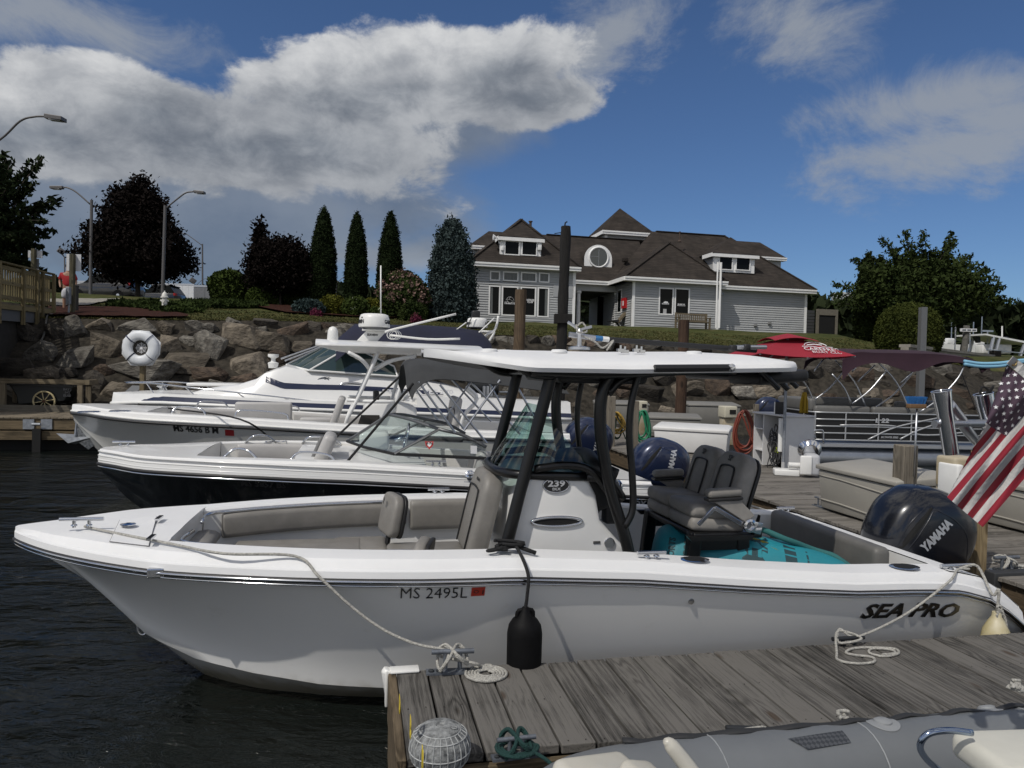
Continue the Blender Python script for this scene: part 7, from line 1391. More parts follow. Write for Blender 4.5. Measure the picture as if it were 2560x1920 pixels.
q=at(2539,908,YP-.1);t=thing("tag_disc","round white tag with a black mark hanging on the blue noodles","tag",q,0);b=MB();b.lathe([(.001,0),(.10,0),(.10,.01)],20,M.Rotation(math.pi/2,4,'X'));b.build("disc",letter_white,t);text("mark","1",t,letter_black,(0.01,-.012,0),(1,0,.3),(-.3,0,1),.15,.002,.01)
YF=52;q=at(2470,905,YF);B6=thing("flybridge_boat","far white boat with a long tilted hard top behind the sea wall","boat",(q.x,YF,0),rad(8));k=YF/FPX
def o6(px,py,y=0):p=at(px,py,YF)-V((q.x,YF,0));return V((p.x,y,p.z))
b=MB();b.prism([o6(2445,905),o6(2700,930),o6(2700,990),o6(2500,975)],(0,3.2,0));b.build("hull",gel,B6);b=MB();b.prism([o6(2463,834),o6(2590,855),o6(2590,860),o6(2463,838)],(0,2.8,0));b.build("hard_top",gel,B6)
for a_,c_ in(((2488,841),(2477,888)),((2504,845),(2492,890)),((2575,858),(2560,900))):
 for y in(0.1,2.6):b=MB();b.tube([o6(*a_,y),o6(*c_,y)],.12,8);b.build("top_post",alu,B6)
b=MB();b.tube([o6(2466,873),o6(2580,884)],.05,6);b.tube([o6(2466,884),o6(2470,906)],.05,6);b.tube([o6(2500,890),o6(2600,900)],.09,6);b.build("rail",alu,B6)['kind']="stuff"
for px in(2488,2526,2543):rbox("seat",B6,whitepl,o6(px,872,1),(.8,.8,.7),.1)
b=MB();b.prism([o6(2464,840,1.0),o6(2478,840,1.0),o6(2480,855,1.0),o6(2474,856,1.0)],(0,.3,0));b.build("dish",mat("dark_dish",(.02,.022,.03),.5),B6)
for px,py0,py1,m_ in((2511,825,858,alu),(2553,812,842,whitepl)):b=MB();b.tube([o6(px,py1,1.4),o6(px,py0,1.4)],.05,5);b.build("antenna",m_,B6)
b=MB();b.box(o6(2511,825,1.4),(.9,.1,.12));b.build("radar_bar",alu,B6);b=MB();b.prism([o6(2535,845,2),o6(2590,838,2),o6(2590,852,2)],(0,1,0));b.build("canvas",navyc,B6)
lab7=["small far white boat with two thin masts left of the signboard pile","small far white boat right of the signboard pile"]
for(px,py,lb)in((2365,866,lab7[0]),(2440,868,lab7[1])):
 YY=75;q=at(px,py,YY);t=thing("moored_boat",lb,"boat",q,.2,"small boats moored beyond the sea wall");b=MB();b.add([(-1.6,0,.3),(1.2,-.6,.2),(1.2,.6,.2),(-1,0,-.6),(1.2,-.5,-.6),(1.2,.5,-.6)],[(0,1,2),(3,5,4),(0,3,4,1),(0,2,5,3),(1,4,5,2)]);b.build("hull",gel,t);rbox("cabin",t,gel,(.3,0,.55),(.9,.7,.6),.1)
 for x,h_ in((-.4,2.6),(.6,3.2)):b=MB();b.tube([(x,0,.2),(x,0,h_)],.05,5);b.build("mast",alu,t)
for px,pyt,pyb,w,lab in((2347,837,867,7,"stout white mooring pole leaning behind the sea wall"),(2387,817,874,3,"thin tall white pole left of the signboard"),(2423,832,878,3,"thin leaning white pole right of the signboard pile")):
 YY=48;a,c=at(px+(4 if w>3 else 2),pyt,YY),at(px,pyb+12,YY);b=MB();b.tube([c,a],w*YY/FPX/2,8);tag(b.build("marker_pole",whitet,smooth=40),lab,"pole","white poles beyond the sea wall")
YY=50;q=at(2412,880,YY);t=thing("signboard_pile","grey pile carrying a small white signboard beyond the sea wall","sign",q,0);z1_=at(2412,814,YY).z-q.z;b=MB();b.tube([(-.1,0,-1),(.06,0,z1_)],.2,10);b.build("pile",mat("grey_pile",(.12,.115,.105),.9,var=.3),t);a,c=at(2395,821.5,YY)-q,at(2435,830,YY)-q;b=MB();b.bx(a.x,c.x,-.3,-.22,c.z,a.z);b.build("board",letter_white,t);b=MB();[b.bx(a.x+.12+i*.34,a.x+.12+i*.34+.26,-.31,-.30,(a.z+c.z)/2-.05,(a.z+c.z)/2+.05)for i in range(3)];b.build("print",mat("grey_emblem"),t)["kind"]="stuff"
F1=Fr(-2.19,5.58);B1=fthing("center_console_boat","big white centre console boat nearest the lens, black hard top pipes and taupe seats","boat",F1,"centre console boats")
L1=7.08;b1=bow_curve(1.26,3.3,2.3,.78,.05,L1,.13)
RX=[40,150,382,694,1041,1389,1736,1967,2199,2314,2407,2488,2546,2600];RY=[1346,1394,1431,1451,1455,1446,1460,1479,1484,1478,1481,1504,1551,1610]
z1c=[(x,F1 .zc(x,-b1(x),RX,RY))for x in(.25,.6,1,1.5,2,2.6,3.2,4,4.8,5.6,6.1,6.45,6.7,6.9,7.08)];z1c=[(0,1.035)]+z1c
h1=Hull(F1,L1,b1,lambda x:lerp(x,[c[0]for c in z1c],[c[1]for c in z1c]),0,lambda x:(lerp(x,[-.12,.07,.29,.52,.67,.87,1.08,1.6,2.4,7.1],[1.0,.9,.75,.57,.40,.22,.02,-.3,-.42,-.5]),b1(x)*lerp(x,[0,.5,1.1,2,3.2,5,7.1],[.1,.22,.40,.62,.73,.77,.80]),lerp(x,[0,.3,.8,1.16,1.52,2,2.5,7.1],[1.02,.80,.38,.25,.20,.17,.155,.12])),n=46)
h1 .xs=sorted(set(h1 .xs+[-.115,-.08,-.03,.05,6.2,6.35,6.5,6.6,6.7,6.8,6.88,6.96,7.02]))
hullm=mat("white_hull_gelcoat",(.80,.80,.785),.24,coat=.5,var=.02,vs=.8,dirt=((.56,.54,.49),2.6,.60,.45))
def wl_stain(m):
 """yellow brown scum line just above the water"""
 t=m.node_tree;b=t.nodes['Principled BSDF'];L=t.links.new;src=b.inputs['Base Color'].links[0].from_socket;tc=t.nodes.new('ShaderNodeTexCoord');sp=t.nodes.new('ShaderNodeSeparateXYZ');L(tc.outputs['Object'],sp.inputs[0]);n=t.nodes.new('ShaderNodeTexNoise');L(tc.outputs['Object'],n.inputs['Vector']);n.inputs['Scale'].default_value=7;n.inputs['Detail'].default_value=8
 a=t.nodes.new('ShaderNodeMath');a.operation='MULTIPLY_ADD';L(n.outputs['Fac'],a.inputs[0]);a.inputs[1].default_value=-.16;L(sp.outputs[2],a.inputs[2]);r=t.nodes.new('ShaderNodeMapRange');r.interpolation_type='SMOOTHSTEP';L(a.outputs[0],r.inputs[0]);r.inputs[1].default_value=.17;r.inputs[2].default_value=-.04;r.inputs[3].default_value=0;r.inputs[4].default_value=.8;mx_=t.nodes.new('ShaderNodeMix');mx_.data_type='RGBA';L(r.outputs[0],mx_.inputs[0]);L(src,mx_.inputs[6]);mx_.inputs[7].default_value=(.20,.17,.09,1);L(mx_.outputs[2],b.inputs['Base Color'])
wl_stain(hullm);h1 .hull(hullm,B1);h1 .rail(B1,blackm,.017);h1 .rail(B1,chrome,.009,.0,"rail_insert",.013);h1 .rail(B1,chrome,.006,-.027,"rail_moulding",.004)
g1=lambda x:.30+.06*max(0,1-x/2);XC,XE=1.0,6.42;FL=.34
h1 .deck(B1,gelt,g1,.10,lambda x:lerp(x,[0,.5,6.3,6.7,7.1],[.085,.115,.115,.14,.15]),XC,XE,FL,gel)
dz1=lambda x:h1 .z(x)+lerp(x,[0,.5,6.3,6.7,7.1],[.085,.115,.115,.14,.15])
q1=lambda px,py,y=0.0:F1 .y(px,py,y)
for s in(-1,1):
 inn=lambda x:h1 .b(x)-g1(x)
 for x0,x1,nm in((1.12,2.62,0),(2.66,3.5,1)):vinyl_strip("coaming_bolster",B1,vinyl,[(x,s*inn(x),dz1(x)-.035+.02*nm)for x in np.linspace(x0,x1,9)],.085,.20 if not nm else .27)
 b=MB();b.tube([(1.06,s*.14,dz1(1)-.02),(1.05,s*(inn(1.1)-.12),dz1(1.0)-.02)]+[(x,s*(inn(x)-.05),dz1(x)-.022)for x in np.linspace(1.3,2.55,7)]+[(2.6,s*(inn(2.6)),dz1(2.6)-.05)],.013,8,smooth=3);b.build("grab_rail",chrome,B1,smooth=True)
 for x in(1.05,1.5,2.1):b=MB();b.tube([(x,s*(inn(x)+.015),dz1(x)-.03),(x,s*(inn(x)-.05),dz1(x)-.022)],.011,6);b.build("rail_bracket",chrome,B1)
 rbox("bow_cushion",B1,vinyl,(1.74,s*.35,.80),(1.0,.44,.10),.035);rbox("bow_locker",B1,gel,(1.78,s*.30,.56),(.9,.36,.40),.03)
 qq=q1(900,1382,.38);x_=qq.x;rbox("bow_seat_cushion",B1,vinyl,(x_,s*.42,qq.z+.02),(.44,.46,.12),.045);rbox("bow_seat_locker",B1,gel,(x_-.02,s*.42,.60),(.42,.44,.44),.03)
 qb=q1(978,1285,.40)+(V((.17,0,-.19))if s<0 else V((0,0,0)));rpad("bow_backrest",B1,vinyl,(qb.x,s*.40,qb.z),.085,.38,.34,.10,.07,.028,rot(0,10,14*s));rpad("backrest_shell",B1,blackm,V((qb.x,s*.40,qb.z))+rot(0,10,14*s)@V((.055,0,0)),.03,.385,.345,.10,.07,.008,rot(0,10,14*s));b=MB();b.tube([(qb.x-.01,s*.4,qb.z-.12),(qb.x-.05,s*.4,qq.z-.1)],.022,8,flat=1.4);b.build("backrest_post",blackm,B1)
 if s>0:text("seat_logo","SP",B1,letter_black,(qb.x-.062,.4,qb.z+.11),(.06,-1,0),(.17,0,1),.07,.001,.002)
b=MB();qq=q1(448,1350,-.25);b.tube([(1.02+.05,-.3,.95),(1.07,0,.95),(1.07,.3,.95)],.1,10,flat=.5);b.build("bow_pad",vinyl,B1,smooth=True)
rbox("bow_base",B1,gel,(1.3,0,.56),(.4,.5,.34),.03)
zz=lambda x,y=0:dz1(x)+.03*(1-(y/max(.2,h1 .b(x)-.085))**2)
hp_=[F1 .z(px,py,dz1(.6)+.03)for px,py in((275,1344),(300,1302),(392,1291),(372,1352))];hq=[V((p.x,p.y,zz(p.x,p.y)+.004))for p in hp_]
b=MB();b.prism(hq,(0,0,.006));b.build("anchor_hatch",gelt,B1,bevel=.004);b=MB();b.tube(hq+[hq[0]],.004,4);b.build("hatch_gap",mat("grey_gap",(.13,.13,.14),.7),B1)
for px,py in((398,1298),(378,1347)):p=F1 .z(px,py,dz1(.7)+.035);b=MB();b.box((p.x,p.y,p.z+.01),(.03,.13,.012));b.build("hinge",chrome,B1)
p=F1 .z(320,1314,dz1(.6)+.035);b=MB();b.lathe([(.05,0),(.05,.006),(.015,.012)],14,M.Translation((p.x,p.y,p.z+.006)));b.build("hatch_latch",chrome,B1)
cb1=F1 .z(204,1318,dz1(.35)+.035);cleat(B1,cb1,.27,.055,0,chrome,False,.013)
for(px,py,y,l)in((1096,1234,1.12,.2),(1634,1424,-1.16,.2),(2400,1436,-1.13,.26),(1961,1305,1.1,.2)):p=q1(px,py,y);p.y=math.copysign(b1(p.x)-.14,y);p.z=dz1(p.x)+.01;cleat(B1,p,l,.035,0,chrome,False,.014)
for px,py,w in((1737,1429,.11),(2266,1440,.12)):p=q1(px,py,-1.1);p=V((p.x,-(b1(p.x)-.17),dz1(p.x)+.010));b=MB();b.lathe([(w*.3,-.03),(w*.62,0),(w*.7,.006),(w*.5,.008)],16,M.Translation((p.x,p.y,p.z))@M.Scale(1.35,4,V((1,0,0))));rh=b.build("rod_holder",chrome,B1,smooth=40);b=MB();b.lathe([(.001,0),(w*.5,0),(w*.5,.003)],14,M.Translation((p.x,p.y,p.z+.008))@M.Scale(1.3,4,V((1,0,0))));b.build("holder_hole",dark,rh)
b=MB();p=q1(391,1428,-h1 .b(.95)-.02);b.box((p.x,p.y,h1 .z(p.x)),(.10,.05,.06));b.build("rail_joint",chrome,B1,bevel=.008)
for px,py,r in((1725,1501,.022),(2505,1539,.026)):
 p=q1(px,py,-1.2);y=-h1 .side_y(p.x,p.z);b=MB();b.lathe([(r*.4,0),(r,.002),(r*.9,.009),(r*.4,.01)],14,M.Translation((p.x,y,p.z))@M.Rotation(math.pi/2,4,'X'));b.build("drain_fitting",blackm if px>2000 else chrome,B1,smooth=40)
p=q1(357,1570,0);b=MB();b.tube([p+V((.035*math.cos(a),0,.05*math.sin(a)))for a in np.linspace(0,6.283,17)[:-1]],.009,6,closed=True);b.build("bow_eye",chrome,B1,smooth=True)
hull_text(h1,"MS 2495L",F1,1084,1484,.112,.405,letter_black,B1,bold=-.001)
o_,fn=hull_text(h1,"-",F1,1195,1479,.05,.05,letter_black,B1,"x");bpy.data.objects.remove(o_);b=MB();b.add([fn(-.042,-.032,0),fn(.042,-.029,0),fn(.042,.034,0),fn(-.042,.031,0)],[(0,1,2,3)]);b.build("registration_sticker",mat("orange_red_sticker",(.48,.045,.025),.5),B1,fix=False)
b=MB();b.tube([fn(-.012+.014*math.cos(a),.002+.011*math.sin(a),.002)for a in np.linspace(0,6.283,13)[:-1]],.0022,4,closed=True);b.add([fn(u,v,.002)for u,v in((.026,-.018),(.034,-.018),(.034,.012),(.026,.012))],[(0,1,2,3)]);b.build("sticker_print",letter_black,B1,fix=False)
hull_text(h1,"SEA PRO",F1,2279,1526,.155,.80,mat("dark_chrome_lettering",(.12,.12,.125),.18,.9),B1,"boat_lettering",.38,.0045,.006)
cpx=[(1262,1415),(1290,1260),(1325,1188),(1448,1186),(1474,1202),(1492,1240),(1502,1300),(1545,1350),(1562,1366),(1578,1415)]
P=[q1(px,py,-.5)for px,py in cpx];P[0].z=P[-1].z=FL;b=MB();b.prism([(p.x,-.5,p.z)for p in P],(0,1.0,0));b.build("console",mat("console_gelcoat",(.70,.70,.69),.3,coat=.3,var=.02),B1,bevel=.035,smooth=40,segs=3)
def disc(px,py,rx,rz,y,m,name,par,th=.008,ring=None):
 c=q1(px,py,y);b=MB();b.prism([(c.x+rx*math.cos(a),y,c.z+rz*math.sin(a))for a in np.linspace(0,6.283,33)[:-1]],(0,-th,0));o=b.build(name,m,par,smooth=40)
 if ring:b=MB();b.tube([(c.x+rx*math.cos(a),y-th*.6,c.z+rz*math.sin(a))for a in np.linspace(0,6.283,41)[:-1]],ring,6,closed=True);b.build(name+"_ring",chrome,o,smooth=True)
 return c
c=disc(1390,1213,.098,.052,-.502,blackm,"model_badge",B1,.01,.006);text("lettering","239",B1,letter_silver,c+V((0,-.014,.012)),(1,0,0),(0,0,1),.062,.001,.002,fit=.13);text("lettering","DLX",B1,letter_silver,c+V((0,-.014,-.027)),(1,0,0),(0,0,1),.026,.001,.001,fit=.062)
disc(1392,1304,.190,.034,-.502,dark,"console_port_light",B1,.006,.013);disc(1523,1357,.037,.037,-.502,chrome,"console_fitting",B1,.014,.005)
c=q1(1492,1356,-.503);rbox("console_label",B1,mat("grey_label_plate",(.06,.06,.062),.5),c,(.055,.006,.02),.002)
rbox("console_seat_base",B1,gel,(2.72,0,.55),(.62,.74,.42),.03);rbox("console_seat",B1,vinyl,(2.74,0,.80),(.62,.68,.12),.045)
qs=q1(1200,1276,0);R12=rot(0,13,0);rpad("console_backrest",B1,vinyl,(qs.x,0,qs.z),.16,.60,.66,.15,.06,.05,R12);rbox("backrest_panel",B1,mat("quilted_taupe",(.19,.18,.165),.5,bump=.6,bs=26),(qs.x-.085,0,qs.z-.07),(.03,.34,.42),.02,R12);b=MB();rr_=[V((qs.x,0,qs.z))+R12@V(p)for p in((-.088,-.2,-.3),(-.09,-.2,.12),(-.09,-.13,.18),(-.09,.13,.18),(-.09,.2,.12),(-.088,.2,-.3))];b.tube(rr_,.007,5,smooth=4);b.build("piping",blackm,B1)
text("seat_logo","SEA PRO",B1,letter_black,V((qs.x,0,qs.z))+R12@V((-.088,-.06,.245)),(0,-1,0),(.22,0,1),.03,.001,.001,fit=.13)
wsb=[q1(1224,1134,.42),q1(1250,1158,0),q1(1310,1180,-.46),q1(1478,1192,-.5)];wst=[q1(1344,985,.36),q1(1352,992,0),q1(1362,1008,-.38),q1(1458,1148,-.47)]
x0_=qs.x+.32
WB=[V((3.85,.5,1.50)),V((3.42,.48,1.51)),V((3.26,.3,1.52)),V((3.22,0,1.52)),V((3.26,-.3,1.52)),V((3.42,-.48,1.52)),V((3.85,-.5,1.51))];WT=[V((3.86,.47,1.60)),V((3.64,.41,1.86)),V((3.56,.26,2.0)),V((3.54,0,2.02)),V((3.56,-.26,2.0)),V((3.64,-.41,1.86)),V((3.86,-.47,1.60))]
b=MB();k_=[cat_rom(WB,4),cat_rom(WT,4)];b.grid([[a.lerp(c,f)for a,c in zip(*k_)]for f in(0,.33,.66,1)]);b.build("windscreen",greeng,B1,smooth=True)
b=MB();b.tube([p+V((-.01,0,0))for p in WB],.035,8,smooth=4);b.tube([V((3.85,-.5,1.51)),V((4.02,-.52,1.48)),V((4.14,-.5,1.34))],.035,8,smooth=4);b.build("windscreen_base",blackp,B1,smooth=True)
b=MB();b.tube([V((3.88,.3,1.56)),V((4.0,0,1.6)),V((3.95,-.42,1.56)),V((4.08,-.5,1.5))],.07,10,smooth=4);b.build("dash_hood",blackm,B1,smooth=True);rbox("dash",B1,blackm,(3.98,0,1.40),(.2,.86,.34),.05,rot(0,-18,0))
c=V((4.22,.05,1.22));b=MB();b.tube([c+rot(0,-62,0)@V((.185*math.cos(a),.185*math.sin(a),0))for a in np.linspace(0,6.283,33)[:-1]],.015,8,closed=True);[b.tube([c,c+rot(0,-62,0)@V((.18*math.cos(a),.18*math.sin(a),-.0))],.011,6)for a in(.5,2.6,4.7)];b.build("steering_wheel",chrome,B1,smooth=True)
rbox("throttle_box",B1,blackm,(4.12,-.32,1.2),(.14,.12,.16),.03);b=MB();b.tube([(4.14,-.32,1.24),(4.2,-.32,1.42)],.014,8);b.build("throttle_lever",chrome,B1)
rbox("console_footwell",B1,mat("charcoal_footwell",(.03,.03,.03),.6),(4.2,0,.62),(.08,.8,.5),.02)
ZT=2.27
def pipes(name,pth,r,y0,y1=None,flat=1.0,n=12,ys=None):
 for s in(-1,1):
  pts_=[]
  for i,(px,py)in enumerate(pth):
   y=ys[i]if ys else y0;p=q1(px,py,-y);pts_.append(V((p.x,s*y,p.z)))
  b=MB();b.tube(pts_,r,n,smooth=5,flat=flat);b.build(name,blackp,B1,smooth=True)
pipes("top_pipe",[(1255,1412),(1290,1270),(1335,1100),(1372,960),(1378,932)],.046,.56,flat=.8)
pipes("top_pipe",[(1578,1412),(1562,1340),(1528,1230),(1506,1120),(1500,1040),(1508,975),(1535,925)],.046,.60,flat=.85)
pipes("top_pipe",[(1562,1318),(1582,1270),(1580,1180),(1573,1090),(1578,1010),(1598,925)],.026,.64)
pipes("top_pipe",[(1335,1172),(1420,1163),(1478,1178),(1522,1232)],.030,.53)
pipes("top_beam",[(1330,925),(1500,932),(1640,926),(1760,921),(1840,921)],.032,.66,flat=1.4);pipes("top_beam",[(1520,985),(1555,950),(1620,934),(1720,926)],.03,.60)
pipes("top_brace",[(1385,940),(1330,935),(1285,910),(1240,895)],.03,.60)
TX0,TX1=2.66,5.36;nx=30
def tw(x):u=x-TX0;return .98*min(1,(u/.62))**.42 if u<.62 else .98*(1-.18*max(0,(x-5.1)/.26)**2)
ez=lambda x:lerp(x,[2.6,3.0,3.3,4.0,4.8,5.62],[2.405,2.345,2.305,2.31,2.335,2.365])
rt_,rb_=[],[]
for x in[TX0+.004+(TX1-TX0)*(i/nx)**1.25 for i in range(nx+1)]:
 w=tw(x);z=ez(x);cr_=.135*min(1,w/.98)**2*(1-.25*max(0,(x-4.75)/.6));row=[V((x,w*u,z+.055+(cr_-.055)*(1-abs(u)**2.0)if abs(u)<.985 else z))for u in(-1,-.984,-.97,-.93,-.8,-.6,-.4,-.2,0,.2,.4,.6,.8,.93,.97,.984,1)]
 for i,p in enumerate(row):
  u=abs(p.y/w);p.z={0:z,16:z,1:z+.020,15:z+.020,2:z+.034,14:z+.034}.get(i,z+.040+(cr_-.040)*(1-u**2.2))
 rt_.append(row);rb_.append([V((x,p.y*.985,z-.028+.045*(1-abs(p.y/w)**4)))for p in row])
b=MB();b.grid(rt_);b.grid([[r[0],q[0]]for r,q in zip(rt_,rb_)]);b.grid([[r[-1],q[-1]]for r,q in zip(rt_,rb_)]);b.grid([rt_[0],rb_[0]]);b.grid([rt_[-1],rb_[-1]]);b.build("hard_top",gelt,B1,smooth=45);b=MB();b.grid(rb_);b.build("hard_top_liner",mat("grey_liner",(.16,.16,.165),.6),B1,smooth=True)
for s in(-1,1):
 b=MB();xa,xb=q1(1636,903,-.98).x,q1(1826,903,-.98).x;b.tube([(xa,s*.985,ez(xa)+.006),(xb,s*.985,ez(xb)+.006)],.026,8);b.build("side_recess",blackm,B1);b=MB();b.lathe([(.012,0),(.03,.004),(.012,.01)],12,M.Translation((xb,s*1.0,ez(xb)+.006))@M.Rotation(math.pi/2*(1 if s<0 else-1),4,'X'));b.build("recess_bolt",chrome,B1)
rbox("electronics_box",B1,blackm,(3.95,0,2.26),(.7,1.1,.12),.04);rbox("crossbar",B1,blackp,(5.2,0,2.27),(.08,1.3,.05),.015);rbox("crossbar",B1,blackp,(3.5,0,2.27),(.08,1.2,.05),.015)
for px,py in((1905,948),(1930,950),(1955,946)):p=q1(px,py,-.2-(1955-px)*.01);b=MB();b.tube([p+V((.14,0,-.07)),p+V((-.08,0,.12))],.021,10);b.build("rod_holder",blackp,B1,smooth=40)
p=q1(1945,943,-.55);rbox("speaker_bar",B1,blackm,(p.x,-.4,p.z),(.42,.5,.09),.03,rot(0,-6,0))
for px in(1880,1915):p=q1(px,921,-.4);b=MB();b.lathe([(.001,-.03),(.07,-.025),(.085,0)],14,M.Translation(p));b.build("spreader_light",gel,B1,smooth=True)
for px,py in((1224,870),(1398,872),(1735,876)):p=q1(px,py,-.5);b=MB();b.lathe([(.06,-.03),(.058,-.012),(.05,-.006),(.01,-.004)],16,M.Translation(p));b.build("top_bolt_cap",gelt,B1,smooth=40)
for px,py in((1551,880),(1562,883),(1591,880),(1603,883)):p=q1(px,py,-.55);b=MB();b.box((p.x,p.y,p.z+.012),(.05,.035,.024));b.tube([p,p+V((0,0,.05))],.008,6);b.build("top_fitting",chrome,B1)
p=q1(1448,868,0.0);b=MB();b.lathe([(.09,-.02),(.09,0),(.02,.012),(.016,.1),(.03,.12),(.012,.15)],14,M.Translation(p));b.tube([p+V((-.1,0,.2)),p+V((.0,0,.14)),p+V((.1,0,.17))],.012,6);b.build("antenna_mount",alu,B1,smooth=40);b=MB();b.tube([p+V(a)for a in((.0,0,.1),(.12,-.02,.05),(.2,0,.0),(.27,-.05,.06),(.2,-.1,-.02))],.008,6,smooth=5);b.tube([p+V(a)for a in((-.04,0,.15),(.03,.03,.2),(.06,0,.13),(-.02,-.03,.12),(-.03,0,.18))],.008,6,smooth=5);b.build("antenna_lead",ropew,B1,smooth=True)
bh=fthing("boat_hook","black boat hook pole with blue band lying across the nearest hard top","boat hook",F1)
for a,c,m_,n_ in(((1422,836),(1488,845),alu,"tip"),((1488,845),(1506,847),mat("blue_tape",(.03,.15,.35),.5),"band"),((1506,847),(1522,849),whitepl,"band"),((1522,849),(1890,876),blackm,"shaft")):b=MB();b.tube([q1(*a,.1),q1(*c,.1)],.022,8);b.build(n_,m_,bh,smooth=40)
for px,py in((1832,870),(1866,868)):p=q1(px,py,-.1);rbox("light_bar_bracket",B1,blackm,p,(.06,.06,.05),.015)
b=MB();b.tube([q1(1840,868,-.1),q1(1915,868,-.1)],.018,8);b.build("light_bar",alu,B1)
X0=q1(1690,1290,0).x-.09;zs1=q1(1690,1290,0).z-.015;SW=.46
for s in(-1,1):
 yc=s*SW/2;rbox("seat_lower",B1,vinyld,(X0+.24,yc,zs1+.03),(.46,SW-.01,.11),.04,rot(0,4,0));rbox("seat_upper",B1,vinyld,(X0+.23,yc,zs1+.135),(.45,SW-.01,.115),.045,rot(0,4,0))
 bc=V((X0+.47,yc,zs1+.35));Rb=rot(0,17,0);rpad("backrest",B1,vinyld,bc,.14,SW-.008,.46,.13,.05,.045,Rb);rpad("backrest_shell",B1,blackm,bc+Rb@V((.075,0,-.01)),.028,SW,.46,.13,.05,.01,Rb)
 b=MB();b.tube([bc+Rb@V(p)for p in((-.077,-.12,-.22),(-.079,-.115,.05),(-.079,-.07,.10),(-.079,.07,.10),(-.079,.115,.05),(-.077,.12,-.22))],.008,5,smooth=4);b.build("piping",blackm,B1);text("seat_logo","SP",B1,letter_black,bc+Rb@V((-.078,0,.165)),(0,-1,0),(.3,0,1),.065,.001,.002)
 y_=s*(SW+.05);ar=V((X0+.24,y_,zs1+.30));rbox("arm_rest",B1,vinyl if s<0 else vinyld,ar,(.29,.095,.07),.03,rot(0,-3,0));rbox("arm_rest_base",B1,blackm,ar+V((0,0,-.047)),(.29,.095,.026),.01,rot(0,-3,0))
 b=MB();b.prism([ar+V((-.1,.0,-.06)),ar+V((.13,0,-.06)),ar+V((.26,0,-.18)),ar+V((.18,0,-.23))],(0,.03*s,0));b.build("arm_bracket",vinyld,B1,bevel=.006)
 b=MB();b.prism([(X0-.06,y_-.02*s,zs1-.03),(X0+.5,y_-.02*s,zs1-.03),(X0+.55,y_-.02*s,zs1+.12),(X0+.53,y_-.02*s,zs1-.0),(X0+.48,y_-.02*s,zs1-.07),(X0-.02,y_-.02*s,zs1-.07)],(0,.04*s,0));b.build("seat_frame",blackp,B1)
 for xa,xb in((X0+.05,X0-.02),(X0+.45,X0+.46)):b=MB();b.bar((xb,s*.43,FL),(xa,s*.43,zs1-.02),.075,.11,(1,0,0));b.build("post_leg",blackp,B1,bevel=.015)
 b=MB();b.bar((X0+.05,s*.43,zs1-.1),(X0+.45,s*.43,zs1-.1),.05,.12);b.bar((X0+.02,s*.43,.78),(X0+.45,s*.43,.78),.045,.10);b.build("post_rail",blackp,B1)
p=V((X0+.02,-SW-.085,zs1+.06));b=MB();b.bar(p,p+V((.13,0,.13)),.015,.03);b.bar(p+V((.13,0,.13)),p+V((.36,0,.0)),.015,.035);b.build("bolster_bracket",chrome,B1,bevel=.004);b=MB();b.lathe([(.001,0),(.04,0),(.052,.01),(.052,.035),(.035,.04),(.03,.015)],20,M.Translation((X0+.44,-SW-.08,zs1+.05))@M.Rotation(math.pi/2,4,'X'));b.build("swivel_knob",chrome,B1,smooth=40);rbox("bracket_plate",B1,chrome,(X0+.50,-SW-.07,zs1+.03),(.13,.012,.09),.004,rot(0,14,0))
rbox("footrest",B1,blackm,(X0-.12,0,.62),(.06,.8,.05),.015);rbox("seat_deck",B1,blackp,(X0+.3,0,zs1-.04),(.58,1.0,.05),.012);rbox("console_step",B1,gel,(4.32,-.3,.55),(.16,.3,.42),.03)
t0,t1=q1(1950,1340,.78),q1(2215,1418,-.66);rows=[]
b=MB();zb_=q1(1960,1314,.75).z;b.bar((6.28,.86,.79),(6.24,-.70,.79),.15,.34);b.build("stern_bench",mat("slate_grey_vinyl",(.115,.112,.105),.5,var=.1,bump=.12,bs=160),B1,bevel=.05,smooth=40,segs=3)
for px,py in((2273,1422),(2305,1422)):p=F1 .z(px,py,dz1(6.5)+.012);b=MB();b.box((p.x,p.y,p.z),(.09,.03,.012));b.build("hinge",chrome,B1)
rbox("motor_well",B1,gel,(6.80,0,.50),(.5,1.0,.28),.04)
PR=[(0,-.02,.60,.20),(.07,-.12,.72,.25),(.20,-.17,.80,.28),(.36,-.16,.83,.29),(.50,-.10,.80,.285),(.62,-.02,.70,.26),(.70,.09,.57,.21),(.75,.18,.44,.15),(.77,.26,.36,.05)]
mq=q1(2170,1420,0);outboard(B1,6.84,0,.565,black_cowl,1.0,0,True,mat("grey_silver_lettering",(.42,.44,.47),.35,.3),PR,(rad(43),.265,.375,.115,.36))
teal=mat("teal_tube_cover",(.012,.20,.25),.55,var=.12,vs=2,bump=.15,bs=30);tf=fthing("inflatable_tube","teal towable inflatable with dark lettering lying in the cockpit under the seats","inflatable",F1)
ta,tb_=V((X0-.1,-.02,.75)),V((6.05,-.60,.56));prf=[.05,.2,.29,.30,.29,.28,.26,.21,.06]
b=MB();tp_=[ta.lerp(tb_,f)+V((0,0,.05*math.sin(f*3.1)))for f in(-.02,.0,.06,.3,.5,.7,.9,.98,1.0)];b.tube(tp_,prf,28,smooth=4);b.build("tube_body",teal,tf,smooth=True);td=(tb_-ta).normalized();tn=V((td.y,-td.x,0));tn=tn if tn.y<0 else-tn
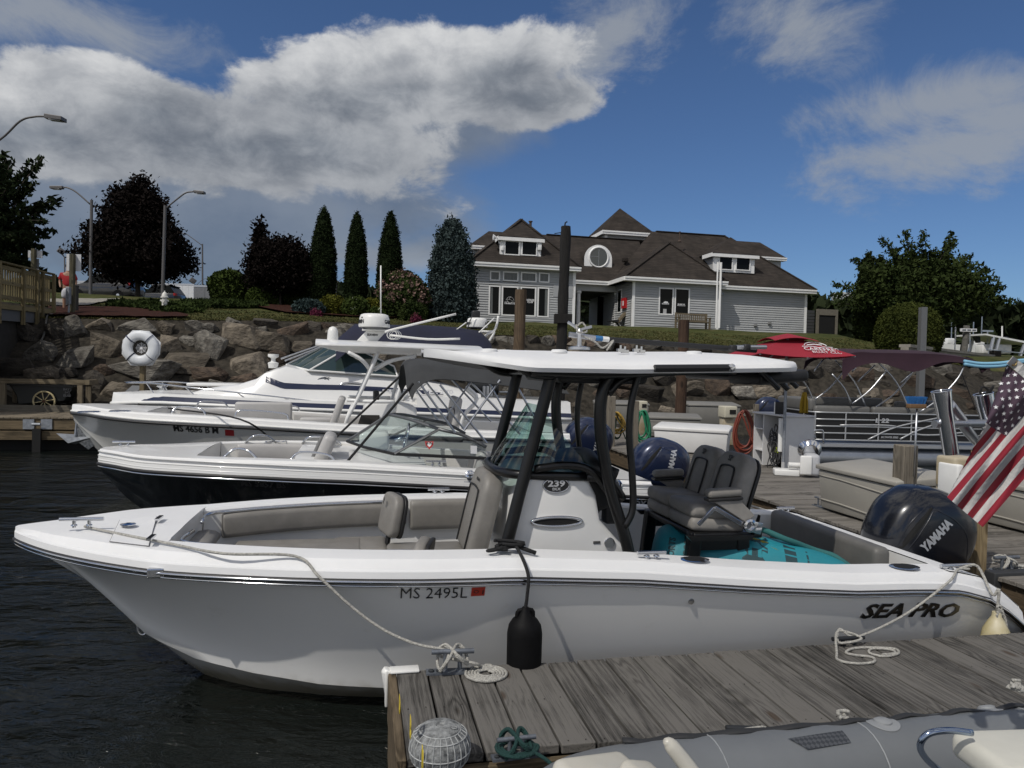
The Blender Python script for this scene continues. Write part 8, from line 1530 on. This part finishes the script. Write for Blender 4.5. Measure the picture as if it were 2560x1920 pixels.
def tfn(f0,up0,ang):
 ca_,sa_=math.cos(ang),math.sin(ang)
 def fn(u,v,h):
  a_,c_=u*ca_-v*sa_,u*sa_+v*ca_;c=ta.lerp(tb_,f0)+td*a_;r=.292+h;th=up0+c_/.31;f=(c-ta).dot(td)/(tb_-ta).length;r*=lerp(f,[0,.3,.7,.9,1],[1,1.03,.97,.93,.7]);return c+tn*(math.cos(th)*r)+V((0,0,math.sin(th)*r+.05*math.sin(f*3.1)))
 return fn
tink=mat("tube_ink",(.012,.045,.055),.6)
text("lettering","SEA",tf,tink,(0,0,0),(1,0,0),(0,1,0),.25,.002,.012,fit=.46,fn=tfn(.50,.75,rad(86)))
for f0,u0 in((.08,.5),(.16,.7),(.88,.6)):text("lettering","SPORTS",tf,tink,(0,0,0),(1,0,0),(0,1,0),.07,.002,.002,fit=.24,fn=tfn(f0,u0,rad(84)))
for f0 in(.70,.76):fn=tfn(f0,0,math.pi/2);b=MB();b.grid([[fn(v,w_,.001)for v in np.linspace(-.05,.45,14)]for w_ in((0,.09)if f0<.72 else(0,.015))]);b.build("print_band",tink,tf)
fm=fthing("foam_mat","wavy yellow and teal foam mat lying against the grey stern bench","mat",F1);ym=mat("yellow_foam",(.30,.26,.02),.8,col2=(.14,.15,.02),vs=4);ff=np.linspace(.30,1.02,40)
def fpos(f,th,o=.012):c=ta.lerp(tb_,f);r=.30*lerp(f,[0,.3,.7,.9,1.02],[1,.97,.9,.75,.45])+o;return c+tn*(math.cos(th)*r)+V((0,0,math.sin(th)*r+.05*math.sin(f*3.1)))
wv=lambda f:1.12+.16*math.sin(f*17)-.35*max(0,f-.75);b=MB();b.grid([[fpos(f,wv(f)+d,.012+(.03 if d>1 else 0))for d in(0,.12,.3,.55,.9,1.3)]for f in ff]);b.build("foam_face",ym,fm,smooth=True,solid=.018);b=MB();b.tube([fpos(f,wv(f)+.42,.05+.02*math.sin(f*14))for f in ff],.024,8);b.build("foam_edge",mat("teal_foam_edge",(.02,.12,.12),.8),fm,smooth=True)
b=MB();p=q1(2010,1405,-.75);b.tube([p,q1(1978,1423,-.8),q1(1962,1432,-.85)],.008,5);b.tube([q1(2036,1393,-.5),p],.006,5);tag(b.build("bungee_cord",blackm),"short black buckle strap on the teal inflatable","strap")
fp=q1(1309,1595,-1.30);fy=-1.325;fd=fthing("fender","black cylindrical fender hanging by a black line on the near hull","fender",F1,"fenders");b=MB();b.lathe([(.05,-.52),(.095,-.46),(.106,-.40),(.108,.04),(.10,.09),(.078,.125),(.045,.15),(.03,.18),(.02,.20)],26,M.Translation((fp.x,fy,fp.z)));b.build("body",rubber,fd,smooth=40)
b=MB();b.tube([(fp.x-.05,fy,fp.z+.13),(fp.x-.04,fy,fp.z+.18),(fp.x+.04,fy,fp.z+.18),(fp.x+.05,fy,fp.z+.13)],.014,8,smooth=3);b.build("eye",rubber,fd,smooth=True)
zd1=dz1(fp.x)+.02;bl=mat("black_line",(.008,.008,.009),.8,bump=.5,bs=150);b=MB();b.tube([(fp.x,fy,fp.z+.18),(fp.x+.01,fy+.0,h1 .z(fp.x)-.08),(fp.x+.015,-h1 .b(fp.x)-.05,h1 .z(fp.x)+.05),(fp.x-.02,-h1 .b(fp.x)+.09,zd1+.03),(fp.x-.03,-h1 .b(fp.x)+.2,zd1+.02)],.011,8,smooth=5)
for i in range(5):a0=i*1.3;b.tube([(fp.x-.06+.09*math.cos(a0+a),-h1 .b(fp.x)+.17+.05*math.sin(a0*2+a),zd1+.02+.02*i*.5)for a in np.linspace(0,4.5,8)],.011,6)
b.tube([(fp.x-.02,-h1 .b(fp.x)+.17,zd1+.03),(fp.x-.17,-h1 .b(fp.x)+.12,zd1+.02),(fp.x-.2,-h1 .b(fp.x)+.14,zd1+.015),(fp.x-.05,-h1 .b(fp.x)+.19,zd1+.02)],.011,6,smooth=4);b.tube([(fp.x,-h1 .b(fp.x)+.15,zd1+.03),(fp.x+.1,-h1 .b(fp.x)+.1,zd1+.0)],.014,6);b.build("line",bl,fd,smooth=True)
p=q1(2474,1568,-1.22);yf=fthing("fender","yellowed pear shaped fender hanging at the near stern corner","fender",F1,"fenders");fy=-1.275;b=MB();b.lathe([(.05,-.26),(.09,-.2),(.098,-.08),(.085,.0),(.05,.07),(.032,.10),(.03,.13)],20,M.Translation((p.x,fy,p.z)));b.build("body",mat("yellowed_vinyl",(.42,.35,.15),.5,col2=(.55,.50,.36),vs=5),yf,smooth=40)
b=MB();zt_=dz1(6.6)+.03;c_=q1(2400,1436,-1.13);b.tube([(p.x,fy,p.z+.12),(p.x,fy-.01,p.z+.3),(p.x-.02,-h1 .b(6.7)-.03,h1 .z(6.6)+.02),(c_.x+.15,-1.13,zt_+.03),(c_.x,c_.y,zt_+.02)],.010,8,smooth=5);[b.tube([(p.x+.02*math.cos(a+i),fy-.02,p.z+.11+.018*i+.02*math.sin(a))for a in np.linspace(0,6,9)],.009,6)for i in range(4)];b.tube([(p.x+.02,fy-.02,p.z+.15),(p.x+.06,fy-.02,p.z+.06),(p.x+.085,fy-.01,p.z-.07)],.010,6,smooth=4);b.build("line",ropew,yf,smooth=True)
FD=Fr(.25,3.28);fd_=fthing("finger_dock","weathered grey plank finger dock in the foreground","dock",FD);DW,DLn=.955,5.5;pw=.184;me=None
for i in range(30):
 if me is None:b=MB();b.bx(0,pw-.013,0,DW,-.045,0);bb=b.build("plank",wood("foreground_plank",(.005,.0048,.0045),(.135,.128,.118),1,1.05,.30,warm=(.05,.032,.02)),fd_,bevel=.005,segs=2);me=bb.data
 else:bb=bpy.data.objects.new("plank",me);COL.objects.link(bb);bb.parent=fd_
 bb.location=(i*pw,R.uniform(-.006,.006),ZD+R.uniform(-.003,.002));bb.rotation_euler=(R.uniform(-.002,.002),R.uniform(-.01,.01),0)
b=MB();
for i in range(30):
 for y in(.03,DW-.03,.48):
  for x in(.04,.135):b.lathe([(.004,0),(.0035,.0015)],6,M.Translation((i*pw+x+R.uniform(-.008,.008),y+R.uniform(-.01,.01),ZD+.001)))
o=b.build("nail_heads",mat("rusty_nail",(.015,.011,.009),.8),fd_);o['kind']="stuff"
endw=wood("end_board_wood",(.03,.022,.013),(.15,.115,.075),1,1,.1);b=MB();b.bx(-.05,-.004,-.01,DW,ZD-.28,ZD-.002);b.build("end_board",endw,fd_,bevel=.006);b=MB();b.bx(-.045,-.01,.0,DW-.02,ZD-.52,ZD-.285);b.build("end_board",endw,fd_)
for y in(-.04,DW+.004):b=MB();b.bx(0,DLn,y,y+.036,ZD-.28,ZD-.05);b.build("fascia_board",timber,fd_)
b=MB();b.bx(.06,DLn,.06,DW-.06,-.3,ZD-.2);b.build("float",dark,fd_)
def fz(px,py,z=ZD):return FD.z(px,py,z)
cp=fz(985,1692);b=MB();A=[(-.075,0),(-.085,-.03),(-.085,-.1),(-.06,-.14)]
b.tube([(-.045,DW+.02,ZD-.14),(-.05,DW+.02,ZD+.0),(-.045,DW+.02,ZD+.012)],[.022,.04,.03],12);b.bx(-.04,.13,DW-.045,DW+.045,ZD+.003,ZD+.016);b.bx(-.066,-.05,DW-.02,DW+.05,ZD-.2,ZD+.01);b.build("corner_bumper",whitepl,fd_,bevel=.006,smooth=40)
yl=mat("yellow_paint_letters",(.55,.42,.03),.6)
for px,py,s_ in((999,1766,"D"),(1026,1822,"B"),(1056,1905,"II")):q=FD.x(px,py,-.051);text("lettering",s_,fd_,yl,q,(0,-1,0),(0,0,1),.10,.001,.003)
q=fz(1131,1681);cleat(fd_,q,.25,.125,rad(-4));c1w=FD.wld(q)
q=fz(1290,1893);cleat(fd_,q,.185,.088,rad(2));c2w=FD.wld(q);q3=fz(2120,1612);cleat(fd_,q3,.24,.045,0,mat("dark_iron",(.03,.033,.038),.6,.5),False,.014);c3w=FD.wld(q3)
def rope(name,label,pts,r=.0095,m=ropew,sm=6,cat="rope",group=None,n=8):
 b=MB();b.tube(pts,r,n,smooth=sm);return tag(b.build(name,m,smooth=True),label,cat,group)
def around(c,L,h,turns,r,seed):
 """figure of eight turns round a cleat"""
 out=[];q=random.Random(seed)
 for i in range(turns):
  for u,v,w in((-.32,-.05,.3),(-.1,-.055,.9),(.12,.05,1.15),(.3,.05,.9),(.34,-.03,.5),(.1,-.055,.95),(-.15,.05,1.2),(-.34,.04,.7)):out.append(c+AX*(u*L)+CX*(v+q.uniform(-.006,.006))+V((0,0,h*w+i*r*1.2)))
 return out
def spiral(c,r0,r1,turns,z,rr,ex=1.0,ph=0.0):
 n=int(turns*16);return[c+AX*((r0+(r1-r0)*i/n)*math.cos(ph+i/16*6.283)*ex)+CX*((r0+(r1-r0)*i/n)*math.sin(ph+i/16*6.283))+V((0,0,z))for i in range(n+1)]
F1w=lambda px,py,x:F1 .wld(F1 .z(px,py,dz1(x)+.025))
path=[F1w(212,1316,.4),F1w(262,1327,.6),F1w(430,1360,1.1),F1w(560,1384,1.5),F1 .wld(V((1.83,-b1(1.83)+.06,dz1(1.83)+.015))),F1 .wld(V((1.98,-b1(1.98)-.02,h1 .z(1.98)+.03)))]
e0,e1=path[-1],c1w+V((-.03,0,.12));path+=[e0 .lerp(e1,f)+V((0,0,-.09*math.sin(f*3.14)))for f in(.25,.5,.75,1)]
cc=gz(1217,1688,ZD);path+=around(c1w,.25,.115,2,.0095,1)+[c1w+AX*.12-CX*.03+V((0,0,.06)),cc+AX*-.02+CX*.085+V((0,0,.02))]+spiral(cc,.115,.035,5,.011,.0095,1.12,1.2)
rope("mooring_rope","white flecked bow rope ending in a flat coil beside the dock cleat",path,.0088)
sc_=F1 .wld(V((q1(2400,1436,-1.13).x-.03,-1.14,dz1(6.6)+.045)));p2_=[sc_+AX*.1,sc_,F1 .wld(V((q1(2380,1448,-1.26).x,-b1(6.4)-.01,dz1(6.4)-.03)))];e0=p2_[-1];e1=c3w+AX*.06+V((0,0,.05));p2_+=[e0 .lerp(e1,f)+V((0,0,-.05*math.sin(f*3.14)))for f in(.3,.6,1)]
G=lambda px,py:gz(px,py,ZD+.01)
p2_+=[c3w+AX*-.03+CX*.05+V((0,0,.09)),c3w+AX*-.09-CX*.03+V((0,0,.03)),c3w+AX*.08-CX*.03+V((0,0,.05)),c3w+AX*-.05+CX*.04+V((0,0,.08)),G(2092,1632),G(2096,1650),G(2140,1659),G(2184,1655),G(2180,1643),G(2140,1638),G(2115,1632),G(2130,1622),G(2170,1619),G(2235,1622),G(2245,1634),G(2210,1641),G(2175,1633),G(2180,1622),G(2225,1624),G(2238,1633),G(2205,1637)]
rope("mooring_rope","white stern rope with loose loops round the low iron cleat",p2_,.0085)
gm=mat("dark_green_rope",(.006,.042,.038),.8,bump=.8,bs=120);path=around(c2w,.185,.085,2,.008,4)+spiral(c2w+V((0,0,.012))+AX*.0,.055,.09,3,.035,.008,1.1)+[c2w+AX*.03-CX*.02+V((0,0,.06)),c2w+AX*.12-CX*.10+V((0,0,.03)),c2w+AX*.17-CX*.17+V((0,0,-.01))]
rope("mooring_rope","dark green rope wrapped round the near dock cleat",path,.0088,gm)
rope("mooring_rope","thin grey line from the far stern cleat past the black outboard",[F1 .wld(q1(1905,1283,1.15)),F1 .wld(V((6.2,1.25,.93))),at(2150,1352,7.9),at(2290,1385,7.6),at(2460,1408,7.1),MD.wld(cl_)+V((0,0,.1))]+around(MD.wld(cl_),.26,.11,1,.01,3)+spiral(MD.wld(cl_)+AX*.22,.05,.12,2,.012,.01),.010)
pc=at(1100,1855,3.22);pcp=thing("pile_cap","weathered ribbed grey pile cap at the near dock corner","pile cap",(pc.x,pc.y,pc.z-.11));k=3.22/FPX;cap=mat("chalky_grey_plastic",(.045,.048,.05),.85,col2=(.30,.31,.31),vs=26,det=12,bump=.5,bs=50);prof=[(.6,-.0),(.78,.016),(.95,.05),(1.0,.085),(.97,.12),(.86,.152),(.66,.172),(.64,.178),(.4,.188),(.16,.19),(.12,.184),(.01,.184)];r_=77*k
b=MB();b.lathe([(r_*a,z)for a,z in prof],40);b.build("cap",cap,pcp,smooth=30)
rib=mat("chalky_rib",(.33,.34,.34),.85,var=.3,vs=30)
for i in range(26):a=i*2*math.pi/26;b=MB();b.tube([(r_*q*1.004*math.cos(a),r_*q*1.004*math.sin(a),z)for q,z in prof[1:7]],.0028,4);b.build("rib",rib,pcp)
for q,z in((.995,.085),(.865,.152),(.67,.172),(.90,.04)):b=MB();b.tube([(r_*q*1.006*math.cos(a),r_*q*1.006*math.sin(a),z)for a in np.linspace(0,6.283,49)[:-1]],.003,4,closed=True);b.build("rib",rib,pcp)
b=MB();b.tube([(r_*.47+.011*math.cos(a),-.02+.011*math.sin(a),.188)for a in np.linspace(0,6.283,13)[:-1]],.002,4,closed=True);b.build("vent_ring",rib,pcp);b=MB();b.tube([(0,0,-.75),(0,0,.02)],r_*.55,16);b.build("pipe",cap,pcp,smooth=40)
rbox("corner_plate",pcp,mat("cleat_steel"),(.15,-.05,-.075),(.34,.2,.012),.003)
TD=Fr(.2,3.0);tg=mat("grey_hypalon",(.135,.145,.155),.55,var=.05,vs=3,bump=.06,bs=200);tdn=fthing("inflatable_tender","grey inflatable tender with cream bow and seat tied along the near side of the dock","boat",TD);TR,TZ_=.215,.40
cl_p=[(5.6,0,TZ_),(3,0,TZ_),(1.6,0,TZ_),(1.0,-.03,TZ_+.005),(.72,-.12,TZ_+.01),(.58,-.32,TZ_+.02),(.54,-.7,TZ_+.03),(.58,-1.05,TZ_+.02),(.75,-1.25,TZ_),(1.6,-1.38,TZ_),(5.6,-1.38,TZ_)]
b=MB();b.tube([V(p)for p in cl_p],TR,28,smooth=6);b.build("tube",tg,tdn,smooth=True);ly=lambda x:-.0
def on_tube(px,py):
 """first hit of the pixel's ray on the near dock tube"""
 d=ray(px,py);o=TD.loc(CP);dd=TD.loc(CP+d)-o;a_=dd.y**2+dd.z**2;oz=o.z-TZ_;b_=2*(o.y*dd.y+oz*dd.z);c_=o.y**2+oz**2-(TR+.004)**2;D=b_*b_-4*a_*c_;k_=(-b_-math.sqrt(max(0,D)))/(2*a_);return o+dd*k_
def tpatch(name,pts,m,n=8,off=.004):
 P=[on_tube(*p)for p in pts];A_=[(p.x,math.atan2(p.y,p.z-TZ_))for p in P];rows=[]
 for v in np.linspace(0,1,n):
  r=[]
  for u in np.linspace(0,1,n):
   x=(A_[0][0]*(1-u)+A_[1][0]*u)*(1-v)+(A_[3][0]*(1-u)+A_[2][0]*u)*v;a=(A_[0][1]*(1-u)+A_[1][1]*u)*(1-v)+(A_[3][1]*(1-u)+A_[2][1]*u)*v;r.append(V((x,(TR+off)*math.sin(a),TZ_+(TR+off)*math.cos(a))))
  rows.append(r)
 b=MB();b.grid(rows);return b.build(name,m,tdn,smooth=True)
pad=bpy.data.materials.new("diamond_pad");pad.use_nodes=True;nt_=pad.node_tree;bs_=nt_.nodes['Principled BSDF'];bs_.inputs['Base Color'].default_value=(.035,.04,.047,1);bs_.inputs['Roughness'].default_value=.8;tc_=nt_.nodes.new('ShaderNodeTexCoord');mp_n=nt_.nodes.new('ShaderNodeMapping');mp_n.inputs['Rotation'].default_value=(0,0,.785);mp_n.inputs['Scale'].default_value=(60,60,0);ck_=nt_.nodes.new('ShaderNodeTexChecker');ck_.inputs['Scale'].default_value=1;nt_.links.new(tc_.outputs['Object'],mp_n.inputs[0]);nt_.links.new(mp_n.outputs[0],ck_.inputs['Vector']);bp_=nt_.nodes.new('ShaderNodeBump');bp_.inputs['Strength'].default_value=.8;bp_.inputs['Distance'].default_value=.004;nt_.links.new(ck_.outputs['Fac'],bp_.inputs['Height']);ck_.inputs['Color1'].default_value=(.028,.032,.04,1);ck_.inputs['Color2'].default_value=(.06,.066,.076,1);nt_.links.new(ck_.outputs['Color'],bs_.inputs['Base Color']);nt_.links.new(bp_.outputs[0],bs_.inputs['Normal'])
tpatch("tread_pad",[(1970,1846),(2105,1826),(2128,1856),(2020,1874)],pad)
pg_=mat("pale_patch",(.24,.25,.26),.6)
for px,py in((2207,1804),(2462,1760)):
 c=on_tube(px,py);a0=math.atan2(c.y,c.z-TZ_);b=MB();b.grid([[V((c.x+r*math.cos(t),(TR+o)*math.sin(a0+r*math.sin(t)/TR),TZ_+(TR+o)*math.cos(a0+r*math.sin(t)/TR)))for t in np.linspace(0,6.283,29)[:-1]]for r,o in((.078,.001),(.076,.004),(.042,.005),(.040,.013),(.026,.019),(.001,.020))],closeu=True);b.build("handle_patch",pg_,tdn,smooth=40)
for px in(1800,2160,2520):c=on_tube(px,lerp(px,[1568,2560],[1905,1752]));b=MB();b.tube([V((c.x,(TR+.001)*math.sin(a),TZ_+(TR+.001)*math.cos(a)))for a in np.linspace(-1.6,1.2,14)],.004,4);b.build("seam",pg_,tdn)
b=MB();pts=[]
for px in range(1560,2580,24):y=lerp(px,[1560,1773,1885,2031,2105,2212,2373,2560],[1893,1862,1842,1818,1808,1786,1759,1737]);p=TD.y(px,y+4,.04);pts.append(V((p.x,.06+.01*math.sin(px*.05),TZ_+TR*.97+.008*math.sin(px*.045))))
b.tube(pts,.022,8,flat=.35);b.build("rubbing_strake",mat("black_strake",(.02,.021,.023),.7),tdn,smooth=True)
for px,py in((1888,1838),(2113,1785+14),(2540,1722)):p=TD.y(px,py,.1);q=random.Random(px);b=MB();b.tube([p+V((q.uniform(-.045,.045),q.uniform(-.03,.03),q.uniform(-.01,.04)))for _ in range(16)],.009,6,smooth=4);b.build("lashing_knot",ropew,tdn,smooth=True)
p=fz(1862,1836);cleat(fd_,V((p.x,p.y,ZD)),.19,.03,rad(-12),mat("dark_iron"),False,.014)
crm=mat("cream_gelcoat_bow",(.50,.48,.42),.4,var=.05,coat=.3)
p=TD.y(1490,1912,-.2);rbox("bow_cap",tdn,crm,p+V((.02,-.1,-.03)),(.36,.36,.10),.045,rot(0,6,14),4);rbox("bow_locker",tdn,crm,p+V((.16,-.14,.0)),(.16,.2,.09),.04,rot(0,14,10),4)
p=TD.y(1690,1892,-.33);b=MB();b.tube([p+V((-.05,0,.07)),p+V((-.02,0,.045)),p+V((.06,-.03,-.06)),p+V((.12,-.05,-.16))],[.012,.03,.036,.03],12,smooth=4);b.build("bow_horn",crm,tdn,smooth=True)
sp0=TD.y(2475,1882,-.55);rbox("seat_cushion",tdn,mat("cream_vinyl",(.54,.53,.47),.5,var=.04),(sp0 .x+.14,-.60,sp0 .z-.02),(.46,.34,.12),.045,rot(0,0,-6),4)
b=MB();P=[(2362,1935),(2318,1900),(2300,1865),(2320,1835),(2370,1826),(2430,1832)];b.tube([TD.y(px,py,-.46-.015*i)for i,(px,py)in enumerate(P)],.0135,10,smooth=5);b.build("grab_handle",mat("blued_steel",(.30,.36,.46),.12,1.0),tdn,smooth=True)
b=MB();b.bx(.7,5.5,-1.2,-.18,.22,.26);b.build("floor",mat("grey_floor",(.12,.125,.13),.7),tdn)
FLY=2.62;rk=thing("rod_holder_rack","polished steel rod holders on a pipe frame at the right edge","rod holder",at(2400,1060,FLY));o_=at(2400,1060,FLY)
def w_(px,py,Y=FLY):return at(px,py,Y)-o_
for(x0,y0,x1,y1,Y)in((2353,978,2378,1135,FLY),(2458,985,2502,1200,FLY+.1)):
 a,c=w_(x0,y0,Y),w_(x1,y1,Y);d=c-a;b=MB();pp0=[a,a+d*.12,a+d*.3,a+d*.98,c];b.tube(pp0,[.033,.0315,.027,.0265,.026],26,caps=False);b.tube([a+d*.01,a+d*.4],.0255,20,caps=False);h_=b.build("rod_holder",chrome,rk,smooth=50);b=MB();ux=d.cross(V((0,1,0))).normalized();uy=d.cross(ux).normalized();b.tube([a+ux*.032*math.cos(t)+uy*.032*math.sin(t)for t in np.linspace(0,6.283,33)[:-1]],.003,6,closed=True);b.build("lip",chrome,h_,smooth=True)
 b=MB();n_=d.normalized();b.add([a+n_*(.02 if x0<2400 else .06)+ux*.026*math.cos(t)+uy*.026*math.sin(t)for t in np.linspace(0,6.283,25)[:-1]],[tuple(range(24))]);b.build("liner",whitepl if x0<2400 else dark,h_,fix=False)
b=MB();b.tube([w_(2336,1060),w_(2480,1058,FLY+.08)],.0145,14);b.build("crossbar",alu,rk,smooth=40);b=MB();b.tube([w_(2372,1010,FLY+.03),w_(2400,1048,FLY+.05),w_(2420,1078,FLY+.06),w_(2450,1112,FLY+.1),w_(2500,1150,FLY+.16),w_(2640,1210,FLY+.2)],[.02,.022,.019,.016,.016,.016],14,smooth=4);b.build("support_pipe",alu,rk,smooth=True)
b=MB();q=random.Random(2);b.tube([w_(2448,1000,FLY+.1),w_(2455,968,FLY+.1),w_(2470,975,FLY+.1),w_(2462,990,FLY+.1),w_(2484,965,FLY+.1),w_(2472,985,FLY+.1)],.004,6,smooth=4);b.build("cord",bl,rk,smooth=True)
fl=thing("flag","small American flag hanging folded at the right edge","flag",at(2500,1100,FLY-.12));o_=at(2500,1100,FLY-.12);red_f=mat("flag_red",(.22,.009,.022),.85,var=.08,vs=8);wht_f=mat("flag_white",(.46,.455,.45),.85,var=.08,vs=9,bump=.4,bs=60);blu_f=mat("flag_blue_canton",(.06,.035,.055),.85,var=.1,vs=7)
def vmin(u):return lerp(u,[0,.4,1],[.0,3.0,6.0])
def fpt(u,v,off=0.0):
 """u 0..1 from the hoist to the fly, v in stripes from the top edge; the slack top edge is folded behind"""
 vm=vmin(u);fold=max(0,vm-v);w=vm+fold*.85 if fold else v;x=2457+(1-u)*226+(w-13)*12.8;y=1318-(1-u)*267+(w-13)*10.8;y+=7*math.sin(u*3.14)*math.sin(w*.5)
 dY=.016*math.sin(w*1.1+u*3)+.010*math.sin(w*2.3-u*6)+.007*math.sin(u*10+w*.6)+(.012+fold*.004 if fold else 0);return at(x,y,FLY-.12+dY-off)-o_
NU=30;b=MB()
for s in range(13):
 for j in range(NU):
  u0,u1=j/NU,(j+1)/NU
  for k_ in range(4):v0,v1=s+k_/4,s+(k_+1)/4;b.add([fpt(u0,v0),fpt(u1,v0),fpt(u1,v1),fpt(u0,v1)],[(0,1,2,3)],2 if(s<7 and u1<=.40)else(0 if s%2==0 else 1))
o=b.build("cloth",[red_f,wht_f,blu_f],fl,smooth=True,fix=True)
b=MB()
for r_ in range(9):
 for c_ in range(11):
  if(r_+c_)%2:continue
  u,v=.40*(c_+.5)/11,7.0*(r_+.5)/9
  if v<vmin(u)+.2:continue
  ct=fpt(u,v,.003);e1=(fpt(u+.02,v,.003)-ct).normalized();e2=(fpt(u,v+.3,.003)-ct);e2=(e2-e1*e2 .dot(e1)).normalized();b.add([ct+(e1*math.cos(a*math.pi/5)+e2*math.sin(a*math.pi/5))*(.0085 if a%2==0 else .0035)for a in range(10)]+[ct],[(a,(a+1)%10,10)for a in range(10)])
b.build("stars",letter_white,fl,fix=False)['kind']="stuff"
b=MB();b.grid([[fpt(-.005,v,.002),fpt(-.075,v,.002)]for v in np.linspace(0,13,14)]);b.build("hoist_band",wht_f,fl,solid=.002);g_=fpt(-.04,.7,.006);b=MB();b.tube([g_+V((.009*math.cos(a),0,.009*math.sin(a)))for a in np.linspace(0,6.283,17)[:-1]],.003,6,closed=True);b.build("grommet",mat("brass",(.4,.3,.15),.35,1),fl,smooth=True)
